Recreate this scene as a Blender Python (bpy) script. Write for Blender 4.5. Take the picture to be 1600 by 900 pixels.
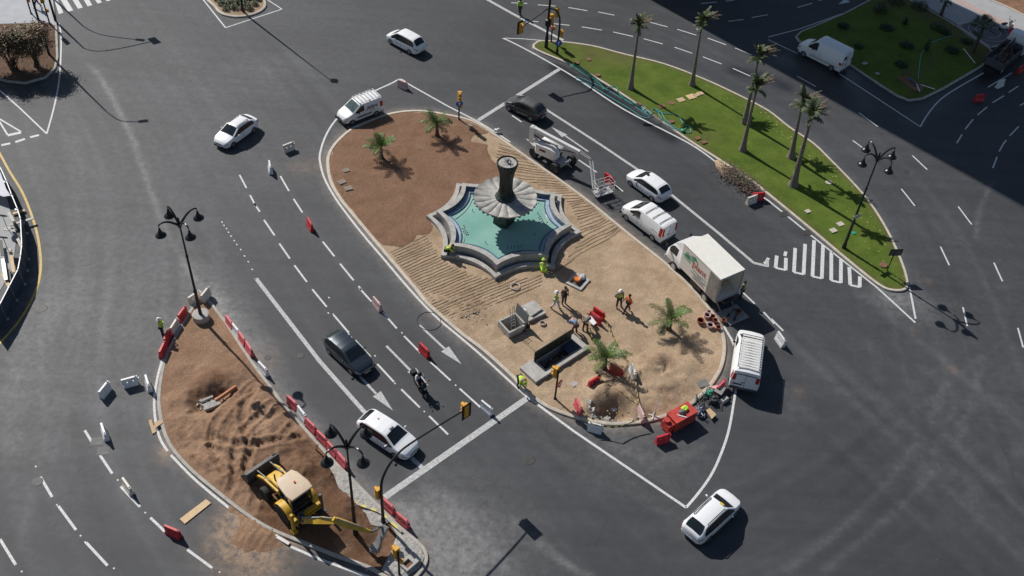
import bpy, math, random
import numpy as np
from mathutils import Vector, Matrix, noise, geometry
random.seed(7); np.random.seed(7)
PI = math.pi
for o in list(bpy.data.objects): bpy.data.objects.remove(o)
scene = bpy.context.scene
COL = scene.collection

# ------------------------------------------------------------------ camera, sky, sun, exposure
H = 52.0                                    # the photographer stands 52 m above the square
F = 1600.0                                  # 36 mm lens on a 36 mm frame (1600 px wide)
_d = Vector((680 - 800, -(2050 - 450), -F)).normalized()
_up = -_d
_y = (Vector((0, 0, -1)) - _up * Vector((0, 0, -1)).dot(_up)).normalized()
_x = _y.cross(_up)
RW = Matrix((_x, _y, _up))                  # camera -> world rotation
cam_d = bpy.data.cameras.new('camera'); cam = bpy.data.objects.new('camera', cam_d); COL.objects.link(cam)
cam.matrix_world = Matrix.Translation((0, 0, H)) @ RW.to_4x4()
cam_d.lens = 36.0; cam_d.sensor_width = 36.0; cam_d.clip_start = 1.0; cam_d.clip_end = 6000.0
scene.camera = cam
SUN_EL = math.radians(41.5); SUN_AZ = math.atan2(-0.706, 0.709)     # direction shadows run on the ground
world = bpy.data.worlds.new('World'); scene.world = world; world.use_nodes = True
wn = world.node_tree
for n in list(wn.nodes): wn.nodes.remove(n)
sky = wn.nodes.new('ShaderNodeTexSky'); sky.sky_type = 'NISHITA'; sky.sun_disc = False
sky.sun_elevation = SUN_EL
sd = Vector((-math.cos(SUN_AZ), -math.sin(SUN_AZ), 0))              # towards the sun, horizontally
sky.sun_rotation = math.atan2(sd.x, sd.y)
sky.air_density = 1.0; sky.dust_density = 0.6; sky.ozone_density = 1.0
bg = wn.nodes.new('ShaderNodeBackground'); bg.inputs[1].default_value = 0.058
wo = wn.nodes.new('ShaderNodeOutputWorld')
wn.links.new(sky.outputs[0], bg.inputs[0]); wn.links.new(bg.outputs[0], wo.inputs[0])
sl = bpy.data.lights.new('sun', 'SUN'); sl.energy = 4.2; sl.angle = math.radians(0.5); sl.color = (1.0, 0.965, 0.915)
so = bpy.data.objects.new('sun', sl); COL.objects.link(so)
so.rotation_euler = Vector((math.cos(SUN_AZ) * math.cos(SUN_EL), math.sin(SUN_AZ) * math.cos(SUN_EL), -math.sin(SUN_EL))).to_track_quat('-Z', 'Y').to_euler()
so.location = (-60, 120, 90)
scene.view_settings.view_transform = 'Standard'; scene.view_settings.look = 'None'
scene.view_settings.exposure = 0.12; scene.view_settings.gamma = 1.0; scene.view_settings.use_curve_mapping = False
scene.render.engine = 'CYCLES'
scene.render.resolution_x = 1024; scene.render.resolution_y = 576

def G(px, py, z=0.0):
    """point of the site at height z, surveyed from the photograph (1600 x 900)"""
    v = RW @ Vector((px - 800.0, -(py - 450.0), -F)); t = (H - z) / -v.z
    return Vector((v.x * t, v.y * t, z))
def Gs(L, z=0.0): return [G(a, b, z) for a, b in L]

# ------------------------------------------------------------------ materials
MATS = {}
def mat(name, col, rough=0.7, metal=0.0, var=0.12, scale=3.0, bump=0.0, bscale=20.0, coat=0.0, spec=0.5, trans=0.0, coords='Object'):
    if name in MATS: return MATS[name]
    m = bpy.data.materials.new(name); m.use_nodes = True; nt = m.node_tree; N = nt.nodes; K = nt.links
    p = N['Principled BSDF']; p.inputs['Roughness'].default_value = rough; p.inputs['Metallic'].default_value = metal
    p.inputs['Coat Weight'].default_value = coat; p.inputs['Coat Roughness'].default_value = 0.06
    p.inputs['Specular IOR Level'].default_value = spec
    if trans: p.inputs['Transmission Weight'].default_value = trans
    tc = N.new('ShaderNodeTexCoord')
    nz = N.new('ShaderNodeTexNoise'); nz.inputs['Scale'].default_value = scale; nz.inputs['Detail'].default_value = 6
    nz.inputs['Roughness'].default_value = 0.65
    K.new(tc.outputs[coords], nz.inputs['Vector'])
    r = N.new('ShaderNodeValToRGB'); r.color_ramp.elements[0].position = 0.3; r.color_ramp.elements[1].position = 0.72
    r.color_ramp.elements[0].color = tuple(c * (1 - var) for c in col) + (1,)
    r.color_ramp.elements[1].color = tuple(min(1, c * (1 + var)) for c in col) + (1,)
    K.new(nz.outputs['Fac'], r.inputs[0]); K.new(r.outputs[0], p.inputs['Base Color'])
    if bump:
        nb = N.new('ShaderNodeTexNoise'); nb.inputs['Scale'].default_value = bscale; nb.inputs['Detail'].default_value = 5
        K.new(tc.outputs[coords], nb.inputs['Vector'])
        b = N.new('ShaderNodeBump'); b.inputs['Strength'].default_value = 1.0; b.inputs['Distance'].default_value = bump
        K.new(nb.outputs['Fac'], b.inputs['Height']); K.new(b.outputs[0], p.inputs['Normal'])
    MATS[name] = m; return m

def asphalt_mat():
    m = bpy.data.materials.new('asphalt'); m.use_nodes = True; nt = m.node_tree; N = nt.nodes; K = nt.links
    p = N['Principled BSDF']; p.inputs['Specular IOR Level'].default_value = 0.42
    tc = N.new('ShaderNodeTexCoord')
    def nz(scale, det, mapv=None, rough=0.6):
        n = N.new('ShaderNodeTexNoise'); n.inputs['Scale'].default_value = scale; n.inputs['Detail'].default_value = det
        n.inputs['Roughness'].default_value = rough
        if mapv:
            mp = N.new('ShaderNodeMapping'); mp.vector_type = 'POINT'; mp.inputs['Rotation'].default_value = (0, 0, mapv[0]); mp.inputs['Scale'].default_value = mapv[1]
            K.new(tc.outputs['Object'], mp.inputs['Vector']); K.new(mp.outputs[0], n.inputs['Vector'])
        else: K.new(tc.outputs['Object'], n.inputs['Vector'])
        return n.outputs['Fac']
    def math_(op, a, b):
        n = N.new('ShaderNodeMath'); n.operation = op
        for i, v in enumerate((a, b)):
            if isinstance(v, (int, float)): n.inputs[i].default_value = v
            else: K.new(v, n.inputs[i])
        return n.outputs[0]
    def rng(v, a, b, c, d):
        n = N.new('ShaderNodeMapRange'); K.new(v, n.inputs[0])
        for i, x in enumerate((a, b, c, d)): n.inputs[i + 1].default_value = x
        return n.outputs[0]
    big = rng(nz(0.10, 6, None, 0.65), 0.3, 0.7, 0.84, 1.20)
    mid = rng(nz(1.1, 6, None, 0.7), 0.3, 0.7, 0.90, 1.10)
    fine = rng(nz(11.0, 5, None, 0.8), 0.25, 0.75, 0.88, 1.13)
    streak = rng(nz(1.0, 4, (math.radians(43), (0.045, 0.85, 1.0)), 0.6), 0.33, 0.68, 0.90, 1.12)
    lum = math_('MULTIPLY', math_('MULTIPLY', big, mid), math_('MULTIPLY', fine, streak))
    at = N.new('ShaderNodeAttribute'); at.attribute_name = 'dust'
    at4 = N.new('ShaderNodeAttribute'); at4.attribute_name = 'tone'
    crk = N.new('ShaderNodeTexVoronoi'); crk.feature = 'DISTANCE_TO_EDGE'; crk.inputs['Scale'].default_value = 0.16; wn_ = N.new('ShaderNodeTexNoise'); wn_.inputs['Scale'].default_value = 0.9; wn_.inputs['Detail'].default_value = 6; K.new(tc.outputs['Object'], wn_.inputs['Vector'])
    vm = N.new('ShaderNodeVectorMath'); vm.operation = 'MULTIPLY_ADD'; K.new(wn_.outputs['Color'], vm.inputs[0]); vm.inputs[1].default_value = (2.2, 2.2, 0); K.new(tc.outputs['Object'], vm.inputs[2]); K.new(vm.outputs[0], crk.inputs['Vector'])
    crack = rng(crk.outputs['Distance'], 0.002, 0.006, 0.86, 1.0)
    lum = math_('MULTIPLY', math_('MULTIPLY', lum, crack), rng(at4.outputs['Fac'], 0, 1, 0.6, 1.4))
    at2 = N.new('ShaderNodeAttribute'); at2.attribute_name = 'wet'
    at3 = N.new('ShaderNodeAttribute'); at3.attribute_name = 'sandy'
    base = N.new('ShaderNodeMix'); base.data_type = 'RGBA'
    base.inputs['A'].default_value = (0.0420, 0.0436, 0.0480, 1); base.inputs['B'].default_value = (0.205, 0.203, 0.200, 1)
    dn = rng(nz(2.2, 8, None, 0.75), 0.32, 0.68, 0.35, 1.35)
    K.new(math_('MULTIPLY', at.outputs['Fac'], dn), base.inputs['Factor'])
    sa = N.new('ShaderNodeMix'); sa.data_type = 'RGBA'; K.new(base.outputs['Result'], sa.inputs['A'])
    sa.inputs['B'].default_value = (0.25, 0.17, 0.11, 1)
    K.new(math_('MULTIPLY', at3.outputs['Fac'], rng(nz(1.7, 8, None, 0.75), 0.38, 0.62, 0.15, 1.4)), sa.inputs['Factor'])
    mul = N.new('ShaderNodeVectorMath'); mul.operation = 'SCALE'
    K.new(sa.outputs['Result'], mul.inputs[0]); K.new(lum, mul.inputs['Scale'])
    # bright grit: sparse small specks
    vo = N.new('ShaderNodeTexVoronoi'); vo.inputs['Scale'].default_value = 2.3; K.new(tc.outputs['Object'], vo.inputs['Vector'])
    sp = rng(vo.outputs['Distance'], 0.03, 0.055, 1.0, 0.0)
    spn = rng(nz(0.35, 3), 0.52, 0.62, 0.0, 0.8)
    fin = N.new('ShaderNodeMix'); fin.data_type = 'RGBA'; K.new(mul.outputs[0], fin.inputs['A']); fin.inputs['B'].default_value = (0.3, 0.29, 0.27, 1)
    K.new(math_('MULTIPLY', sp, spn), fin.inputs['Factor'])
    wet = N.new('ShaderNodeMix'); wet.data_type = 'RGBA'; K.new(fin.outputs['Result'], wet.inputs['A']); wet.inputs['B'].default_value = (0.012, 0.013, 0.015, 1)
    K.new(math_('MULTIPLY', at2.outputs['Fac'], 0.75), wet.inputs['Factor'])
    K.new(wet.outputs['Result'], p.inputs['Base Color'])
    K.new(rng(at2.outputs['Fac'], 0, 1, 0.68, 0.25), p.inputs['Roughness'])
    b = N.new('ShaderNodeBump'); b.inputs['Distance'].default_value = 0.008; b.inputs['Strength'].default_value = 0.5
    K.new(nz(26.0, 4), b.inputs['Height']); K.new(b.outputs[0], p.inputs['Normal'])
    MATS['asphalt'] = m; return m

def soil_mat(name, cols, attr=None, acol=None, furrow=False, bump=0.05):
    m = bpy.data.materials.new(name); m.use_nodes = True; nt = m.node_tree; N = nt.nodes; K = nt.links
    p = N['Principled BSDF']; p.inputs['Roughness'].default_value = 0.95; p.inputs['Specular IOR Level'].default_value = 0.15
    tc = N.new('ShaderNodeTexCoord')
    n1 = N.new('ShaderNodeTexNoise'); n1.inputs['Scale'].default_value = 0.45; n1.inputs['Detail'].default_value = 9; n1.inputs['Roughness'].default_value = 0.7
    K.new(tc.outputs['Object'], n1.inputs['Vector'])
    r = N.new('ShaderNodeValToRGB'); e = r.color_ramp.elements
    e[0].position = 0.3; e[0].color = cols[0] + (1,); e[1].position = 0.72; e[1].color = cols[1] + (1,)
    K.new(n1.outputs['Fac'], r.inputs[0]); last = r.outputs[0]
    n3 = N.new('ShaderNodeTexNoise'); n3.inputs['Scale'].default_value = 9.0; n3.inputs['Detail'].default_value = 6; n3.inputs['Roughness'].default_value = 0.8
    K.new(tc.outputs['Object'], n3.inputs['Vector'])
    mr = N.new('ShaderNodeMapRange'); K.new(n3.outputs['Fac'], mr.inputs[0]); mr.inputs[1].default_value = 0.3; mr.inputs[2].default_value = 0.7; mr.inputs[3].default_value = 0.60; mr.inputs[4].default_value = 1.36
    if attr:
        at = N.new('ShaderNodeAttribute'); at.attribute_name = attr
        mx = N.new('ShaderNodeMix'); mx.data_type = 'RGBA'; K.new(at.outputs['Fac'], mx.inputs['Factor']); K.new(last, mx.inputs['A']); mx.inputs['B'].default_value = acol + (1,)
        last = mx.outputs['Result']
    sc = N.new('ShaderNodeVectorMath'); sc.operation = 'SCALE'; K.new(last, sc.inputs[0]); K.new(mr.outputs[0], sc.inputs['Scale'])
    K.new(sc.outputs[0], p.inputs['Base Color'])
    n2 = N.new('ShaderNodeTexNoise'); n2.inputs['Scale'].default_value = 4.0; n2.inputs['Detail'].default_value = 10; n2.inputs['Roughness'].default_value = 0.82
    K.new(tc.outputs['Object'], n2.inputs['Vector'])
    b = N.new('ShaderNodeBump'); b.inputs['Distance'].default_value = bump; b.inputs['Strength'].default_value = 1.0
    K.new(n2.outputs['Fac'], b.inputs['Height']); K.new(b.outputs[0], p.inputs['Normal'])
    MATS[name] = m; return m

asphalt_mat()
soil_mat('sand', ((0.345, 0.245, 0.155), (0.50, 0.372, 0.255)), 'moist', (0.17, 0.105, 0.065))
soil_mat('compost', ((0.20, 0.112, 0.068), (0.27, 0.162, 0.106)), bump=0.07)
soil_mat('dug_soil', ((0.25, 0.148, 0.092), (0.355, 0.230, 0.150)), 'moist', (0.145, 0.08, 0.047), bump=0.06)
soil_mat('mulch', ((0.16, 0.08, 0.045), (0.34, 0.2, 0.13)), bump=0.08)
soil_mat('bark_soil', ((0.10, 0.062, 0.042), (0.2, 0.13, 0.09)), bump=0.08)
mat('white_paint', (0.60, 0.60, 0.585), 0.65, var=0.30, scale=7)
mat('old_white_paint', (0.46, 0.46, 0.45), 0.7, var=0.38, scale=6)
mat('yellow_paint', (0.55, 0.36, 0.07), 0.6, var=0.2)
mat('kerb_stone', (0.40, 0.375, 0.33), 0.8, var=0.22, scale=2.5, bump=0.01)
mat('kerb_pale', (0.52, 0.46, 0.38), 0.8, var=0.2, scale=2.5, bump=0.01)
mat('concrete', (0.42, 0.40, 0.37), 0.85, var=0.2, scale=1.6, bump=0.015)
mat('concrete_dark', (0.17, 0.17, 0.165), 0.85, var=0.2, scale=1.6, bump=0.015)
mat('rubble', (0.38, 0.36, 0.33), 0.9, var=0.35, scale=6, bump=0.05, bscale=7)
mat('pavement', (0.36, 0.36, 0.36), 0.8, var=0.1, scale=1.0)
mat('pavement_grey', (0.40, 0.41, 0.43), 0.8, var=0.1, scale=1.0)
mat('pavement_pink', (0.42, 0.31, 0.28), 0.8, var=0.1)
mat('cobble', (0.12, 0.12, 0.13), 0.85, var=0.35, scale=9, bump=0.03, bscale=12)
mat('car_white', (0.84, 0.845, 0.85), 0.32, var=0.02, coat=0.6)
mat('truck_cream', (0.76, 0.74, 0.67), 0.5, var=0.06)
mat('cover_dusty', (0.25, 0.21, 0.17), 0.9, var=0.25)
mat('van_white', (0.80, 0.80, 0.80), 0.38, var=0.03, coat=0.4)
mat('car_blue', (0.035, 0.048, 0.062), 0.3, metal=0.35, var=0.05, coat=0.8)
mat('car_grey', (0.075, 0.072, 0.075), 0.3, metal=0.5, var=0.05, coat=0.8)
mat('car_roof_grey', (0.2, 0.2, 0.2), 0.35, metal=0.6, var=0.05, coat=0.6)
mat('glass', (0.012, 0.016, 0.018), 0.08, var=0.3, spec=0.7)
mat('glass_pale', (0.075, 0.105, 0.108), 0.12, var=0.6, scale=4, spec=0.7)
mat('rubber', (0.02, 0.02, 0.02), 0.8, var=0.2)
mat('black_plastic', (0.022, 0.022, 0.024), 0.55, var=0.2)
mat('alloy', (0.42, 0.43, 0.44), 0.35, metal=0.8, var=0.1)
mat('lamp_clear', (0.45, 0.47, 0.48), 0.15, var=0.3, scale=8)
mat('lamp_red', (0.42, 0.02, 0.02), 0.25, var=0.2)
mat('plate', (0.7, 0.7, 0.68), 0.5, var=0.05)
mat('taxi_blue', (0.02, 0.05, 0.16), 0.4, var=0.1)
mat('post_black', (0.018, 0.019, 0.021), 0.45, metal=0.3, var=0.25, scale=6)
mat('lamp_metal', (0.03, 0.031, 0.034), 0.32, metal=0.5, var=0.3, scale=6)
mat('signal_yellow', (0.72, 0.36, 0.035), 0.5, var=0.12, scale=6)
mat('signal_amber', (0.8, 0.55, 0.05), 0.3, var=0.1)
mat('signal_red', (0.22, 0.02, 0.02), 0.3, var=0.1)
mat('signal_green', (0.02, 0.16, 0.09), 0.3, var=0.1)
mat('sign_blue', (0.02, 0.10, 0.42), 0.4, var=0.1)
mat('sign_red', (0.5, 0.03, 0.03), 0.4, var=0.1)
mat('sign_white', (0.8, 0.8, 0.8), 0.4, var=0.03)
mat('barrier_red', (0.56, 0.035, 0.045), 0.42, var=0.25, scale=2.5)
mat('barrier_sunlit', (0.62, 0.10, 0.12), 0.5, var=0.3, scale=2.5)  # red lightened to put the sun on the barrier tops into the colour
mat('barrier_white', (0.72, 0.72, 0.72), 0.45, var=0.12, scale=3)
mat('barrier_cream', (0.68, 0.62, 0.54), 0.5, var=0.12, scale=3)
mat('barrier_pink', (0.62, 0.42, 0.40), 0.5, var=0.25, scale=3)
mat('stone', (0.40, 0.38, 0.35), 0.75, var=0.28, scale=2.2, bump=0.01)
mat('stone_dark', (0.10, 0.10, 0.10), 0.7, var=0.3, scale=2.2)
mat('marble', (0.36, 0.345, 0.315), 0.6, var=0.38, scale=2.0, bump=0.015)
mat('iron', (0.055, 0.053, 0.052), 0.6, metal=0.2, var=0.3, scale=6)
mat('bronze', (0.030, 0.043, 0.036), 0.5, metal=0.3, var=0.5, scale=3, bump=0.05, bscale=6)
mat('bronze_rim', (0.04, 0.06, 0.05), 0.5, metal=0.3, var=0.5, scale=5)
mat('tile_blue', (0.08, 0.12, 0.18), 0.35, var=0.35, scale=4)
mat('tile_pale', (0.33, 0.42, 0.52), 0.35, var=0.25, scale=4)
mat('lift_white', (0.72, 0.71, 0.68), 0.45, var=0.08)
mat('lift_grey', (0.45, 0.45, 0.45), 0.5, metal=0.3, var=0.1)
mat('digger_yellow', (0.60, 0.36, 0.035), 0.5, var=0.25, scale=2.2)
mat('digger_roof', (0.62, 0.48, 0.34), 0.6, var=0.08)
mat('digger_steel', (0.10, 0.105, 0.11), 0.6, metal=0.3, var=0.5, scale=3)
mat('worn_steel', (0.28, 0.27, 0.25), 0.6, metal=0.2, var=0.35, scale=4)
mat('hi_vis', (0.46, 0.72, 0.06), 0.7, var=0.1, scale=8)
mat('hi_vis_orange', (0.75, 0.17, 0.02), 0.7, var=0.1, scale=8)
mat('skin', (0.42, 0.25, 0.17), 0.6, var=0.08)
mat('cloth_dark', (0.03, 0.03, 0.035), 0.85, var=0.2)
mat('cloth_navy', (0.035, 0.045, 0.075), 0.85, var=0.2)
mat('cloth_grey', (0.16, 0.16, 0.17), 0.85, var=0.15)
mat('cloth_pale', (0.50, 0.50, 0.55), 0.85, var=0.1)
mat('cloth_white', (0.68, 0.68, 0.72), 0.85, var=0.06)
mat('cloth_blue', (0.25, 0.33, 0.5), 0.85, var=0.2)
mat('cloth_maroon', (0.12, 0.05, 0.05), 0.85, var=0.2)
mat('hair', (0.025, 0.018, 0.014), 0.8, var=0.2)
mat('helmet_white', (0.8, 0.8, 0.78), 0.35, var=0.03)
mat('palm_green', (0.095, 0.165, 0.030), 0.55, var=0.55, scale=1.6)
mat('palm_tall_green', (0.095, 0.12, 0.045), 0.6, var=0.5, scale=1.6)
mat('palm_dry', (0.17, 0.135, 0.08), 0.8, var=0.35, scale=2)
mat('palm_trunk', (0.20, 0.165, 0.135), 0.9, var=0.35, scale=5, bump=0.03)
mat('palm_base', (0.13, 0.075, 0.05), 0.9, var=0.3, scale=5, bump=0.03)
mat('leaf_dark', (0.045, 0.075, 0.022), 0.6, var=0.45, scale=2)
mat('leaf_shrub', (0.03, 0.05, 0.018), 0.7, var=0.4, scale=2)
mat('leaf_rust', (0.26, 0.165, 0.10), 0.7, var=0.5, scale=0.9)
mat('bark', (0.09, 0.07, 0.055), 0.9, var=0.3)
mat('wood', (0.62, 0.44, 0.24), 0.7, var=0.12, scale=4)
mat('cardboard', (0.52, 0.37, 0.22), 0.8, var=0.1)
mat('pipe_orange', (0.42, 0.15, 0.06), 0.6, var=0.15)
mat('hose_green', (0.03, 0.32, 0.20), 0.45, var=0.15)
mat('hose_cyan', (0.10, 0.42, 0.42), 0.45, var=0.15)
mat('drip_brown', (0.085, 0.062, 0.045), 0.8, var=0.3)
mat('hose_black', (0.03, 0.027, 0.024), 0.6, var=0.2)
mat('terracotta', (0.30, 0.085, 0.05), 0.7, var=0.25)
mat('cable_grey', (0.5, 0.4, 0.36), 0.6, var=0.2)
mat('skip_red', (0.50, 0.06, 0.045), 0.5, var=0.3, scale=2)
mat('tarp', (0.035, 0.05, 0.085), 0.75, var=0.3, scale=1.5)
mat('hatch_green', (0.022, 0.034, 0.028), 0.55, var=0.3)
mat('tape_yellow', (0.65, 0.55, 0.12), 0.6, var=0.1)
mat('rust', (0.2, 0.1, 0.06), 0.9, var=0.35, scale=5)
mat('facade', (0.42, 0.38, 0.32), 0.85, var=0.1)
mat('brushwood', (0.22, 0.165, 0.13), 0.9, var=0.4, scale=3)
mat('text_red', (0.5, 0.04, 0.03), 0.5, var=0.05)
mat('text_green', (0.03, 0.28, 0.15), 0.5, var=0.05)
mat('text_grey', (0.35, 0.36, 0.37), 0.5, var=0.05)
mat('text_black', (0.02, 0.02, 0.04), 0.5, var=0.05)
mat('orange_tool', (0.75, 0.22, 0.03), 0.5, var=0.1)

def water_mat():
    m = bpy.data.materials.new('water'); m.use_nodes = True; nt = m.node_tree; N = nt.nodes; K = nt.links
    p = N['Principled BSDF']; p.inputs['Roughness'].default_value = 0.06
    tc = N.new('ShaderNodeTexCoord'); n = N.new('ShaderNodeTexNoise'); n.inputs['Scale'].default_value = 0.28; n.inputs['Detail'].default_value = 5
    K.new(tc.outputs['Object'], n.inputs['Vector'])
    r = N.new('ShaderNodeValToRGB'); r.color_ramp.elements[0].position = 0.3; r.color_ramp.elements[1].position = 0.7
    r.color_ramp.elements[0].color = (0.17, 0.37, 0.31, 1); r.color_ramp.elements[1].color = (0.32, 0.52, 0.46, 1)
    K.new(n.outputs['Fac'], r.inputs[0]); K.new(r.outputs[0], p.inputs['Base Color'])
    n2 = N.new('ShaderNodeTexNoise'); n2.inputs['Scale'].default_value = 3.0; n2.inputs['Detail'].default_value = 3
    K.new(tc.outputs['Object'], n2.inputs['Vector'])
    b = N.new('ShaderNodeBump'); b.inputs['Distance'].default_value = 0.01; K.new(n2.outputs['Fac'], b.inputs['Height']); K.new(b.outputs[0], p.inputs['Normal'])
    MATS['water'] = m
water_mat()
def grass_mat():
    m = bpy.data.materials.new('grass'); m.use_nodes = True; nt = m.node_tree; N = nt.nodes; K = nt.links
    p = N['Principled BSDF']; p.inputs['Roughness'].default_value = 0.9; p.inputs['Specular IOR Level'].default_value = 0.15
    tc = N.new('ShaderNodeTexCoord')
    def ramp(scale, det, a, b, rough=0.6):
        n = N.new('ShaderNodeTexNoise'); n.inputs['Scale'].default_value = scale; n.inputs['Detail'].default_value = det; n.inputs['Roughness'].default_value = rough
        K.new(tc.outputs['Object'], n.inputs['Vector'])
        r = N.new('ShaderNodeValToRGB'); r.color_ramp.elements[0].position = 0.33; r.color_ramp.elements[1].position = 0.68
        r.color_ramp.elements[0].color = a + (1,); r.color_ramp.elements[1].color = b + (1,)
        K.new(n.outputs['Fac'], r.inputs[0]); return r.outputs[0]
    a = ramp(0.5, 8, (0.066, 0.112, 0.015), (0.135, 0.182, 0.030), 0.75)
    f = ramp(18, 5, (0.6, 0.6, 0.6), (1.35, 1.35, 1.3), 0.8)
    mu = N.new('ShaderNodeVectorMath'); mu.operation = 'MULTIPLY'; K.new(a, mu.inputs[0]); K.new(f, mu.inputs[1])
    vo = N.new('ShaderNodeTexVoronoi'); vo.inputs['Scale'].default_value = 2.2; K.new(tc.outputs['Object'], vo.inputs['Vector'])
    mr = N.new('ShaderNodeMapRange'); K.new(vo.outputs['Distance'], mr.inputs[0]); mr.inputs[1].default_value = 0.13; mr.inputs[2].default_value = 0.17; mr.inputs[3].default_value = 0.9; mr.inputs[4].default_value = 0.0
    at = N.new('ShaderNodeAttribute'); at.attribute_name = 'flowers'
    mm = N.new('ShaderNodeMath'); mm.operation = 'MULTIPLY'; K.new(mr.outputs[0], mm.inputs[0]); K.new(at.outputs['Fac'], mm.inputs[1])
    mx = N.new('ShaderNodeMix'); mx.data_type = 'RGBA'; K.new(mm.outputs[0], mx.inputs['Factor']); K.new(mu.outputs[0], mx.inputs['A']); mx.inputs['B'].default_value = (0.42, 0.44, 0.16, 1)
    at2 = N.new('ShaderNodeAttribute'); at2.attribute_name = 'bare'
    nb = N.new('ShaderNodeTexNoise'); nb.inputs['Scale'].default_value = 1.4; nb.inputs['Detail'].default_value = 6; K.new(tc.outputs['Object'], nb.inputs['Vector'])
    m3 = N.new('ShaderNodeMath'); m3.operation = 'MULTIPLY'; K.new(nb.outputs['Fac'], m3.inputs[0]); K.new(at2.outputs['Fac'], m3.inputs[1])
    mx2 = N.new('ShaderNodeMix'); mx2.data_type = 'RGBA'; K.new(m3.outputs[0], mx2.inputs['Factor']); K.new(mx.outputs['Result'], mx2.inputs['A']); mx2.inputs['B'].default_value = (0.13, 0.09, 0.05, 1)
    K.new(mx2.outputs['Result'], p.inputs['Base Color'])
    n2 = N.new('ShaderNodeTexNoise'); n2.inputs['Scale'].default_value = 22.0; n2.inputs['Detail'].default_value = 4
    K.new(tc.outputs['Object'], n2.inputs['Vector'])
    b = N.new('ShaderNodeBump'); b.inputs['Distance'].default_value = 0.05; K.new(n2.outputs['Fac'], b.inputs['Height']); K.new(b.outputs[0], p.inputs['Normal'])
    MATS['grass'] = m
grass_mat()

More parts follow.
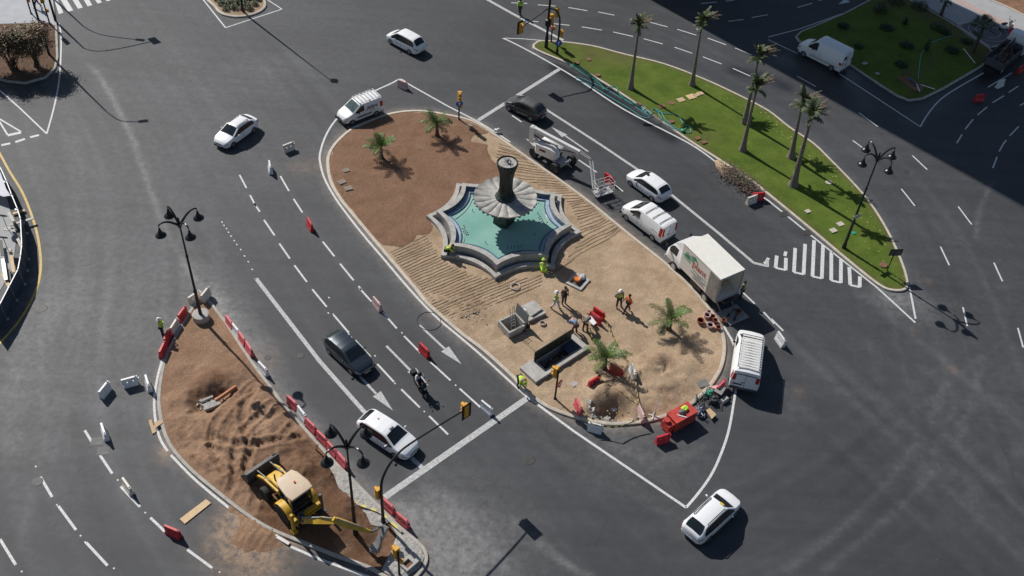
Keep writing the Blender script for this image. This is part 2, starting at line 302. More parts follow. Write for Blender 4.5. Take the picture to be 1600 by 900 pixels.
# ------------------------------------------------------------------ mesh helpers
class MB:
    def __init__(s): s.v = []; s.f = []
    def add(s, V, Fc):
        b = len(s.v); s.v += [tuple(p) for p in V]; s.f += [tuple(i + b for i in f) for f in Fc]; return s
    def box(s, c, size, rz=0.0, M=None, taper=1.0):
        x, y, z = (k / 2 for k in size); V = []
        for sz in (-1, 1):
            t = taper if sz > 0 else 1
            for sx, sy in ((-1, -1), (1, -1), (1, 1), (-1, 1)): V.append(Vector((sx * x * t, sy * y * t, sz * z)))
        R = M if M is not None else Matrix.Rotation(rz, 3, 'Z')
        V = [R @ v + Vector(c) for v in V]
        return s.add(V, [(0, 3, 2, 1), (4, 5, 6, 7), (0, 1, 5, 4), (1, 2, 6, 5), (2, 3, 7, 6), (3, 0, 4, 7)])
    def bar(s, a, b, w, h=None, up=(0, 0, 1)):
        """box beam from a to b"""
        a = Vector(a); b = Vector(b); h = h or w; d = b - a; L = d.length
        if L < 1e-6: return s
        X = d / L; U = Vector(up)
        if abs(X.dot(U)) > 0.98: U = Vector((1, 0, 0))
        Y = U.cross(X).normalized(); Z = X.cross(Y)
        return s.box((a + b) / 2, (L, w, h), M=Matrix((X, Y, Z)).transposed())
    def tube(s, P, r, n=8, cap=True):
        P = [Vector(p) for p in P]; R = r if isinstance(r, (list, tuple)) else [r] * len(P)
        V = []; Fc = []; prevU = None
        for i, p in enumerate(P):
            d = (P[min(i + 1, len(P) - 1)] - P[max(i - 1, 0)]).normalized()
            U = Vector((0, 0, 1)) if prevU is None else prevU
            if abs(d.dot(U)) > 0.97: U = Vector((1, 0, 0))
            A = d.cross(U).normalized(); B = d.cross(A); prevU = U
            for k in range(n):
                t = 2 * PI * k / n; V.append(p + (A * math.cos(t) + B * math.sin(t)) * R[i])
        for i in range(len(P) - 1):
            for k in range(n):
                k2 = (k + 1) % n; Fc.append((i * n + k, i * n + k2, (i + 1) * n + k2, (i + 1) * n + k))
        if cap: Fc.append(tuple(range(n))); Fc.append(tuple((len(P) - 1) * n + k for k in reversed(range(n))))
        return s.add(V, Fc)
    def cyl(s, a, b, r0, r1=None, n=12): return s.tube([a, b], [r0, r0 if r1 is None else r1], n)
    def lathe(s, prof, c=(0, 0, 0), n=16, axis='z'):
        V = []; Fc = []
        for r, z in prof:
            for k in range(n):
                t = 2 * PI * k / n; x, y = r * math.cos(t), r * math.sin(t)
                v = (x, y, z) if axis == 'z' else ((x, z, y) if axis == 'y' else (z, x, y))
                V.append(Vector(v) + Vector(c))
        for i in range(len(prof) - 1):
            for k in range(n):
                k2 = (k + 1) % n; Fc.append((i * n + k, i * n + k2, (i + 1) * n + k2, (i + 1) * n + k))
        Fc.append(tuple(reversed(range(n)))); Fc.append(tuple((len(prof) - 1) * n + k for k in range(n)))
        return s.add(V, Fc)
    def ball(s, c, r, n=10, m=6):
        r = (r, r, r) if isinstance(r, (int, float)) else r; V = []; Fc = []
        for i in range(m + 1):
            a = PI * i / m
            for k in range(n):
                t = 2 * PI * k / n
                V.append((c[0] + r[0] * math.sin(a) * math.cos(t), c[1] + r[1] * math.sin(a) * math.sin(t), c[2] - r[2] * math.cos(a)))
        for i in range(m):
            for k in range(n):
                k2 = (k + 1) % n; Fc.append((i * n + k, i * n + k2, (i + 1) * n + k2, (i + 1) * n + k))
        return s.add(V, Fc)
    def prism(s, P, z0, z1):
        n = len(P); V = [(p[0], p[1], z0) for p in P] + [(p[0], p[1], z1) for p in P]
        return s.add(V, [tuple(reversed(range(n))), tuple(range(n, 2 * n))] + [(i, (i + 1) % n, n + (i + 1) % n, n + i) for i in range(n)])
    def loft(s, rings, cap=True, close=True):
        n = len(rings[0]); V = [p for r in rings for p in r]; Fc = []
        for i in range(len(rings) - 1):
            for k in range(n if close else n - 1):
                k2 = (k + 1) % n; Fc.append((i * n + k, i * n + k2, (i + 1) * n + k2, (i + 1) * n + k))
        if cap: Fc.append(tuple(reversed(range(n)))); Fc.append(tuple((len(rings) - 1) * n + k for k in range(n)))
        return s.add(V, Fc)
    def build(s, name, m, parent=None, smooth=35, label=None):
        me = bpy.data.meshes.new(name); me.from_pydata(s.v, [], s.f); me.validate()
        import bmesh
        bm = bmesh.new(); bm.from_mesh(me); bmesh.ops.recalc_face_normals(bm, faces=bm.faces); bm.to_mesh(me); bm.free()
        for mm in (m if isinstance(m, (list, tuple)) else [m]): me.materials.append(MATS[mm])
        if smooth:
            me.polygons.foreach_set('use_smooth', [True] * len(me.polygons)); me.set_sharp_from_angle(angle=math.radians(smooth))
        o = bpy.data.objects.new(name, me); COL.objects.link(o)
        if parent: o.parent = parent
        if label: o['label'] = label
        return o
def tag(o, label=None, cat=None, group=None, kind=None):
    if label: o['label'] = label
    if cat: o['category'] = cat
    if group: o['group'] = group
    if kind: o['kind'] = kind
    return o
def thing(name, loc, rz, label, cat, group=None):
    o = bpy.data.objects.new(name, None); o.empty_display_size = 0.3; COL.objects.link(o); o.location = loc; o.rotation_euler = (0, 0, rz)
    return tag(o, label, cat, group)
def copy_tree(o, parent=None):
    c = o.copy(); COL.objects.link(c)
    if parent is not None: c.parent = parent
    for ch in o.children: copy_tree(ch, c)
    return c
def smooth_line(P, closed=False, k=6):
    P = [Vector(p) for p in P]; n = len(P); out = []
    rng = range(n) if closed else range(n - 1)
    for i in rng:
        if closed: p0, p1, p2, p3 = P[i - 1], P[i], P[(i + 1) % n], P[(i + 2) % n]
        else: p0, p1, p2, p3 = P[max(i - 1, 0)], P[i], P[i + 1], P[min(i + 2, n - 1)]
        for j in range(k):
            t = j / k
            out.append(0.5 * ((2 * p1) + (-p0 + p2) * t + (2 * p0 - 5 * p1 + 4 * p2 - p3) * t * t + (-p0 + 3 * p1 - 3 * p2 + p3) * t ** 3))
    if not closed: out.append(P[-1])
    return out
def area2(P): return sum(P[i - 1].x * P[i].y - P[i].x * P[i - 1].y for i in range(len(P)))
def offset_loop(P, d):
    """closed loop, d > 0 goes inwards"""
    sgn = 1 if area2(P) > 0 else -1; out = []; n = len(P)
    for i in range(n):
        a = (P[i] - P[i - 1]); b = (P[(i + 1) % n] - P[i])
        na = Vector((-a.y, a.x, 0)); nb = Vector((-b.y, b.x, 0))
        if na.length > 1e-6: na.normalize()
        if nb.length > 1e-6: nb.normalize()
        nn = (na + nb)
        if nn.length < 1e-3: nn = nb
        nn.normalize(); c = max(0.5, nn.dot(nb)); out.append(P[i] + nn * (d * sgn / c))
    return out
def offset_line(P, d):
    out = []
    for i in range(len(P)):
        a = P[min(i + 1, len(P) - 1)] - P[max(i - 1, 0)]; out.append(P[i] + Vector((-a.y, a.x, 0)).normalized() * d)
    return out
def kerb_loop(mb, P, w=0.22, z1=0.13):
    Q = offset_loop(P, w); R = []
    for p, q in zip(P, Q): R.append([Vector((p.x, p.y, -0.05)), Vector((p.x, p.y, z1 - 0.02)), Vector((p.x + (q.x - p.x) * .12, p.y + (q.y - p.y) * .12, z1)), Vector((q.x, q.y, z1)), Vector((q.x, q.y, -0.05))])
    mb.loft(R + [R[0]], cap=False); return Q
def stripe(mb, P, w, z=0.004, jitter=0.0):
    """flat painted ribbon along P"""
    P = [Vector((p[0], p[1], 0)) for p in P]; A = offset_line(P, w / 2); B = offset_line(P, -w / 2); V = []
    for a, b in zip(A, B): V += [(a.x, a.y, z), (b.x, b.y, z)]
    mb.add(V, [(2 * i, 2 * i + 1, 2 * i + 3, 2 * i + 2) for i in range(len(P) - 1)])
def inside(P, x, y):
    c = False; n = len(P); j = n - 1
    for i in range(n):
        if (P[i].y > y) != (P[j].y > y) and x < (P[j].x - P[i].x) * (y - P[i].y) / (P[j].y - P[i].y) + P[i].x: c = not c
        j = i
    return c
def inside_np(P, X, Y):
    c = np.zeros(X.shape, bool); n = len(P); j = n - 1
    for i in range(n):
        yi, yj, xi, xj = P[i].y, P[j].y, P[i].x, P[j].x
        if yi != yj: c ^= ((yi > Y) != (yj > Y)) & (X < (xj - xi) * (Y - yi) / (yj - yi) + xi)
        j = i
    return c
def dist_poly(P, X, Y, closed=True):
    D = np.full(X.shape, 1e9); n = len(P)
    for i in range(n if closed else n - 1):
        a, b = P[i], P[(i + 1) % n]; dx, dy = b.x - a.x, b.y - a.y; L2 = dx * dx + dy * dy + 1e-9
        t = np.clip(((X - a.x) * dx + (Y - a.y) * dy) / L2, 0, 1); D = np.minimum(D, np.hypot(X - a.x - t * dx, Y - a.y - t * dy))
    return D
def terrain(P, spacing, zfun, name, m, attrs=None, kind='structure', edge_z=None):
    """triangulated sheet inside the outline P with heights zfun(X, Y, D)"""
    xs = [p.x for p in P]; ys = [p.y for p in P]
    X, Y = np.meshgrid(np.arange(min(xs), max(xs), spacing), np.arange(min(ys), max(ys), spacing))
    X = (X + np.random.uniform(-.25, .25, X.shape) * spacing).ravel(); Y = (Y + np.random.uniform(-.25, .25, Y.shape) * spacing).ravel()
    k = inside_np(P, X, Y); X = X[k]; Y = Y[k]; D = dist_poly(P, X, Y); k = D > spacing * 0.45; X = X[k]; Y = Y[k]
    VX = np.concatenate([np.array(xs), X]); VY = np.concatenate([np.array(ys), Y]); n = len(P)
    v, e, f, *_ = geometry.delaunay_2d_cdt([Vector((a, b)) for a, b in zip(VX, VY)], [(i, (i + 1) % n) for i in range(n)], [], 1, 1e-5)
    AX = np.array([p.x for p in v]); AY = np.array([p.y for p in v]); AD = dist_poly(P, AX, AY)
    Z = zfun(AX, AY, AD)
    me = bpy.data.meshes.new(name); me.from_pydata(list(zip(AX.tolist(), AY.tolist(), Z.tolist())), [], f); me.materials.append(MATS[m])
    me.polygons.foreach_set('use_smooth', [True] * len(me.polygons))
    for an, fn in (attrs or {}).items():
        a = me.attributes.new(an, 'FLOAT', 'POINT'); a.data.foreach_set('value', np.clip(fn(AX, AY, AD), 0, 1).astype(np.float32))
    o = bpy.data.objects.new(name, me); COL.objects.link(o); o['kind'] = kind
    return o
def fbm(X, Y, s, oct=4, seed=0.0):
    return np.array([noise.fractal(Vector((x * s + seed, y * s - seed, seed)), 0.8, 2.1, oct) for x, y in zip(X, Y)])
def bump_at(X, Y, c, r, h, pw=2.0):
    d = np.hypot(X - c.x, Y - c.y) / r; return h * np.exp(-d ** pw)
# ================================================================== THE SETTING
def Zc(ox, oy, L, s=4.0): return [(ox + a / s, oy + b / s) for a, b in L]
# ---- outlines (photo pixels on the ground)
CEN = [(525,222),(547,203),(575,190),(605,179),(635,174),(665,174),(702,180),(732,187),(752,196),(775,211),(798,227),(840,257),(875,281),(925,318),(985,367),(1010,387),(1040,411),(1082,450),(1101,472),(1122,500),(1132,525),(1134,550),(1127,580),(1107,610),(1080,635),(1050,650),(1010,661),(978,665),(945,665),(892,653),(850,636),(815,610),(800,592),(755,551),(722,526),(695,503),(665,476),(646,452),(600,398),(575,368),(550,338),(530,313),(515,286),(510,258),(513,240)]
LEF = [(318,464),(328,470),(340,485),(357,507),(375,535),(400,572),(425,605),(447,635),(480,672),(520,717),(550,747),(595,792),(625,822),(660,852),(669,872),(662,892),(640,912),(608,908),(575,890),(525,872),(475,852),(432,835),(400,818),(367,795),(337,771),(300,740),(272,710),(260,690),(254,675),(249,655),(246,625),(250,590),(257,560),(270,532),(290,497),(305,474)]
GRA = [(832,73),(836,68),(845,64.5),(875,65.5),(925,72),(975,85),(1037,100),(1100,124),(1150,147),(1200,173),(1235,200),(1272,225),(1300,252),(1337,290),(1362,320),(1387,360),(1408,405),(1419,440),(1415,454),(1395,456),(1372,447),(1325,410),(1262,357),(1200,306),(1175,286),(1120,250),(1075,221),(1025,186),(960,142),(900,107),(840,81)]
DGR = [(1242,58),(1250,50),(1282,37),(1317,22),(1355,2),(1385,-18),(1420,0),(1450,15),(1495,42),(1546,76),(1551,82),(1535,105),(1475,140),(1442,156),(1420,159),(1400,151),(1375,135),(1330,105),(1285,83),(1247,66)]
BED = [(81,-20),(86,20),(90,45),(92,90),(88,108),(72,123),(40,132),(10,129),(-20,120),(-70,100),(-70,-20)]
TOP = [(300,-22),(332,9.6),(340.6,20),(352,25.4),(371,28),(393,25),(409,18.4),(416,10.5),(415,0),(408,-25),(370,-50),(320,-50)]
cen = [Vector((p.x, p.y, 0)) for p in smooth_line(Gs(CEN), True, 4)]
lef = smooth_line(Gs(LEF), True, 4); gra = smooth_line(Gs(GRA), True, 4); dgr = Gs(DGR); bed = Gs(BED); top = smooth_line(Gs(TOP), True, 3)

# ---- ground sheet: asphalt with surface wear attributes
xs = np.concatenate([[-1500, -600, -250, -120, -80], np.arange(-58, 60, 0.2), [80, 120, 250, 600, 1500]])
ys = np.concatenate([[-1200, -400, -100, -20, 10], np.arange(24, 108, 0.2), [130, 180, 300, 700, 1800]])
X, Y = np.meshgrid(xs, ys); nx, ny = len(xs), len(ys); X = X.ravel(); Y = Y.ravel()
dust = np.zeros(X.shape); wet = np.zeros(X.shape); sandy = np.zeros(X.shape); tone = np.full(X.shape, .5)
def blob(px, py, r, s, arr):
    c = G(px, py); arr += s * np.exp(-((X - c.x) ** 2 + (Y - c.y) ** 2) / r ** 2)
for a in ((60, 330, 13, .10), (130, 520, 9, .12), (250, 250, 14, .07), (40, 640, 9, .10), (330, 60, 16, .10), (520, 60, 14, .05), (560, 880, 4, .05), (690, 865, 3.4, .62), (655, 805, 1.8, .4), (720, 890, 2.5, .3), (740, 830, 4.5, .12), (230, 500, 8, .1),
          (850, 70, 2, .35), (1410, 470, 1.3, .4), (1385, 460, 1.4, .3), (1050, 300, 30, .0), (1030, 720, 3.5, .16), (950, 690, 2.5, .22), (1440, 480, 2.0, .15), (410, 120, 3, .12), (1370, 340, 18, .05), (1560, 520, 14, .05), (1240, 640, 1.2, .12), (1350, 600, 2, .0), (30, 470, 5, .12)): blob(*a, dust)
def streak(L, w, s, arr=None, soft=2):
    P = smooth_line(Gs(L), False, 4); d = dist_poly(P, X, Y, False)
    (dust if arr is None else arr).__iadd__(s * np.exp(-(d / w) ** soft))
streak([(322,464),(345,482),(375,518),(405,562),(440,612),(480,662),(520,708),(560,748),(605,792),(650,835),(690,900)], 0.8, .34)
streak([(300,420),(330,455),(372,500),(400,540)], 1.1, .3)
streak([(620,800),(660,835),(690,870),(710,900)], 0.7, .35)
for L, w, s in [([(40,60),(90,170),(118,300),(122,420),(105,560),(60,720),(30,860)], .35, .10), ([(55,60),(105,170),(133,300),(137,420),(120,560),(80,720)], .3, .08), ([(150,100),(215,230),(250,380),(255,520),(238,660)], .4, .08),
                ([(150,110),(185,170),(215,240),(240,310),(270,380),(295,420),(320,460)], .24, .30), ([(140,100),(172,145),(192,185),(213,225)], .2, .28),
                ([(100,470),(60,520),(30,600),(22,700)], 1.0, .16), ([(1430,700),(1380,760),(1310,830),(1230,890)], .28, .17), ([(1465,728),(1420,780),(1350,840),(1290,890)], .28, .17),
                ([(1490,640),(1462,700),(1430,760)], .3, .08), ([(1535,560),(1515,640),(1500,680)], .3, .10), ([(1475,600),(1455,660)], .35, .16), ([(1550,285),(1530,330),(1525,370)], .22, .2), ([(1480,680),(1540,740),(1600,800)], .35, .14),
                ([(1260,540),(1380,640),(1480,730),(1600,850)], .5, .05), ([(1180,480),(1300,600),(1420,700),(1600,880)], .5, .05), ([(840,850),(880,880),(920,900)], .25, .3), ([(800,810),(850,850),(900,890)], .2, .25), ([(1100,700),(1040,720),(960,700)], .3, .12),
                ([(700,520),(760,610),(830,680),(960,760),(1060,810)], .35, .05), ([(610,460),(700,560)], .3, .04), ([(640,740),(700,780),(800,830)], .25, .08), ([(20,150),(60,240),(85,330),(90,430)], .25, .07),
                ([(430,60),(560,160)], .5, .04), ([(260,60),(420,270),(560,440)], .4, .05), ([(220,10),(400,250),(520,420)], .35, .04), ([(330,700),(300,800),(270,870)], .5, .0)]: streak(L, w, s)
def tpoly(L, v, soft=.25):
    P = Gs(L); d = dist_poly(P, X, Y); s_ = np.where(inside_np(P, X, Y), d, -d); tone.__iadd__(v * np.clip(s_ / soft * .5 + .5, 0, 1))
tpoly([(-60,-60),(110,-60),(142,100),(172,145),(192,185),(215,240),(240,310),(270,380),(295,420),(318,460),(250,560),(245,660),(300,740),(430,835),(430,960),(-200,960),(-200,100)], .075)
tpoly([(400,435),(450,500),(500,565),(567,641),(662,733),(824,622),(700,500),(600,398),(520,300),(470,150),(300,-60),(190,-60),(330,200)], -.035)
tpoly([(747,188),(874,108),(1100,240),(1300,400),(1430,504),(1180,500),(1100,470),(930,320)], -.05)
for L_, v_ in [([(618,28),(650,32),(645,48),(612,44)], .10), ([(120,165),(145,170),(140,182),(118,176)], .10), ([(1530,330),(1562,325),(1560,352),(1528,350)], .06), ([(662,520),(700,505),(690,530),(668,545)], .07), ([(1430,480),(1470,500),(1450,530),(1420,515)], .05), ([(980,705),(1090,690),(1060,760),(1010,745)], .06), ([(500,470),(530,460),(560,510),(530,520)], .05), ([(96,70),(128,66),(126,76),(97,80)], .12), ([(1150,640),(1230,660),(1210,720),(1160,700)], -.05), ([(260,120),(330,140),(350,230),(280,200)], .05), ([(450,110),(520,100),(560,160),(480,170)], -.04), ([(1580,440),(1640,460),(1640,560),(1575,530)], -.12), ([(870,720),(930,760),(880,800),(820,760)], -.03)]: tpoly(L_, v_, .12)
for L_, v_ in [([(200,-10),(300,130),(400,290)], -.10), ([(255,-10),(352,130),(450,290),(560,440)], -.06), ([(150,-10),(230,110),(330,290)], -.07), ([(330,270),(345,300),(360,330)], -.08), ([(1030,820),(1040,870),(1030,920)], -.05), ([(50,620),(40,700),(60,780),(130,850)], -.07), ([(60,700),(100,790),(150,870),(210,920)], -.09), ([(1500,450),(1530,520),(1600,640)], -.08), ([(480,300),(560,420),(650,540)], -.05), ([(930,770),(1060,850),(1200,930)], -.05), ([(1200,500),(1350,640),(1500,790)], -.05), ([(1250,520),(1400,660),(1560,820)], -.04), ([(700,250),(600,120),(500,20)], -.04)]:
    P = smooth_line(Gs(L_), False, 4); d = dist_poly(P, X, Y, False); tone += v_ * np.exp(-(d / .16) ** 2)
# long faint tyre bands that follow the traffic on every roadway
def lanes(L, n, gap, w, s):
    P = smooth_line(Gs(L), False, 4)
    for i in range(n):
        Q = offset_line(P, (i - (n - 1) / 2) * gap + random.uniform(-.25, .25)); d = dist_poly(Q, X, Y, False); dust.__iadd__(s * random.uniform(.4, 1.3) * np.exp(-(d / (w * random.uniform(.6, 1.5))) ** 2) * 1.2)
def scuffs(L, n, half, s):
    P = smooth_line(Gs(L), False, 5); N = len(P)
    for i in range(n):
        a = random.randrange(0, int(N * .7)); b = min(N, a + random.randrange(max(4, int(N * .25)), max(6, int(N * .7)))); o0, o1 = random.uniform(-half, half), random.uniform(-1.2, 1.2)
        Q = offset_line(P, 0)[a:b]; nn = offset_line(P, 1)[a:b]; R_ = [q + (m_ - q) * (o0 + o1 * j / len(Q)) for j, (q, m_) in enumerate(zip(Q, nn))]
        if len(R_) < 3: continue
        d = dist_poly(R_, X, Y, False); w = random.uniform(.13, .45); tone.__iadd__(1.9 * s * random.choice((1, 1, -1)) * random.uniform(.35, 1.2) * np.exp(-(d / w) ** 2))
random.seed(77)
lanes([(160,-60),(330,120),(480,330),(640,560),(800,750),(960,930)], 9, 1.9, .3, .035)
lanes([(20,100),(110,230),(165,400),(150,600),(190,780),(300,960)], 9, 1.7, .35, .05)
lanes([(700,60),(900,190),(1100,370),(1300,540),(1500,720),(1680,880)], 8, 1.6, .3, .03)
lanes([(780,-40),(1000,40),(1220,160),(1400,330),(1500,560),(1560,800)], 8, 1.7, .35, .035)
lanes([(1620,560),(1450,700),(1300,820),(1100,930)], 6, 1.5, .3, .03)
scuffs([(20,60),(110,210),(160,370),(150,560),(190,760),(310,960)], 40, 8, .10)
scuffs([(160,-60),(330,120),(480,330),(640,560),(800,750),(960,930)], 40, 9, .075)
scuffs([(700,60),(900,190),(1100,370),(1300,540),(1500,720),(1680,880)], 30, 7, .075)
scuffs([(780,-40),(1000,40),(1220,160),(1400,330),(1500,560),(1560,800)], 30, 6, .07)
scuffs([(1620,560),(1450,700),(1300,820),(1100,930)], 22, 6, .08)
Dc = dist_poly(cen, X, Y); Dl = dist_poly(lef, X, Y); Dg = dist_poly(gra, X, Y)
dust += .30 * np.exp(-(Dc / .55) ** 2) + .16 * np.exp(-Dc / 1.2) + .20 * np.exp(-(Dl / .5) ** 2) + .18 * np.exp(-(Dg / .35) ** 2)
sandy += .35 * np.exp(-(Dc / .5) ** 2) + .25 * np.exp(-(Dl / .45) ** 2)
blob(470, 262, 1.3, .22, sandy); blob(495, 258, .9, .25, sandy); blob(262, 705, .8, .6, sandy); blob(372, 850, 1.7, .8, sandy); blob(420, 868, 1.6, .7, sandy); blob(360, 815, 1.0, .6, sandy); blob(415, 560, 1.3, .25, sandy); blob(380, 880, 1.5, .2, sandy); blob(1250, 612, .45, .2, sandy); blob(1450, 438, .4, .25, sandy); blob(1490, 578, .4, .28, sandy); blob(1428, 515, .4, .2, sandy)
for L, w in [([(1225,95),(1262,108),(1300,122),(1345,112)], 1.2), ([(1150,110),(1190,120),(1225,135)], 1.0), ([(1320,125),(1345,145),(1350,165)], .8), ([(900,92),(850,95)], .0001), ([(868,105),(905,125),(950,150),(1000,185),(1050,215)], .9), ([(1420,190),(1470,160),(1540,120)], 1.0)]: streak(L, w, .8, wet)
ins = inside_np(gra, X, Y); wet[ins] = 0
Zr = np.zeros_like(X)
for isl in (cen, lef): Zr[inside_np(offset_loop(isl, .45), X, Y)] = -1.6       # the road bed is dug out under the islands
V = np.stack([X, Y, Zr], 1)
ii, jj = np.meshgrid(np.arange(nx - 1), np.arange(ny - 1)); a = (jj * nx + ii).ravel(); Fq = np.stack([a, a + 1, a + nx + 1, a + nx], 1)
me = bpy.data.meshes.new('road'); me.vertices.add(len(V)); me.vertices.foreach_set('co', V.ravel())
me.loops.add(Fq.size); me.loops.foreach_set('vertex_index', Fq.ravel()); me.polygons.add(len(Fq)); me.polygons.foreach_set('loop_start', np.arange(0, Fq.size, 4)); me.update(calc_edges=True)
for an, arr in (('dust', dust), ('wet', wet), ('sandy', sandy), ('tone', tone)):
    at = me.attributes.new(an, 'FLOAT', 'POINT'); at.data.foreach_set('value', np.clip(arr, 0, 1).astype(np.float32))
me.materials.append(MATS['asphalt']); o = bpy.data.objects.new('road', me); COL.objects.link(o); o['kind'] = 'structure'

# ---- painted markings
wp = MB(); op = MB(); yp = MB()
def px_stripe(mb, L, w, curve=False, z=0.004):
    P = Gs(L); stripe(mb, smooth_line(P, False, 5) if curve else P, w, z)
def dashes(ox, oy, L, w=0.13, mb=None):
    for x0, y0, x1, y1 in L: px_stripe(mb or wp, Zc(ox, oy, [(x0, y0), (x1, y1)]), w)
dashes(0, 675, [(252,280,326,406),(365,462,475,612),(538,690,672,835),(615,130,702,260),(755,340,875,468),(940,535,1030,622),(1170,735,1327,850),(0,670,98,830),(530,-10,578,68)], .15)
dashes(400, 225, [(152,200,206,294),(235,343,290,428),(417,610,490,702),(525,748,610,852),(642,888,660,915),(50,474,116,572),(-12,370,24,424),(146,622,211,716),(240,758,318,862)])
dashes(0, 225, [(1497,193,1540,275),(1563,320,1600,392)])
dashes(400, 450, [(352,8,442,118),(484,167,580,280),(620,327,716,430),(758,475,862,587),(908,633,1024,747),(1082,800,1200,915),(645,0,722,85),(790,150,880,253),(925,300,1028,405),(1090,462,1216,578),(1272,628,1412,754)])
dashes(800, 0, [(860,138,972,168),(1033,183,1152,220),(1223,238,1338,280),(437,168,562,188),(633,200,757,228),(823,242,942,275),(1016,295,1126,333),(1193,355,1310,400),(1380,427,1490,476),(352,47,472,67),(540,75,640,95),(1180,22,1280,13),(1335,8,1390,0),(1352,133,1447,122),(1498,110,1600,92),(1395,300,1500,344),(160,30,272,38),(-5,17,95,22),(118,132,165,136),(262,148,360,158),(740,118,805,127),(1150,180,1166,185)], .12)
dashes(1200, 0, [(183,477,300,541),(568,704,687,792),(183,47,277,20),(315,5,345,-4),(530,878,640,960),(1180,895,1213,840),(1232,808,1282,745),(1310,718,1370,668),(1403,642,1475,598),(1505,577,1565,538),(1510,850,1567,790),(1470,900,1490,875),(1575,660,1620,632),(1375,545,1525,455)], .12)
dashes(1200, 225, [(902,72,995,160),(833,280,918,387),(1188,390,1273,503),(1078,642,1133,758),(1412,742,1465,858),(1470,0,1445,47),(1432,80,1405,150)], .12)
dashes(1200, 450, [(1218,120,1245,238),(1562,250,1595,372)], .12)
dashes(800, 450, [(1445,30,1517,98),(1572,150,1640,224)], .13)
dashes(1200, 450, [(20,192,95,268)], .13)
for q in [(347,347),(350,352),(354,357),(357,363),(361,369),(366,376),(370,382),(376,390),(382,400),(388,409),(394,421),(399,436),(514,465),(521,491),(549,527),(545,522),(628,520),(617,599),(712,602),(663,643),(586,556),(513,489),(56,729),(89,789),(126,837),(133,847),(178,888),(34,893),(184,750),(227,801),(343,894)]: px_stripe(wp, [(q[0] - .7, q[1] - 1), (q[0] + .7, q[1] + 1)], .09)
# solid edge lines
px_stripe(wp, [(636,130),(700,166),(747,190),(775,207),(797,222)], .15); px_stripe(wp, [(636,130),(628,124.5),(622,124.5),(612,130),(582,144),(550,164),(525,187),(509,212),(500,240),(501,258),(508,281),(525,311),(550,345),(575,376),(600,405),(640,452),(680,494),(725,532),(762,564),(800,599),(825,621)], .16, True)
px_stripe(wp, [(825,621),(897,674),(1072,793)], .17); px_stripe(wp, [(1072,793),(1090,772),(1110,744),(1125,713),(1138,675),(1146,632),(1151,595),(1151,560),(1145,535),(1138,522),(1131,510)], .16, True)
px_stripe(op, [(601,777),(824,622)], .42, z=.008); px_stripe(op, [(747,188),(874,108)], .36, z=.008); px_stripe(op, [(752,-6),(800,21),(880,63)], .32, z=.008)
px_stripe(wp, [(785,59.5),(800,66),(840,87),(900,122),(975,171),(1075,223),(1120,254)], .16, True); px_stripe(wp, [(1188,305),(1200,313),(1275,374),(1370,449),(1430,504)], .15)
px_stripe(wp, [(785,59.5),(815,60.5),(846,63)], .1); px_stripe(wp, [(1421,448),(1430.5,498)], .14)
px_stripe(op, [(812,148),(847,167),(937,225),(992,262),(1050,305),(1125,366),(1178,411)], .24); px_stripe(op, [(1178,411),(1200,416)], .24, z=.009); px_stripe(op, [(1199,417),(1199,405)], .24, z=.013)
px_stripe(op, [(400,435),(450,500),(500,565),(567,641),(610,685),(662,733)], .28)
px_stripe(wp, [(1200,58),(1250,45),(1317,21)], .11, z=.006); px_stripe(wp, [(1200,62),(1247,84)], .11); px_stripe(wp, [(1310,114),(1438,198)], .12)
px_stripe(wp, [(1438,198),(1450,178),(1470,155),(1500,135),(1537,114)], .12, True, z=.007)
px_stripe(wp, [(254,560),(246,590),(241,625),(243,657),(250,685),(262,705)], .15, True); px_stripe(wp, [(267,711),(300,745),(330,771),(366,800)], .15, True); px_stripe(wp, [(454,854),(500,874),(575,901),(620,916)], .15)
px_stripe(wp, [(92,36),(95.5,60),(93,120),(85,165),(73,209)], .13, True); px_stripe(wp, [(73,209),(30,168),(-10,133)], .13, z=.007)
px_stripe(wp, [(290,-35),(318,0),(352.4,43.3)], .13); px_stripe(wp, [(352.4,43.3),(440.4,14.4)], .12, z=.007); px_stripe(wp, [(440.4,14.4),(418.5,0),(400,-15)], .12, z=.010)
px_stripe(wp, [(-2,185),(33,206)], .14); px_stripe(wp, [(33,207),(12,211.5)], .32, z=.007); px_stripe(wp, [(12,211),(-2,188)], .14, z=.010)
for a in [((24,222),(39,217)),((47,214.5),(61,211)),((2,227),(16,224))]: px_stripe(wp, a, .26)
# arrows
def arrow(shaft, head, w=.16, mb=op):
    px_stripe(mb, shaft, w); P = Gs(head); mb.add([(p.x, p.y, .0085) for p in P], [tuple(range(len(P)))])
arrow(Zc(400,450,[(1022,232),(1180,380)]), Zc(400,450,[(1157,398),(1205,365),(1285,477)]))
arrow(Zc(400,450,[(815,362),(965,515)]), Zc(400,450,[(945,525),(1000,500),(1080,612)]))
arrow(Zc(400,450,[(640,542),(750,660)]), Zc(400,450,[(730,678),(780,645),(858,768)]))
arrow(Zc(800,160,[(670,432),(470,295)],5.625), Zc(800,160,[(345,215),(487,285),(440,306)],5.625))
arrow(Zc(800,160,[(300,420),(215,368)],5.625), Zc(800,160,[(118,316),(245,372),(190,386)],5.625))
px_stripe(wp, Zc(800,160,[(585,505),(745,614)],5.625), .13); px_stripe(wp, Zc(800,0,[(0,722),(60,762)]), .13); px_stripe(wp, Zc(800,160,[(900,722),(975,782)],5.625), .12)
P = Gs(Zc(1200,0,[(438,27),(480,-6),(515,10),(500,16)])); wp.add([(p.x, p.y, .005) for p in P], [(0,1,2,3)])
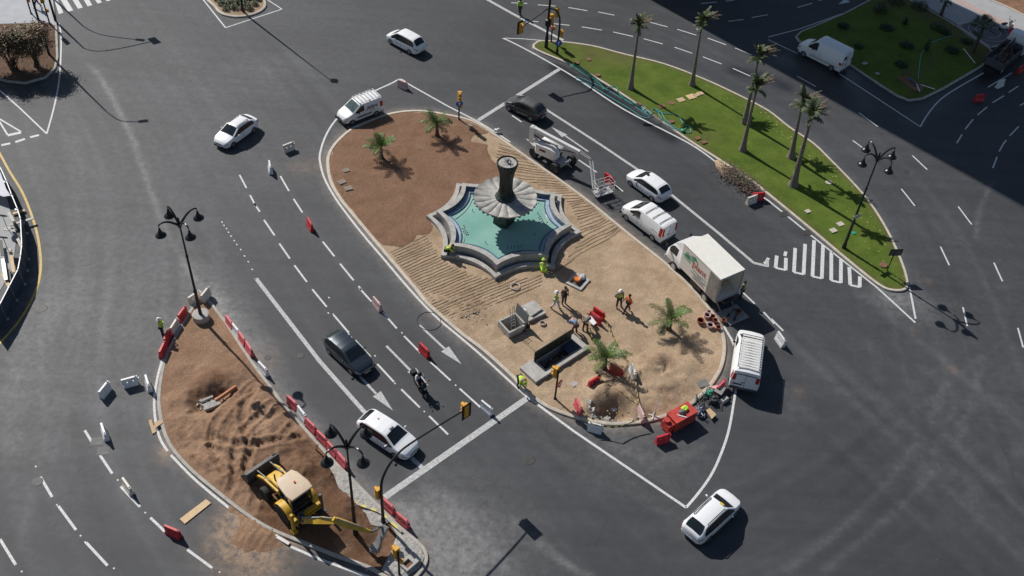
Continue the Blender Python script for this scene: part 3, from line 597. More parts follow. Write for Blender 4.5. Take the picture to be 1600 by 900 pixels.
# hatched wedge before the grass island
for L in [[(55,698),(47,774),(110,788),(112,712)], [(105,700),(112,672)], [(170,650),(162,802),(222,815),(232,625)], [(288,602),(278,828),(336,840),(344,632)], [(396,675),(395,853),(455,867),(456,722)], [(508,770),(514,882),(573,894),(574,828)], [(3,712),(-12,740),(-26,745)]]:
    Q = Zc(1200, 225, L)
    if len(Q) < 4: px_stripe(wp, Q, .24); continue
    px_stripe(wp, [Q[0], Q[1]], .27); px_stripe(wp, [Q[3], Q[2]], .27, z=.0045); px_stripe(wp, [Q[1], Q[2]], .2, z=.008)
# zebra
for L in [[(330,-30),(352,-20),(396,80),(367,88)], [(330,-80),(370,-80),(458,65),(425,73)], [(405,-80),(440,-80),(518,47),(487,55)], [(475,-80),(510,-80),(577,32),(548,40)], [(540,-80),(575,-80),(637,15),(610,22)], [(600,-80),(635,-80),(692,2),(668,8)], [(655,-80),(690,-80),(745,-12),(722,-6)]]:
    P = Gs(Zc(0, 0, L)); wp.add([(p.x, p.y, .005) for p in P], [(0, 1, 2, 3)])
px_stripe(yp, [(-14,215),(3,246),(15,268),(35.6,302),(53,347),(62,388),(63,425),(53,461),(30,501),(-4,540)], .17, True)
wp.build('road_marking', 'white_paint', smooth=0)['kind'] = 'structure'
op.build('worn_road_marking', 'old_white_paint', smooth=0)['kind'] = 'structure'
yp.build('yellow_road_marking', 'yellow_paint', smooth=0)['kind'] = 'structure'

# ---- kerbs
k = MB(); cen_in = kerb_loop(k, cen, .24, .14); k.build('kerb', 'kerb_pale')['kind'] = 'structure'
k = MB(); lef_in = kerb_loop(k, lef, .2, .14); k.build('kerb', 'kerb_stone')['kind'] = 'structure'
k = MB(); gra_in = kerb_loop(k, gra, .2, .13); k.build('kerb', 'kerb_pale')['kind'] = 'structure'
k = MB(); dgr_in = kerb_loop(k, dgr, .2, .13); k.build('kerb', 'kerb_stone')['kind'] = 'structure'
k = MB(); bed_in = kerb_loop(k, bed, .2, .13); k.build('kerb', 'kerb_stone')['kind'] = 'structure'
k = MB(); top_in = kerb_loop(k, top, .25, .14); k.build('kerb', 'kerb_pale')['kind'] = 'structure'

# ---- central island: sand, compost sheet
pit1 = G(957, 640); pit2 = G(1040, 585); heap1 = G(950, 622); heap2 = G(1018, 590); heap3 = G(1075, 590)
_O = [G(811, 575, .35), G(837, 597, .35), G(921, 543, .35)]; _u = (_O[2] - _O[1]).normalized(); _v = (_O[0] - _O[1]).normalized(); _v = (_v - _u * _v.dot(_u)).normalized(); _Lu = (_O[2] - _O[1]).length; _Lv = (_O[0] - _O[1]).length
pit_in = [_O[1] + _u * a + _v * b for a, b in ((1.05, .2), (_Lu - .35, .2), (_Lu - .35, _Lv - .15), (1.05, _Lv - .15))]
_s = G(800, 513, .1); _c, _n = math.cos(math.radians(38)), math.sin(math.radians(38)); shaft_in = [_s + Vector((_c * a - _n * b, _n * a + _c * b, 0)) for a, b in ((-.62, -.55), (.62, -.55), (.62, .55), (-.62, .55))]
def zc(X, Y, D):
    n = fbm(X, Y, .9, 5) * .035 + fbm(X, Y, 3.2, 3, 5) * .018
    n = n + np.clip((G(820, 480).y + 4 - Y) / 6, 0, 1) * (np.abs(fbm(X, Y, 1.6, 5, 41)) * .07 + fbm(X, Y, 5.5, 3, 17) * .022)
    z = .10 + n
    z += bump_at(X, Y, heap1, 1.3, .55) + bump_at(X, Y, G(920, 648), .8, .35) + bump_at(X, Y, G(990, 650), 1.1, .4) + bump_at(X, Y, G(975, 628), .9, .3) - bump_at(X, Y, G(945, 645), .95, .8, 3) - bump_at(X, Y, G(967, 648), .9, .8, 3)
    z += bump_at(X, Y, G(1012, 580), .9, .45) + bump_at(X, Y, G(1068, 577), 1.0, .4) + bump_at(X, Y, G(1035, 602), 1.2, .42) + bump_at(X, Y, G(1030, 562), .7, .35) - bump_at(X, Y, G(1036, 583), .8, .25, 2) * (1 + fbm(X, Y, 1.5, 4, 3)) - bump_at(X, Y, G(1055, 588), .5, .2)
    rough = np.exp(-((X - G(1000, 620).x) ** 2 + (Y - G(1000, 620).y) ** 2) / 16) + .8 * np.exp(-((X - G(745, 490).x) ** 2 + (Y - G(745, 490).y) ** 2) / 4)
    z += rough * (fbm(X, Y, 2.3, 5, 9) * .12 + np.abs(fbm(X, Y, 4.5, 4, 19)) * .07)
    w = np.clip(D / .5, 0, 1); z = .10 + (z - .10) * w
    for pg in (pit_in, shaft_in): z[inside_np(pg, X, Y)] = -1.1
    return z
def moist_c(X, Y, D):
    return (1 + fbm(X, Y, 1.6, 4, 30)) * (.55 * bump_at(X, Y, pit1, 1.4, 1) + .35 * bump_at(X, Y, G(1022, 566), .8, 1) + .3 * bump_at(X, Y, G(1050, 572), .6, 1)) + .35 * bump_at(X, Y, G(745, 488), 1.3, 1) + .2 * (fbm(X, Y, .6, 4, 3) > .2) + .3 * bump_at(X, Y, G(925, 510), .9, 1)
sand_o = terrain(cen_in, .2, zc, 'sand_ground', 'sand', {'moist': moist_c})
COMP = Zc(480,100,[(125,620),(140,560),(190,490),(290,405),(400,345),(500,322),(600,305),(740,303),(880,325),(930,340),(1060,390),(1130,430),(1120,440),(1080,448),(1030,462),(1028,490),(1080,502),(1125,512),(1130,560),(1150,600),(1190,640),(1220,760)])
COMP += Zc(660,220,[(560,230),(420,300),(300,290),(150,400),(60,480),(60,560),(40,590),(0,600)]) + Zc(400,225,[(1010,580),(960,625),(900,652),(830,640),(760,630),(690,560),(620,470),(545,370),(485,290),(462,240),(455,180)])
comp = Gs(COMP); comp = [p for i, p in enumerate(comp) if (p - comp[i - 1]).length > .25]
cp = []
for i, p in enumerate(comp):
    q = comp[(i + 1) % len(comp)]; n = max(1, int((q - p).length / .35))
    for j in range(n):
        t = p.lerp(q, j / n); nn = noise.noise(t * 1.7) * .16; m_ = noise.noise(t * 1.7 + Vector((9, 3, 0))) * .16; cp.append(Vector((t.x + nn, t.y + m_, 0)))
ci = offset_loop(cen_in, .04)
def clampin(p):
    if inside(ci, p.x, p.y): return p
    best = min(ci, key=lambda q: (q - p).length); return best
cp = [clampin(p) for p in cp]; cp = [p for i, p in enumerate(cp) if (p - cp[i - 1]).length > .06]
def zcomp(X, Y, D): return np.maximum(zc(X, Y, np.full_like(X, 9)), .07) + .035 * np.clip(D / .15, 0, 1) + .01 + fbm(X, Y, 1.4, 4, 2) * .03 * np.clip(D / .3, 0, 1)
terrain(cp, .26, zcomp, 'compost_ground', 'compost')
for L, wd in [([(1280,150),(1235,230),(1180,320),(1120,370),(1060,430),(1075,520)], .5)]:
    pass

# ---- left island: dug soil
RUB = [(512,714),(545,747),(592,794),(622,824),(655,853),(664,872),(655,890),(635,904),(610,902),(596,893),(612,862),(620,838),(608,818),(596,826),(580,822),(572,806),(560,792),(545,778),(530,765),(516,738),(506,716)]
rb = [p if inside(lef_in, p.x, p.y) else min(lef_in, key=lambda q: (q - p).length) for p in Gs(RUB)]
rb = [p for i, p in enumerate(rb) if (p - rb[i - 1]).length > .12]
hole = G(333, 630); ruts = [[(430,575),(360,640),(330,690),(350,740)], [(455,615),(400,660),(370,700),(365,760),(330,800)], [(470,650),(440,690),(400,700),(380,745)], [(400,610),(380,650),(390,700)], [(300,650),(340,690),(395,700),(470,690)], [(330,700),(400,760),(380,830)], [(470,700),(520,760),(560,800)]]
rp = [smooth_line(Gs(r), False, 4) for r in ruts]
act = G(385, 710)
def zl(X, Y, D):
    z = .13 + fbm(X, Y, 1.0, 5, 1) * .05
    wgt = np.clip(1.4 - np.hypot(X - act.x, Y - act.y) / 7.5, 0, 1) * np.clip((G(0, 590).y + 6 - Y) / 3, 0, 1)
    z += wgt * (fbm(X, Y, .7, 5, 4) * .20 + np.abs(fbm(X, Y, 1.3, 5, 7)) * .10 + .06)
    for r in rp:
        d = dist_poly(r, X, Y, False); z += wgt * (.11 * np.exp(-((d - .36) / .09) ** 2) - .10 * np.exp(-(d / .22) ** 2) + .03 * np.exp(-(d / .24) ** 4) * np.sin(21 * (X + .2 * Y)) * np.sin(21 * (Y - .2 * X))); z += wgt * .018 * np.exp(-((d - .0) / .55) ** 2) * np.sin(17 * (X + .6 * Y))
    z -= (bump_at(X, Y, G(318, 634), .85, .42, 3.0) + bump_at(X, Y, G(345, 620), .85, .42, 3.0)) * (1 + .5 * fbm(X, Y, 1.2, 4, 15)); z += bump_at(X, Y, G(370, 640), 1.0, .28) + bump_at(X, Y, G(290, 620), .8, .15) + bump_at(X, Y, G(350, 660), .9, .22); z += bump_at(X, Y, G(325, 605), .9, .3) + bump_at(X, Y, G(360, 590), 1.2, .28) + bump_at(X, Y, G(305, 640), .9, .12)
    z += bump_at(X, Y, G(445, 700), 1.2, .35) + bump_at(X, Y, G(490, 735), 1.2, .35) + bump_at(X, Y, G(540, 800), 1.1, .3) + bump_at(X, Y, G(420, 640), 1.3, .3) + bump_at(X, Y, G(500, 850), 1.3, .2) + bump_at(X, Y, G(390, 690), .9, .3)
    z -= bump_at(X, Y, G(585, 855), .9, .3)
    z = .12 + (z - .12) * np.clip(D / .55, 0, 1); z[inside_np(rb, X, Y)] = .09; return z
def moist_l(X, Y, D):
    a = np.zeros_like(X)
    for q, r, s in [((500, 740), 2.0, .9), ((540, 800), 2.0, 1), ((480, 845), 2.2, 1), ((590, 865), 1.8, 1), ((440, 820), 1.6, .6), ((460, 700), 1.3, .5), ((352, 590), 1.1, .6), ((325, 606), 1.1, .55), ((306, 622), .8, .4), ((420, 800), 1.3, .5), ((395, 745), 1.2, .3), ((430, 850), 1.0, .35)]: a += s * np.exp(-((X - G(*q).x) ** 2 + (Y - G(*q).y) ** 2) / r ** 2)
    return a * (1 + .7 * fbm(X, Y, 1.1, 4, 12)) + .12 * fbm(X, Y, 1.2, 4, 6)
terrain(lef_in, .11, zl, 'dug_soil_ground', 'dug_soil', {'moist': moist_l})
# loose concrete rubble and dust in the lower tip and along the right edge of that island
terrain(rb, .12, lambda X, Y, D: .135 + (.07 + .05 * fbm(X, Y, 3, 4, 8)) * np.clip(D / .3, 0, 1) + .02, 'concrete_rubble_ground', 'rubble')
# soil that spilled over the kerb onto the road
SP = [(357,786),(372,784),(392,795),(440,822),(452,838),(448,850),(425,858),(400,862),(380,860),(366,852),(362,840),(370,828),(376,812),(362,800)]
def zs(X, Y, D): return .002 + np.clip(D / .9, 0, 1) * (.17 + .10 * np.abs(fbm(X, Y, 2.2, 5, 3))) + .02 * np.clip(D / .3, 0, 1) * np.sin(14 * (X - .4 * Y))
sp_ = [p + Vector((noise.noise(p * 2.5), noise.noise(p * 2.5 + Vector((5, 5, 5))), 0)) * .28 for p in smooth_line(Gs(SP), True, 7)]
sp_ = [p for i, p in enumerate(sp_) if (p - sp_[i - 1]).length > .05]
terrain(sp_, .12, zs, 'spilled_soil', 'dug_soil', {'moist': lambda X, Y, D: .1 + .2 * fbm(X, Y, 1, 3, 2)}, kind='stuff')

# ---- grass islands
wetg = G(1060, 200)
terrain(gra_in, .5, lambda X, Y, D: .11 + .06 * np.clip(D / 2, 0, 1) + fbm(X, Y, .3, 3) * .03 * np.clip(D, 0, 1), 'grass_lawn', 'grass',
        {'flowers': lambda X, Y, D: np.clip((X - G(1040, 0).x) / 9, 0, 1) * np.clip(1.5 - dist_poly(smooth_line(Gs([(1037,100),(1150,147),(1235,200),(1300,252),(1362,320),(1408,405),(1415,454)]), False, 2), X, Y, False) / 2.2, .12, 1),
         'bare': lambda X, Y, D: .9 * np.exp(-(D / .35) ** 2) + 1.0 * bump_at(X, Y, G(925, 85), 1.8, 1) + .8 * bump_at(X, Y, G(975, 95), 1.5, 1) + .6 * bump_at(X, Y, G(1100, 215), 1.3, 1) + .35 * bump_at(X, Y, G(860, 78), 1.0, 1)}, kind='stuff')
terrain(dgr_in, .5, lambda X, Y, D: .11 + .06 * np.clip(D / 2, 0, 1), 'grass_lawn', 'grass',
        {'flowers': lambda X, Y, D: X * 0, 'bare': lambda X, Y, D: 1.6 * np.exp(-(dist_poly(Gs([(1355,-2),(1420,8),(1470,35),(1520,68),(1540,90)]), X, Y, False) / 1.4) ** 2) + 1.3 * np.exp(-(dist_poly(Gs([(1418,118),(1432,142)]), X, Y, False) / .8) ** 2) + .9 * np.exp(-(dist_poly(Gs([(1470,70),(1440,120)]), X, Y, False) / .25) ** 2)}, kind='stuff')
def bump_soil(X, Y, D): return .10 + (.05 + fbm(X, Y, 1.1, 4) * .06) * np.clip(D / .5, 0, 1)
BEDS = Gs([(79,36),(88,45),(90.5,90),(86.5,106),(71,121),(40,129.5),(10,126.5),(-20,117),(-66,98),(-66,40)])
terrain(BEDS, .4, bump_soil, 'bed_soil', 'soil_bed' if 'soil_bed' in MATS else 'bark_soil')
terrain(top_in, .4, bump_soil, 'bed_soil', 'sand', {'moist': lambda X, Y, D: .25 + 0 * X})
pv = MB(); P = offset_loop(bed, .2); Pp = Gs([(79.5,-40),(85,20),(88,44),(79,37),(-66,41),(-66,-40)]); pv.prism(Pp, -.02, .135); pv.build('sidewalk', 'pavement_grey', smooth=0)['kind'] = 'structure'
# ---- upper right promenade
pv = MB(); pv.prism(Gs([(1385,-30),(1420,-2),(1450,13),(1495,40),(1497,41.5),(1541,29),(1600,62),(1680,110),(1760,60),(1600,-60)]), -.02, .14); pv.build('sidewalk', 'pavement', smooth=0)['kind'] = 'structure'
pv = MB(); pv.prism(Gs([(1497,42),(1541,29.5),(1600,63),(1590,64),(1547,76)]), -.02, .135); pv.build('cobbled_circle_pavement', 'cobble', smooth=0)['kind'] = 'structure'
pv = MB()
for L in [[(1495,41.5),(1547,76)], [(1547,76),(1592,64),(1640,52)]]: stripe(pv, Gs(L), .22, .150)
c0 = G(1543, 51)
for r in (1.2, 1.9, 2.6): stripe(pv, [c0 + Vector((math.cos(t / 24 * 2 * PI) * r * 1.0, math.sin(t / 24 * 2 * PI) * r, 0)) for t in range(25)], .06, .146)
pv.build('paving_border', 'concrete', smooth=0)['kind'] = 'structure'
pv = MB(); stripe(pv, Gs([(1470,-14),(1500,4),(1560,34),(1640,76)]), .9, .147); stripe(pv, Gs([(1510,-22),(1560,4),(1640,46)]), .35, .147); pv.build('pink_paving_band', 'pavement_pink', smooth=0)['kind'] = 'structure'
mp = Gs([(1532,-4),(1570,12),(1640,46),(1700,20),(1620,-40),(1560,-40)])
terrain(mp, .4, lambda X, Y, D: .16 + (.08 + .08 * fbm(X, Y, 1.2, 4)) * np.clip(D / .5, 0, 1), 'mulch_bed', 'mulch')
pv = MB(); kerb_loop(pv, mp, .2, .2); pv.build('kerb', 'kerb_pale')['kind'] = 'structure'
# ================================================================== VEHICLES
def interp(T, x):
    if x <= T[0][0]: return T[0][1]
    for (a, b), (c, d) in zip(T, T[1:]):
        if x <= c: return b + (d - b) * (x - a) / (c - a)
    return T[-1][1]
class Body:
    def __init__(s, L, W, top, belt, plan, zb=.2, tum=.28, crown=.03, edge=.06):
        s.L, s.W, s.top, s.belt, s.plan, s.zb, s.tum, s.crown, s.edge = L, W, top, belt, plan, zb, tum, crown, edge
    def half(s, x):
        w = s.W / 2 * interp(s.plan, x); b = interp(s.belt, x); t = max(interp(s.top, x), b + .035); zb = interp(s.zb, x) if isinstance(s.zb, list) else s.zb
        hc = t - b; e = min(s.edge, hc * .45); y6 = w * .96 - s.tum * (hc - e)
        return [(0, zb), (w * .88, zb), (w * .97, zb + .08), (w, zb + .45 * (b - zb)), (w * .99, b - .06), (w * .965, b), (y6, b + hc - e), (y6 - e * .55, b + hc - e * .3), (y6 - e * 1.8, t), (0, t + s.crown)]
    def P(s, x, t, side=1):
        h = s.half(x); t = min(max(t, 0), 8.9999); i = int(t); f = t - i
        return Vector((x, side * (h[i][0] + (h[i + 1][0] - h[i][0]) * f), h[i][1] + (h[i + 1][1] - h[i][1]) * f))
    def mesh(s, mb, step=.09):
        L = s.L; xs = sorted(set([round(-L / 2 + i * L / int(L / step), 4) for i in range(int(L / step) + 1)] + [x for x, _ in s.top] + [x for x, _ in s.plan])); rings = []
        for x in xs:
            h = s.half(x); rings.append([Vector((x, y, z)) for y, z in h] + [Vector((x, -y, z)) for y, z in reversed(h[1:-1])])
        return mb.loft(rings)
    def patch(s, mb, xa, xb, ta, tb, side=1, nx=6, nt=4, off=.008, slant=0.0):
        V = []
        for i in range(nx + 1):
            for j in range(nt + 1):
                t = ta + (tb - ta) * j / nt; x = xa + (xb - xa) * i / nx + slant * j / nt; e = .01
                p = s.P(x, t, side); n = (s.P(x + e, t, side) - s.P(x - e, t, side)).cross(s.P(x, t + e, side) - s.P(x, t - e, side))
                if n.length > 0: n.normalize()
                if n.y * side < 0 or (abs(n.y) < 1e-4 and n.z < 0): n = -n
                V.append(p + n * off)
        m = nt + 1; mb.add(V, [(i * m + j, (i + 1) * m + j, (i + 1) * m + j + 1, i * m + j + 1) for i in range(nx) for j in range(nt)])
    def across(s, mb, xa, xb, inset=.06, nx=8, ny=8, off=.01):
        V = []
        for i in range(nx + 1):
            x = xa + (xb - xa) * i / nx; h = s.half(x); w = h[8][0] + (h[7][0] - h[8][0]) * .3 - inset; tz = h[8][1]
            d = (interp(s.top, x + .02) - interp(s.top, x - .02)) / .04; n = Vector((-d, 0, 1)).normalized()
            for j in range(ny + 1):
                y = -w + 2 * w * j / ny; z = tz + s.crown * max(0, 1 - abs(y) / max(h[8][0], .01)); V.append(Vector((x, y, z)) + n * off)
        m = ny + 1; mb.add(V, [(i * m + j, (i + 1) * m + j, (i + 1) * m + j + 1, i * m + j + 1) for i in range(nx) for j in range(ny)])
def wheel(root, x, y, r=.32, w=.2, hub='alloy'):
    s = 1 if y > 0 else -1
    t = MB(); t.lathe([(r * .62, -w / 2), (r * .93, -w / 2), (r, -w / 2 + .03), (r, w / 2 - .03), (r * .93, w / 2), (r * .62, w / 2)], (x, y, r), 20, 'y'); wh = t.build('wheel', 'rubber', root)
    t = MB(); t.lathe([(r * .1, s * (w / 2 + .008)), (r * .16, s * (w / 2 - .0)), (r * .6, s * (w / 2 + .004)), (r * .63, s * (w / 2 - .03))], (x, y, r), 20, 'y')
    t.build('rim', hub, wh); return wh
def arch(mb, x, y, r, w=.01):
    n = 20; s = 1 if y > 0 else -1; V = []
    for k in range(n + 1):
        t = PI * k / n; V += [(x + r * math.cos(t), y, max(.0, r * math.sin(t)) + .12 if 0 < k < n else .2), (x + r * math.cos(t), y - s * .3, max(.0, r * math.sin(t)) + .12 if 0 < k < n else .2)]
    mb.add([(v[0], v[1], v[2]) for v in V[0::2]], [tuple(range(n + 1))])
def vehicle(name, label, cat, rear_px, front_px, side, B, paint, wb, r=.31, track=None, group='vehicles around the square', glass='glass', side_glass=(), ws=None, rw=None, head=None, hub='alloy', bumper=None, tail=(4.0, 4.9), mirrors=True, grille=True, offx=0.0, trim=None, sc=.93):
    a, b = G(*rear_px), G(*front_px); d = (b - a).normalized(); nrm = Vector((-d.y, d.x, 0)) * side
    c = (a + b) / 2 - nrm * (B.W / 2 - .02) * sc; root = thing(name, c, math.atan2(d.y, d.x), label, cat, group); root.scale = (sc, sc, sc)
    m = MB(); B.mesh(m); body = m.build('body', paint, root, smooth=38)
    tr = B.W / 2 - .105
    am = MB()
    for sx in (-1, 1):
        for sy in (-1, 1): am = MB(); arch(am, sx * wb / 2 + offx, sy * (B.P(sx * wb / 2 + offx, 3.0).y + .004), r + .055); am.build('wheel_arch', 'black_plastic', body, smooth=0)
    for sx in (-1, 1):
        for sy in (-1, 1): wheel(root, sx * wb / 2 + offx, sy * (B.P(sx * wb / 2 + offx, 3.0).y - .085), r, .2, hub)
    if ws: m = MB(); B.across(m, *ws); m.build('windscreen', glass, root, smooth=60)
    if rw: m = MB(); B.across(m, *rw); m.build('rear_window', 'glass', root, smooth=60)
    if trim:
        for s in (-1, 1): m = MB(); B.patch(m, trim[0], trim[1], 5.06, 6.02, s, 16, 4, .005); m.build('window_surround', 'black_plastic', root, smooth=60)
    for (xa, xb, ta, tb) in side_glass:
        for s in (-1, 1): m = MB(); B.patch(m, xa, xb, ta, tb, s); m.build('side_window', 'glass', root, smooth=60)
    L = B.L / 2
    for s in (-1, 1):
        m = MB(); B.patch(m, L - .38, L - .07, 3.55, 4.75, s, off=.012); m.build('headlight', 'lamp_clear', root, smooth=60)
        m = MB(); B.patch(m, -L + .05, -L + .34, tail[0], tail[1], s, off=.014); m.add([(-L - .015, s * B.W * .45, B.P(-L + .05, tail[0]).z), (-L - .015, s * B.W * .33, B.P(-L + .05, tail[0]).z), (-L - .012, s * B.W * .33, B.P(-L + .05, tail[1]).z), (-L - .012, s * B.W * .44, B.P(-L + .05, tail[1]).z)], [(0, 1, 2, 3)]); m.build('tail_light', 'lamp_red', root, smooth=60)
        if mirrors:
            xm = (ws[0] if ws and ws[0] < ws[1] else L * .3) - .02; z = interp(B.belt, xm) + .07
            m = MB(); m.ball((xm, s * (B.W / 2 + .1), z), (.07, .11, .075)); m.bar((xm, s * (B.W / 2 - .06), z - .03), (xm, s * (B.W / 2 + .1), z), .04); m.build('wing_mirror', paint if paint != 'van_white' else 'black_plastic', root)
    if grille:
        m = MB(); m.box((L + .006, 0, .33), (.03, B.W * .62, .16)); m.box((L + .006, 0, .58), (.03, B.W * .42, .08)); m.build('grille', 'black_plastic', root)
    for sx in (-1, 1): m = MB(); m.box((sx * (L + .024), 0, .46 if sx < 0 else .42), (.012, .5, .11)); m.build('number_plate', 'plate', root, smooth=0)
    if bumper:
        m = MB(); m.box((L - .02, 0, .38), (.12, B.W * .93, .26)); m.build('bumper', bumper, root); m = MB(); m.box((-L + .02, 0, .38), (.12, B.W * .93, .22)); m.build('bumper', bumper, root)
    # door shut lines
    m = MB()
    for x in ((ws[1] if ws[1] < ws[0] else ws[0]) - .25 if ws else 0.6, -.15):
        for s in (-1, 1): B.patch(m, x - .01, x + .01, 2.4, 5.0, s, 1, 6, .004)
    m.build('door_gap', 'black_plastic', body, smooth=0)
    return root, B
def hatch(L=4.2, W=1.78, Ht=1.46, mpv=0.0, sedan=False):
    f = L / 2
    top = [(-f, .80), (-f + .05, .98), (-f + .14, 1.07), (-f + .34, 1.22), (-f + .58, Ht - .10), (-f + .85, Ht - .035), (-.5, Ht), (0, Ht), (.28 + mpv, Ht - .035), (.42 + mpv, Ht - .08), (1.12 + mpv * 1.1, 1.0 + mpv * .12), (1.26 + mpv * .9, .95), (f - .45, .83), (f - .2, .73), (f - .06, .62), (f, .50)]
    if sedan: top = [(-f, .80), (-f + .05, .95), (-f + .32, 1.0), (-f + .80, Ht - .16), (-f + 1.1, Ht - .03), (-.4, Ht), (.1, Ht), (.32, Ht - .05), (1.12, .97), (1.26, .92), (f - .45, .82), (f - .2, .73), (f - .06, .62), (f, .5)]
    belt = [(-f, .78), (-f + .3, .93), (0, .90), (1.0, .86), (f - .4, .74), (f, .50)]
    plan = [(-f, .66), (-f + .05, .78), (-f + .16, .88), (-f + .45, .96), (-.6, 1), (.7, 1), (f - .75, .97), (f - .45, .92), (f - .22, .82), (f - .08, .68), (f, .48)]
    return Body(L, W, top, belt, plan, [(-f, .36), (-f + .3, .2), (f - .3, .19), (f, .3)], tum=.36, crown=.045, edge=.10)
SG = lambda L, m=0: [(-L / 2 + .50, -.72, 5.15, 5.93), (-.68, .10, 5.15, 5.93), (.14, .98 + m, 5.15, 5.93)]
def hatch_kw(L=4.2, m=0.0, sedan=False):
    if sedan: return dict(ws=(1.09, .34, .015), rw=(-L / 2 + .37, -L / 2 + .88, .04), trim=(-L / 2 + .72, 1.0), side_glass=[(-L / 2 + .8, -.72, 5.15, 5.93), (-.68, .10, 5.15, 5.93), (.14, .97, 5.15, 5.93)])
    return dict(ws=(1.09 + m * 1.1, .38 + m, .015), rw=(-L / 2 + .16, -L / 2 + .64, .03), trim=(-L / 2 + .42, 1.02 + m), side_glass=SG(L, m))
def rails(root, B, xa, xb, y, m='black_plastic'):
    for s in (-1, 1):
        z = interp(B.top, 0) + .05; k = MB(); k.tube([(xa, s * y, z - .07), (xa + .1, s * y, z), (xb - .1, s * y, z), (xb, s * y, z - .07)], .032, 6); k.build('roof_rail', m, root)

r1, B = vehicle('car', 'white saloon with black side windows driving down the left roadway, farthest left of the cars', 'car', (398,207), (365,231), 1, hatch(4.4, 1.78, 1.44, sedan=True), 'car_white', 2.62, **hatch_kw(4.4, 0, True))
rails(r1, B, -1.1, .3, .52)
r2, B = vehicle('car', 'white people carrier driving away at the top of the square, alone on the open road', 'car', (638.8,85), (610.5,70), 1, hatch(4.4, 1.8, 1.6, .22), 'car_white', 2.6, **hatch_kw(4.4, .22))
r3, B = vehicle('car', 'dark grey hatchback with a paler roof waiting beyond the boom lift', 'car', (828,190), (795,174), 1, hatch(4.1, 1.75, 1.45), 'car_grey', 2.5, **hatch_kw(4.1))
m = MB(); B.across(m, .30, -1.25, -.02, 10, 6, .004); m.build('roof_panel', 'car_roof_grey', r3, smooth=60)
r4, B = vehicle('taxi', 'white hatchback taxi with a diagonal dark stripe on its door, beside the white panel van', 'taxi', (1018,315.5), (983.5,290.5), 1, hatch(4.3, 1.8, 1.48), 'car_white', 2.55, **hatch_kw(4.3))
def taxi(root, B):
    for s in (-1, 1):
        m = MB(); V = []
        for j in range(7):
            t = 2.6 + (4.9 - 2.6) * j / 6; x = .35 + .38 * j / 6
            for xx in (x, x + .13): p = B.P(xx, t, s); V.append(p + Vector((0, s * .008, 0)))
        m.add(V, [(2 * i, 2 * i + 1, 2 * i + 3, 2 * i + 2) for i in range(6)]); m.build('door_stripe', 'taxi_blue', root, smooth=0)
taxi(r4, B); m = MB(); m.box((.22, 0, 1.56), (.14, .24, .10), taper=.8); m.build('roof_sign', 'black_plastic', r4)
r5, B = vehicle('car', 'dark blue estate car driving in the middle lane beside the dug-up island', 'car', (512,552), (550,587), -1, hatch(4.25, 1.74, 1.46), 'car_blue', 2.5, **hatch_kw(4.25))
r6, B = vehicle('taxi', 'white taxi with dark glass roof end stopping short of the thick stop line', 'taxi', (571,686), (616,716), -1, hatch(4.45, 1.8, 1.48), 'car_white', 2.6, **hatch_kw(4.45))
taxi(r6, B); m = MB(); m.box((.25, .05, 1.54), (.12, .34, .10), taper=.8); m.build('roof_sign', 'lamp_clear', r6)
m = MB(); m.box((-.9, .1, 1.535), (.1, .1, .03)); m.build('roof_aerial', 'orange_tool', r6)
r7, B = vehicle('car', 'white estate car with black roof rails near the bottom point of the white lines', 'car', (1107,846), (1147,808), -1, hatch(4.5, 1.84, 1.62, .1), 'car_white', 2.65, **hatch_kw(4.5, .1))
rails(r7, B, -1.45, .3, .56)
m = MB(); m.box((.42, -.22, 1.655), (.10, .26, .07)); m.build('roof_sign', 'signal_amber', r7)
# --- vans
def vanbody(L, W, Ht, nose=1.0, ramp=.75, belt=1.15, small=False):
    f = L / 2; xb = f - nose
    top = [(-f, Ht - .25), (-f + .04, Ht - .06), (-f + .25, Ht), (xb - ramp - .3, Ht), (xb - ramp, Ht - .05), (xb, belt + .08), (xb + .15, belt), (f - .22, belt - .22), (f - .06, belt - .34), (f, belt - .52)]
    bl = [(-f, belt), (xb, belt - .03), (f - .3, belt - .26), (f, belt - .6)]
    plan = [(-f, .95), (-f + .1, 1), (xb - .2, 1), (xb + .2, .97), (f - .3, .88), (f - .08, .76), (f, .62)]
    return Body(L, W, top, bl, plan, [(-f, .3), (f - .3, .24), (f, .3)], tum=.13, crown=.035, edge=.09)
def vankw(L, nose, ramp): f = L / 2; xb = f - nose; return dict(ws=(xb - .02, xb - ramp + .06, .02), side_glass=[(xb - ramp - .35, xb - .22, 5.05, 5.92)])
def rear_doors(root, B, glass=False):
    f = B.L / 2; Ht = interp(B.top, -f + .3); m = MB(); m.box((-f - .006, 0, Ht / 2 + .12), (.014, .02, Ht - .55)); m.box((-f - .012, .15, .95), (.02, .22, .05)); m.build('rear_door_seam', 'black_plastic', root, smooth=0)
r8, B = vehicle('van', 'small white van with a ladder rack and dark side lettering at the round island tip', 'van', (588.5,181.5), (551,196), 1, vanbody(4.1, 1.75, 1.78, .95, .8, 1.08), 'van_white', 2.5, bumper='black_plastic', glass='glass_pale', tail=(3.8, 5.6), **vankw(4.1, .95, .8))
m = MB()
for i in range(7): m.bar((-1.9 + i * .36, -.68, 1.9), (-1.9 + i * .36, .68, 1.9), .06, .03)
for s in (-1, 1):
    m.tube([(-1.95, s * .68, 1.9), (.3, s * .68, 1.9)], .022, 6)
m.build('roof_rack', 'lift_white', r8)
m = MB()
for x in (-1.7, -.7, .2):
    for s in (-1, 1): m.bar((x, s * .7, 1.72), (x, s * .7, 1.93), .05)
m.bar((.25, -.66, 1.88), (.25, .66, 1.88), .05, .05); m.build('rack_foot', 'black_plastic', r8)
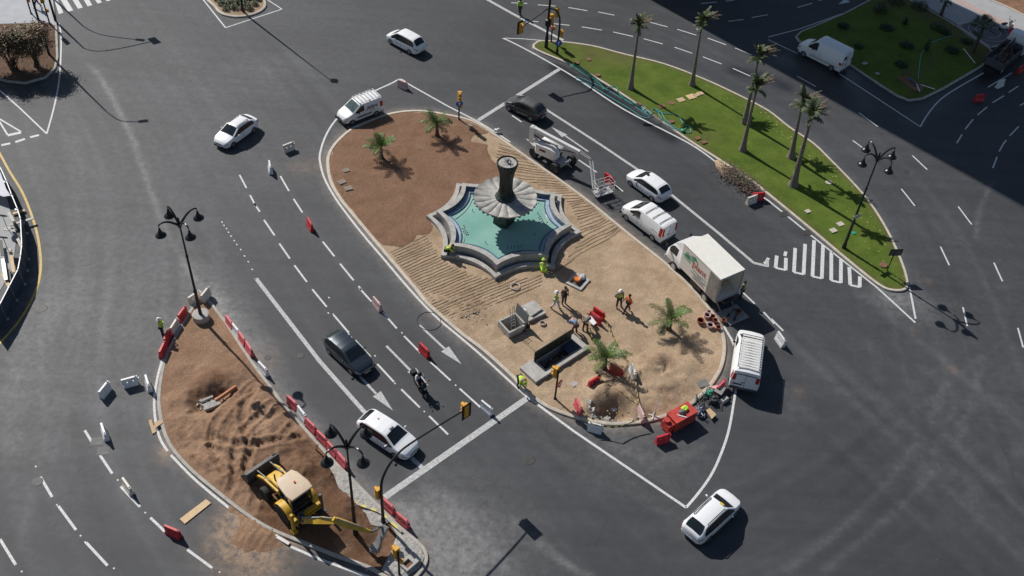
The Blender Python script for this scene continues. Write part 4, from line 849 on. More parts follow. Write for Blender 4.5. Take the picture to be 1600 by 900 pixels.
m = MB(); m.box((-.25, .0, .0), (.01, .01, .01))
m = MB()
for s in (-1, 1): B.patch(m, -.75, .75, 2.9, 3.25, s, 6, 2, .02)
m.build('side_moulding', 'black_plastic', r8, smooth=0)
def text(root, body, size, M, m, name='lettering', ext=.004, shear=0.0):
    cu = bpy.data.curves.new('lettering', 'FONT'); cu.body = body; cu.size = size; cu.extrude = ext; cu.align_x = 'CENTER'; cu.align_y = 'CENTER'; cu.shear = shear
    t = bpy.data.objects.new('tmp', cu); COL.objects.link(t); bpy.context.view_layer.update()
    me = bpy.data.meshes.new_from_object(t.evaluated_get(bpy.context.evaluated_depsgraph_get())); bpy.data.objects.remove(t)
    me.materials.clear(); me.materials.append(MATS[m]); me.name = name
    o = bpy.data.objects.new(name, me); COL.objects.link(o); o.parent = root; o.matrix_local = M; return o
def side_text_M(x, y, z, left=True, lean=0.0):
    """text plane standing on the left (or right) flank of a vehicle"""
    X = Vector((-1, 0, 0)) if left else Vector((1, 0, 0)); N_ = Vector((0, 1 if left else -1, 0)); Yv = N_.cross(X)
    M = Matrix((X, Yv, N_)).transposed().to_4x4(); M.translation = (x, y, z); return M
text(r8, 'Jafera', .50, side_text_M(-.85, .885, 1.28), 'text_black', shear=.3)
text(r8, 'SERVICIOS', .13, side_text_M(-.85, .89, 1.02), 'text_grey'); text(r8, '952 32 60', .13, side_text_M(-.85, .89, .84), 'text_grey')
rear_doors(r8, B)
r9, B = vehicle('van', 'white panel van with three roof bars parked between the boom lift and the box truck', 'van', (1020.5,378), (975.5,343), 1, vanbody(4.85, 1.88, 1.95, .95, .95, 1.2), 'van_white', 3.08, r=.33, bumper='digger_steel', tail=(3.6, 5.9), **vankw(4.85, .95, .95))
for x in (-1.85, -1.05, -.25):
    m = MB(); m.bar((x, -.7, 2.03), (x, .7, 2.03), .045, .03); m.bar((x, -.7, 1.93), (x, -.7, 2.03), .05); m.bar((x, .7, 1.93), (x, .7, 2.03), .05); m.build('roof_bar', 'post_black', r9)
m = MB(); m.box((0, 0, 0), (.01, .01, .01)); rear_doors(r9, B)
m = MB(); V = [B.P(-1.55 - .0 + .36 * math.cos(t / 16 * 2 * PI), 4.3 + .35 * math.sin(t / 16 * 2 * PI), 1) + Vector((0, .012, 0)) for t in range(16)]; W_ = [B.P(-1.55 + .2 * math.cos(t / 16 * 2 * PI), 4.3 + .2 * math.sin(t / 16 * 2 * PI), 1) + Vector((0, .012, 0)) for t in range(16)]
m.add(V + W_, [(i, (i + 1) % 16, 16 + (i + 1) % 16, 16 + i) for i in range(16)]); m.build('emblem', 'text_green', r9, smooth=0)
for i, z in enumerate((1.45, 1.3, 1.15)): text(r9, ('PINTURA', 'DECORACION', 'TEL 952 21')[i], .12, side_text_M(.35, .93, z), 'text_grey')
r10, B = vehicle('van', 'tall white delivery van without side windows, in the shade by the dark lawn', 'van', (1297.5,111.5), (1253.5,89), 1, vanbody(5.3, 2.0, 2.35, 1.05, .9, 1.35), 'van_white', 3.35, r=.35, bumper='digger_steel', tail=(3.6, 4.9), **vankw(5.3, 1.05, .9))
for s in (-1, 1):
    m = MB(); B.patch(m, -2.2, 1.0, 2.7, 3.0, s, 6, 2, .015); m.build('side_moulding', 'lift_grey', r10, smooth=0)
rear_doors(r10, B); m = MB(); m.box((-2.66, .5, 1.75), (.02, .5, .35)); m.build('rear_window', 'glass', r10, smooth=0)
# van seen from behind with a slatted rack
d = (G(1167, 528) - G(1160, 606)).normalized()
r11, B = vehicle('van', 'white van with a full-length slatted roof rack driving round the tip of the round island', 'van', (1138.5,592), (1146,541), 1, vanbody(4.9, 1.95, 2.0, .9, .95, 1.25), 'van_white', 3.0, r=.33, sc=1.0, bumper='digger_steel', tail=(3.8, 5.7), **vankw(4.9, .9, .95))
m = MB()
for i in range(13): m.bar((-2.1 + i * .235, -.66, 2.13), (-2.1 + i * .235, .66, 2.13), .12, .03)
m.build('roof_rack', 'lift_white', r11)
m = MB()
for s in (-1, 1): m.tube([(-2.2, s * .7, 2.13), (.82, s * .7, 2.13)], .022, 6)
m.bar((.82, -.7, 2.13), (.82, .7, 2.13), .04)
for x in (-2., -1., 0, .7):
    for s in (-1, 1): m.bar((x, s * .7, 1.9), (x, s * .7, 2.13), .05)
m.build('rack_rail', 'black_plastic', r11)
rear_doors(r11, B); m = MB(); m.box((-2.475, 0, 1.72), (.02, 1.3, .04)); m.box((-2.475, .45, .75), (.02, .6, .1)); m.build('rear_trim', 'black_plastic', r11, smooth=0)

# --- box truck
ta, tb = G(1116.5, 472.6, .9), G(1063, 418.4, .9); d = (tb - ta); d.z = 0; d.normalize(); n_ = Vector((-d.y, d.x, 0)); tl = (tb - ta).length
TW = 2.15; ctr = ta - n_ * (TW / 2); ctr.z = 0
tr = thing('box_truck', ctr, math.atan2(d.y, d.x), 'white box truck with open rear doors, lowered tail lift and green and red lettering', 'truck', 'vehicles around the square')
BL = 4.15; z0, z1 = .92, 3.15
m = MB(); t = .05
m.box((BL / 2, TW / 2 - t / 2, (z0 + z1) / 2), (BL, t, z1 - z0)); m.box((BL / 2, -TW / 2 + t / 2, (z0 + z1) / 2), (BL, t, z1 - z0)); m.box((BL / 2, 0, z0 + .04), (BL - .01, TW - 2 * t - .004, .08)); m.box((BL - t / 2, 0, (z0 + z1) / 2), (t, TW - 2 * t - .004, z1 - z0 - .2)); m.box((BL / 2, 0, z1 + .026), (BL + .04, TW + .04, .05))
m.build('cargo_box', 'truck_cream', tr, smooth=0)
m = MB(); m.bar((-.02, TW / 2 - .03, z0), (-.02, TW / 2 - .03, z1), .09); m.bar((-.02, -TW / 2 + .03, z0), (-.02, -TW / 2 + .03, z1), .09); m.bar((-.025, -TW / 2, z1 - .04), (-.025, TW / 2, z1 - .04), .09); m.bar((-.025, -TW / 2, z0 + .02), (-.025, TW / 2, z0 + .02), .09); m.build('door_frame', 'lift_grey', tr, smooth=0)
m = MB(); m.box((.52, TW / 2 + .035, (z0 + z1) / 2), (1.05, .04, z1 - z0 - .06)); m.build('rear_door', 'worn_steel', tr, smooth=0)
m = MB(); m.box((.52, -TW / 2 - .04, (z0 + z1) / 2), (1.05, .04, z1 - z0 - .06)); m.build('rear_door', 'worn_steel', tr, smooth=0)
m = MB(); m.box((-1.05, 0, .07), (1.45, 1.75, .05)); m.bar((-.3, .6, .1), (.3, .6, .55), .08); m.bar((-.3, -.6, .1), (.3, -.6, .55), .08); m.build('tail_lift', 'worn_steel', tr, smooth=0)
m = MB(); m.box((2.3, 0, .72), (5.2, .8, .2)); m.box((2.2, .85, .62), (1.2, .35, .4)); m.box((2.4, -.85, .6), (.9, .35, .4)); m.build('chassis', 'black_plastic', tr)
for x in (1.1, 4.75):
    for s in (-1, 1): wheel(tr, x, s * .93, .38, .24, 'lift_grey')
cb = Body(1.75, 2.0, [(-.875, 1.9), (-.8, 2.12), (.1, 2.16), (.3, 2.08), (.72, 1.42), (.8, 1.3), (.875, .95)], [(-.875, 1.35), (.6, 1.3), (.875, .8)], [(-.875, 1), (.55, 1), (.8, .93), (.875, .84)], .5, tum=.14)
m = MB(); cb.mesh(m); cab = m.build('cab', 'van_white', tr); cab.location = (5.05, 0, 0)
m = MB(); cb.across(m, .69, .33, .04); m.build('windscreen', 'glass', cab, smooth=60)
for s in (-1, 1):
    m = MB(); cb.patch(m, -.35, .5, 5.05, 5.9, s); m.build('side_window', 'glass', cab, smooth=60)
    m = MB(); m.box((.75, s * 1.12, 1.75), (.08, .14, .3)); m.bar((.6, s * .95, 1.6), (.75, s * 1.1, 1.7), .03); m.build('wing_mirror', 'black_plastic', cab)
    m = MB(); m.box((.87, s * .75, .8), (.05, .25, .15)); m.build('headlight', 'lamp_clear', cab)
m = MB(); m.box((.84, 0, .52), (.16, 1.95, .22)); m.build('bumper', 'lift_grey', cab)
m = MB(); m.loft([[Vector((-.8, y, 2.14)) for y in (-.85, .85)] + [Vector((-.8, y, 3.0)) for y in (.8, -.8)], [Vector((.25, y, 2.10)) for y in (-.8, .8)] + [Vector((.2, y, 2.25)) for y in (.75, -.75)]]); m.build('wind_deflector', 'van_white', cab)
M_ = side_text_M(2.35, TW / 2 + .012, 2.05)
text(tr, 'Grup', .50, side_text_M(3.30, TW / 2 + .016, 2.58), 'text_green', shear=.2); text(tr, 'plant', .78, side_text_M(2.15, TW / 2 + .012, 2.28), 'text_red')
m = MB(); y = TW / 2 + .008
m.add([(4.05, y, 2.30), (3.45, y, 2.62), (3.1, y, 2.22)], [(0, 1, 2)]); m.add([(3.3, y, 2.72), (2.75, y, 2.95), (2.3, y, 2.60)], [(0, 1, 2)]); m.add([(3.9, y, 2.2), (3.0, y, 2.12), (3.2, y, 2.06), (3.8, y, 2.1)], [(0, 1, 2, 3)]); m.build('logo', 'text_green', tr, smooth=0)
for i, tx in enumerate(('Jardineria y paisajismo', 'Viveros', 'Mantenimiento de jardines', 'Decoracion floral', 'Cesped natural', 'Telefono 952 31 09')): text(tr, tx, .17, side_text_M(2.0, TW / 2 + .012, 1.82 - i * .13), 'text_grey')
m = MB()
for i, (x, yy, s_) in enumerate([(.9, .3, .6), (1.7, -.4, .7), (2.6, .2, .8), (1.2, -.6, .4), (2.2, .6, .5)]): m.box((x, yy, z0 + .08 + s_ / 2), (s_, s_ * .8, s_), rz=.2 * i)
cr = m.build('cargo_boxes', 'cardboard', tr)
# load standing on the lowered tail lift
def at_local(root, x, y, z=0):
    c, s = math.cos(root.rotation_euler.z), math.sin(root.rotation_euler.z); return Vector((root.location.x + c * x - s * y, root.location.y + s * x + c * y, z))

# --- dump truck on the right edge
p0, p1 = G(1532, 108), G(1556, 124); da = (G(1600, 88) - G(1556, 124)).normalized(); ang = math.atan2(da.y, da.x)
dt = thing('dump_truck', (p0 + p1) / 2 , ang, 'dark tipper truck with an open rusty bed, cut off by the right edge', 'truck', 'vehicles around the square')
w2 = (p1 - p0).length / 2 * .98
m = MB(); m.box((2.1, 0, .85), (4.2, 2 * w2, .08)); m.box((2.1, w2, 1.2), (4.2, .07, .7)); m.box((2.1, -w2, 1.2), (4.2, .07, .7)); m.box((.03, 0, 1.2), (.07, 2 * w2 - .1, .7)); m.box((4.2, 0, 1.3), (.07, 2 * w2 - .1, .95))
for i in range(7): m.box((.4 + i * .6, w2 + .05, 1.2), (.06, .05, .7)); m.box((.4 + i * .6, -w2 - .05, 1.2), (.06, .05, .7))
m.build('tipper_bed', 'digger_steel', dt, smooth=0)
m = MB(); m.box((2.6, 0, .62), (6, .8, .22)); m.build('chassis', 'black_plastic', dt)
for x in (1.0, 5.6):
    for s in (-1, 1): wheel(dt, x, s * (w2 - .25), .42, .26, 'lift_grey')
m = MB(); cb2 = Body(1.8, 2.1, [(-.9, 2.1), (-.8, 2.35), (.1, 2.4), (.3, 2.3), (.75, 1.6), (.9, 1.0)], [(-.9, 1.5), (.6, 1.45), (.9, .9)], [(-.9, 1), (.6, 1), (.9, .88)], .55, tum=.14); cb2.mesh(m); c2 = m.build('cab', 'van_white', dt); c2.location = (5.6, 0, 0)
m = MB(); cb2.across(m, .7, .35, .04); m.build('windscreen', 'glass', c2, smooth=60)
m = MB(); random.seed(3)
for i in range(26):
    x, yy = random.uniform(.4, 3.9), random.uniform(-w2 + .3, w2 - .3); a = random.uniform(0, PI); l = random.uniform(.3, .9); m.bar((x - l * math.cos(a) * .5, yy - l * math.sin(a) * .35, random.uniform(.95, 1.3)), (x + l * math.cos(a) * .5, yy + l * math.sin(a) * .35, random.uniform(.95, 1.5)), random.uniform(.04, .14))
m.build('load_of_scrap', 'rust', dt)
m = MB(); m.tube([(1.2, .2, 1.3), (2.2, -.1, 2.6), (3.6, 0, 2.4)], .07, 6); m.bar((1.2, .2, 1.3), (.9, .4, 1.0), .3, .25); m.bar((3.6, 0, .9), (3.6, 0, 2.5), .16); m.build('loading_crane', 'digger_steel', dt)

# --- motor scooter with rider comes with the people; parked scooter on the promenade
def scooter(loc, rz, label, body, name='motor_scooter'):
    s = thing(name, loc, rz, label, 'scooter')
    for x in (-.62, .68):
        t = MB(); t.lathe([(.12, -.055), (.25, -.05), (.27, 0), (.25, .05), (.12, .055)], (x, 0, .27), 16, 'y'); w_ = t.build('wheel', 'rubber', s)
        t = MB(); t.lathe([(.02, -.06), (.13, -.058), (.13, .058), (.02, .06)], (x, 0, .27), 12, 'y'); t.build('rim', 'alloy', w_)
    m = MB(); m.loft([[Vector((x, y * w, z0_ + z * (z1_ - z0_))) for y, z in ((-1, 0), (1, 0), (1, .7), (.6, 1), (-.6, 1), (-1, .7))] for x, w, z0_, z1_ in [(-.95, .06, .62, .75), (-.75, .15, .42, .80), (-.35, .17, .34, .76), (-.05, .13, .30, .6), (.08, .13, .24, .36), (.3, .14, .24, .36)]])
    m.build('body', body, s)
    m = MB(); m.loft([[Vector((x + z * k_, y * w, z)) for x, y, z in ((0, -1, .3), (0, 1, .3), (0, .9, .95), (0, -.9, .95))] for k_, w in ((-.1, .17), (.0, .19))]); 
    m.v = [(v[0] + .52 - (v[2] - .3) * .25, v[1], v[2]) for v in m.v]; m.build('leg_shield', body, s)
    m = MB(); m.loft([[Vector((x, y * w, z)) for y, z in ((-1, .76), (1, .76), (.9, .86), (-.9, .86))] for x, w in ((-.75, .13), (-.5, .17), (-.1, .12))]); m.build('seat', 'black_plastic', s)
    m = MB(); m.tube([(.68, .0, .27), (.5, 0, .7), (.38, 0, 1.03)], .035, 6); m.tube([(.25, -.33, 1.05), (.38, -.15, 1.04), (.38, .15, 1.04), (.25, .33, 1.05)], .022, 6); m.build('handlebar', 'post_black', s)
    for q in (-1, 1):
        m = MB(); m.tube([(.35, q * .26, 1.06), (.38, q * .36, 1.24)], .012, 5); m.ball((.38, q * .4, 1.27), (.02, .07, .05), 8, 5); m.build('mirror', 'post_black', s)
    m = MB(); m.ball((.56, 0, .86), (.06, .12, .09), 8, 5); m.build('headlight', 'lamp_clear', s)
    m = MB(); m.box((.66, 0, .56), (.42, .12, .05)); m.build('mudguard', body, s)
    return s
scooter(G(1570, 47), math.radians(25), 'white motor scooter with a dark seat parked on the promenade beside a red barrier', 'car_white')
# ================================================================== FOUNTAIN
fc = G(787, 358, .3) * 1.0; fc = Vector((-1.0, 58.6, 0))
fo = thing('fountain', fc, 0, 'star-shaped stone fountain with turquoise water, a pale fluted bowl and a dark bronze vase', 'fountain')
def star(R, depth, rot=-2.5, k=9, n=8):
    """n-pointed star with concave arcs between the points"""
    out = []
    for i in range(n):
        a0, a1 = math.radians(rot + i * 360 / n), math.radians(rot + (i + 1) * 360 / n)
        p, q = Vector((math.cos(a0) * R, math.sin(a0) * R, 0)), Vector((math.cos(a1) * R, math.sin(a1) * R, 0)); mdir = ((p + q) / 2).normalized()
        for j in range(k):
            t = j / k; out.append(p.lerp(q, t) - mdir * depth * 4 * t * (1 - t))
    return out
def ringwall(mb, Po, Pi, z0, z1, lip=0.0):
    R = []
    for p, q in zip(Po, Pi): R.append([Vector((p.x, p.y, z0)), Vector((p.x, p.y, z1)), Vector((q.x, q.y, z1)), Vector((q.x, q.y, z0))])
    mb.loft(R + [R[0]], cap=False)
s1o, s1i = star(5.95, .62), star(5.50, .57)
m = MB(); ringwall(m, s1o, s1i, -.05, .42); m.build('outer_step', 'stone', fo, smooth=0)
m = MB(); ringwall(m, star(5.51, .575), star(5.12, .53), -.05, .12); m.build('step_gap', 'stone_dark', fo, smooth=0)  # dark ring on the floor of the gap between step and parapet
m = MB(); ringwall(m, star(5.14, .53), star(4.95, .50), -.05, .86); m.build('parapet_wall', 'stone', fo, smooth=0)
m = MB(); ringwall(m, star(5.18, .535), star(4.70, .48), .86, .97); m.build('parapet_coping', 'stone', fo, smooth=0)
m = MB(); ringwall(m, star(4.80, .49), star(4.60, .465), .1, .858); m.build('pool_wall', 'tile_blue', fo, smooth=0)
m = MB(); ringwall(m, star(4.60, .463), star(4.22, .42), .1, .62); m.build('pool_ledge', 'tile_pale', fo, smooth=0)
m = MB(); ringwall(m, star(4.22, .42), star(4.12, .41), .1, .645); m.build('ledge_trim', 'tile_blue', fo, smooth=0)
m = MB(); ww = star(4.60, .464); m.prism([(p.x, p.y) for p in ww], .05, .56); m.build('water', 'water', fo, smooth=0)
m = MB(); rr = [(.78, .3), (.78, 2.1), (.9, 2.3), (.9, 2.5)]
for i in range(1):
    V = []
    for w, z in ((.66, .3), (.60, 1.8), (.72, 2.1), (.95, 2.5)): V.append([Vector((math.cos(a) * w * 1.3, math.sin(a) * w * 1.3, z)) for a in [math.radians(45 - 30 + 90 * q) for q in range(4)]])
    m.loft(V)
m.build('pedestal', 'bronze', fo, smooth=0)
# fluted bowl
NF = 36; V = []; Fq2 = []
prof = [(.60, 3.08), (1.2, 2.98), (1.7, 2.96), (2.1, 2.98), (2.3, 3.04), (2.3, 2.94), (2.0, 2.78), (1.2, 2.6), (.6, 2.45)]
NA = NF * 4
for i, (r, z) in enumerate(prof):
    for k_ in range(NA):
        a = 2 * PI * k_ / NA; fl = abs(math.sin(a * NF / 4)); amp = min(1, max(0, (r - .6) / 1.2))
        V.append((math.cos(a) * r * (1 + .03 * fl * amp), math.sin(a) * r * (1 + .03 * fl * amp), z + .12 * (fl ** .6 - .5) * amp))
m = MB(); n = NA
m.add(V, [(i * n + k_, i * n + (k_ + 1) % n, (i + 1) * n + (k_ + 1) % n, (i + 1) * n + k_) for i in range(len(prof) - 1) for k_ in range(n)])
m.build('bowl', 'marble', fo, smooth=22)
for k_ in range(36):
    a = 2 * PI * k_ / 36; m = MB(); m.ball((math.cos(a) * 2.33, math.sin(a) * 2.33, 2.93 + .04 * math.sin(k_ * 2.1)), (.10, .10, .09), 7, 4); m.build('rim_shell', 'stone_dark', fo)
m = MB(); m.lathe([(.62, 2.9), (.74, 3.0), (.78, 3.12), (.66, 3.28), (.54, 3.36), (.48, 3.5), (.43, 4.0), (.45, 4.6), (.51, 5.2), (.60, 5.7), (.72, 6.1), (.78, 6.28), (.73, 6.34), (.67, 6.26), (.65, 6.1)], (0, 0, 0), 28); v_ = m.build('vase', 'bronze', fo)
m = MB()
for j in range(14):
    a = 2 * PI * j / 14; m.tube([(math.cos(a) * .70, math.sin(a) * .70, 3.15), (math.cos(a + .25) * .49, math.sin(a + .25) * .49, 3.7), (math.cos(a) * .46, math.sin(a) * .46, 4.6), (math.cos(a - .2) * .54, math.sin(a - .2) * .54, 5.4), (math.cos(a) * .78, math.sin(a) * .78, 6.2)], .035, 5)
m.build('vase_ribs', 'bronze', v_)
m = MB(); m.lathe([(.0, 6.25), (.3, 6.27), (.70, 6.24)], (0, 0, 0), 24); m.build('vase_basin', 'marble', v_)
m = MB(); m.lathe([(.10, 6.15), (.08, 6.4), (.14, 6.45), (.05, 6.58)], (0, 0, 0), 10)
for a in range(5): t = a * 2 * PI / 5; m.tube([(0, 0, 6.4), (.16 * math.cos(t), .16 * math.sin(t), 6.54), (.30 * math.cos(t), .30 * math.sin(t), 6.38)], .03, 5)
m.build('spout', 'worn_steel', v_)
for i, (px, py) in enumerate(Zc(660,220,[(320,450),(405,655),(718,605),(545,690),(568,688),(590,684),(612,680),(634,676)],4.092)):
    p = G(px, py, .56) - fc; m = MB(); m.cyl((p.x, p.y, .5), (p.x, p.y, .74), .025, .02, 6); m.ball((p.x, p.y, .75), .04, 6, 4); m.build('water_jet_nozzle', 'stone_dark', fo)
for sd_, pts in (('e', [(735,460),(742,470),(750,482),(757,494),(765,505),(748,500),(760,515),(770,520),(780,530),(795,520),(790,535),(742,490)]), ('w', [(262,540),(268,552),(265,566),(275,575),(272,590),(280,600),(290,598),(285,585),(262,580),(256,560)])):
    m = MB()
    for px, py in Zc(660,220,pts,4.092): p = G(px, py, .56) - fc; m.ball((p.x, p.y, .60), (.06, .06, .05), 6, 4); m.cyl((p.x, p.y, .5), (p.x, p.y, .6), .02, .02, 5)
    m.build('underwater_lamps', 'lamp_clear', fo)
m = MB()
for pts in ([(735,400),(748,398),(752,420),(770,450),(800,510),(820,556),(815,560)], [(195,505),(215,530),(250,580),(268,620),(262,650)], [(210,500),(240,480),(290,430),(320,372)]):
    P = [G(px, py, .57) - fc for px, py in Zc(660,220,pts,4.092)]; m.tube([Vector((p.x, p.y, .585)) for p in smooth_line(P, False, 3)], .025, 5)
m.build('water_pipe', 'lamp_clear', fo)

# ================================================================== STREET LAMPS
def street_lamp(base, label, rz, kerbbase=False, h=8.7):
    L = thing('street_lamp', base, rz, label, 'street lamp', 'four-armed bell lamps')
    m = MB(); m.lathe([(.16, .1), (.16, .5), (.12, .6), (.10, 2.6), (.125, 2.65), (.125, 2.85), (.085, 2.9), (.07, 5.9), (.09, 5.92), (.09, 6.05), (.06, 6.1), (.052, h - .3), (.12, h - .2), (.14, h), (.09, h + .12), (.05, h + .35), (.07, h + .42), (.02, h + .6)], (0, 0, 0), 12); m.build('pole', 'post_black', L)
    for i in range(4):
        a = i * PI / 2 + PI / 4; c, s = math.cos(a), math.sin(a)
        P = [(.08, 0), (.3, .26), (.62, .55), (.95, .70), (1.22, .68), (1.30, .58)]; m = MB(); m.tube([(r * c, r * s, h - .02 + z) for r, z in smooth_line([Vector((a_, b_, 0)) for a_, b_ in P], False, 3) and [(p.x, p.y) for p in smooth_line([Vector((a_, b_, 0)) for a_, b_ in P], False, 3)]], [.09 - .05 * k_ / 15 for k_ in range(16)], 7)
        arm = m.build('arm', 'lamp_metal', L)
        x, y = 1.30 * c, 1.30 * s
        m = MB(); m.lathe([(.025, h + .58), (.03, h + .40), (.07, h + .36), (.09, h + .20), (.14, h + .10), (.16, h + .0), (.25, h - .06), (.33, h - .14), (.345, h - .20), (.32, h - .21), (.2, h - .15)], (x, y, 0), 18); b_ = m.build('bell_shade', 'lamp_metal', arm)
        m = MB(); m.lathe([(.19, h - .15), (.16, h - .24), (.05, h - .3)], (x, y, 0), 12); m.build('bulb_glass', 'lamp_clear', b_)
    return L
lmp = street_lamp(G(315.5, 500), 'four-armed black lamp on a round concrete block at the top of the dug-up island', math.radians(0))
m = MB(); c_ = G(315.5, 505); m.lathe([(.53, .05), (.56, .1), (.55, .62), (.42, .66), (.2, .62)], (0, 0, 0), 24); o = m.build('concrete_collar', 'concrete', lmp)
street_lamp(G(1317.5, 389), 'four-armed black lamp on the sunlit lawn with a small sign on its pole', math.radians(-19))
street_lamp(G(556, 836), 'four-armed black lamp standing over the digger arm', math.radians(4), h=8.55)
# tall single pole at the tip of the lawn
tp = thing('lamp_post', G(853, 76), 0, 'very tall black lamp post with a dark round box at the near lawn tip', 'lamp post')
m = MB(); m.lathe([(.17, .1), (.17, 1.2), (.12, 1.4), (.10, 6), (.075, 13.2), (.05, 13.3)], (0, 0, 0), 12); m.build('pole', 'post_black', tp)
m = MB(); m.tube([(0, 0, 13), (-.6, 0, 13.6), (-1.6, 0, 13.8)], .04, 6); m.box((-1.9, 0, 13.8), (.7, .3, .12)); m.build('lamp_head', 'lamp_metal', tp)
m = MB(); m.lathe([(.1, 2.35), (.27, 2.45), (.3, 2.75), (.27, 3.05), (.1, 3.15)], (0, 0, 0), 12); m.build('round_box', 'post_black', tp)

# ================================================================== TRAFFIC SIGNALS
def sig_head(parent, x, y, z, face, s=1.0, aspects=3, back=False, mname='signal_yellow'):
    """signal head, face = angle of the lenses"""
    M = Matrix.Rotation(face, 3, 'Z'); c = Vector((x, y, z)); m = MB()
    for i in range(aspects):
        m.box(c + Vector((0, 0, (i - (aspects - 1) / 2) * .31 * s)), (.24 * s, .30 * s, .29 * s), M=M)
    hd = m.build('signal_head', mname, parent, smooth=0)
    for i in range(aspects):
        cc = c + M @ Vector((.125 * s, 0, 0)) + Vector((0, 0, (i - (aspects - 1) / 2) * .31 * s)); e = MB()
        e.cyl(cc, cc + M @ Vector((.015, 0, 0)), .105 * s, None, 12); e.build('lens', ('signal_green', 'signal_amber', 'signal_red')[i % 3], hd)
        e = MB(); n = 8; V = []
        for k_ in range(n + 1):
            a = PI * k_ / n; V += [cc + M @ Vector((0, .115 * s * math.cos(a), .115 * s * math.sin(a))), cc + M @ Vector((.16 * s, .12 * s * math.cos(a), .12 * s * math.sin(a) - .01))]
        e.add(V, [(2 * i_, 2 * i_ + 1, 2 * i_ + 3, 2 * i_ + 2) for i_ in range(n)]); e.build('visor', mname, hd)
    if back:
        e = MB(); e.box(c - M @ Vector((.10 * s, 0, 0)), (.02, .62 * s, 1.15 * s), M=M); e.build('backing_board', 'post_black', hd, smooth=0)
    return hd
def disc_sign(parent, c, face, r, kind_):
    M = Matrix.Rotation(face, 3, 'Z'); c = Vector(c); e = MB(); e.cyl(c, c + M @ Vector((.02, 0, 0)), r, None, 24); o = e.build('round_disc', {'blue': 'sign_blue', 'noentry': 'sign_red'}[kind_], parent)
    e = MB(); q = c + M @ Vector((.026, 0, 0))
    if kind_ == 'noentry': e.box(q, (.008, r * 1.4, r * .32), M=M)
    else: e.bar(q + M @ Vector((0, -.02, -r * .55)), q + M @ Vector((0, 0, r * .2)), .05); P = [q + M @ Vector((.002, -r * .4, r * .1)), q + M @ Vector((.002, r * .4, r * .1)), q + M @ Vector((.002, 0, r * .65))]; e.add(P, [(0, 1, 2)])
    e.build('sign_mark', 'sign_white', o, smooth=0)
def post_signal(px, py, label, h=2.7, face=-2.3, sign=None, two=True, name='traffic_signal', dz=0.1):
    s = thing(name, G(px, py, dz) , 0, label, 'traffic light', 'traffic lights of the square')
    m = MB(); m.lathe([(.13, 0), (.13, .05), (.07, .08), (.055, h), (.02, h + .05)], (0, 0, 0), 10); m.build('post', 'post_black', s)
    c, sn = math.cos(face), math.sin(face); sig_head(s, c * .17, sn * .17, h - .25, face)
    if two: sig_head(s, -c * .02 + .16, .0, 1.45, face + .6, .6, 2)
    if sign: disc_sign(s, (c * .1, sn * .1, h - 1.05), face, .3, sign)
    return s
post_signal(717, 187, 'yellow traffic light with a blue round sign at the upper edge of the round island', 2.75, -1.3, 'blue')
s_ = post_signal(867, 623, 'yellow traffic light with a no-entry sign beside the open pit', 2.8, 2.6, None)
disc_sign(s_, (.16, -.16, 1.75), -.6, .3, 'noentry')
post_signal(624, 898, 'orange traffic light at the very bottom tip of the dug-up island', 2.4, 2.4)
s_ = post_signal(861, 65, 'yellow traffic light with a no-entry sign at the near tip of the lawn', 2.75, -2.6, 'noentry')
post_signal(78, 38, 'yellow traffic light on a black post beside the zebra crossing', 3.0, -1.4, None)
s_ = post_signal(49, 22, 'dark signal post nearest the promenade kiosk at the top left corner', 2.6, 1.6, None)
# mast arms
def gantry(base_px, h, tip, label, face, curve=1.5, extra=None):
    b = G(*base_px); s = thing('traffic_signal_gantry', b, 0, label, 'traffic light', 'traffic lights of the square')
    t = Vector((tip.x - b.x, tip.y - b.y, tip.z)); d = Vector((t.x, t.y, 0)); Ld = d.length; d.normalize()
    P = [Vector((0, 0, .1)), Vector((0, 0, 2)), Vector((0, 0, h * .62))]
    P += [d * (curve * .12) + Vector((0, 0, h * .80)), d * (curve * .55) + Vector((0, 0, h * .96)), d * (curve * 1.2) + Vector((0, 0, h * 1.03))]
    P += [d * (Ld * .62) + Vector((0, 0, (h * 1.04 + t.z) / 2 + .05)), t]
    S = smooth_line(P, False, 5); m = MB(); n = len(S); m.tube(S, [.10 - .055 * k_ / n for k_ in range(n)], 9); m.cyl((0, 0, .05), (0, 0, .55), .14, .13, 12); m.build('mast', 'post_black', s)
    sig_head(s, t.x, t.y, t.z - .05, face, 1.1, 3, True)
    return s
g1 = gantry((599, 818), 5.6, G(727, 640, 5.3), 'black mast arm reaching over the lanes from the tip of the dug-up island', math.radians(135))
sig_head(g1, -.2, .12, 2.9, math.radians(135), .95)
g2 = gantry((870, 86), 5.2, G(814, 43, 4.6), 'black arched mast arm with a hanging yellow light at the near lawn tip', math.radians(-45))
sig_head(g2, .22, 0, 2.3, math.radians(-40), .8); sig_head(g2, -.35, .2, 4.3, math.radians(-30), 1.0); disc_sign(g2, (.06, -.12, 1.35), math.radians(-80), .32, 'blue')
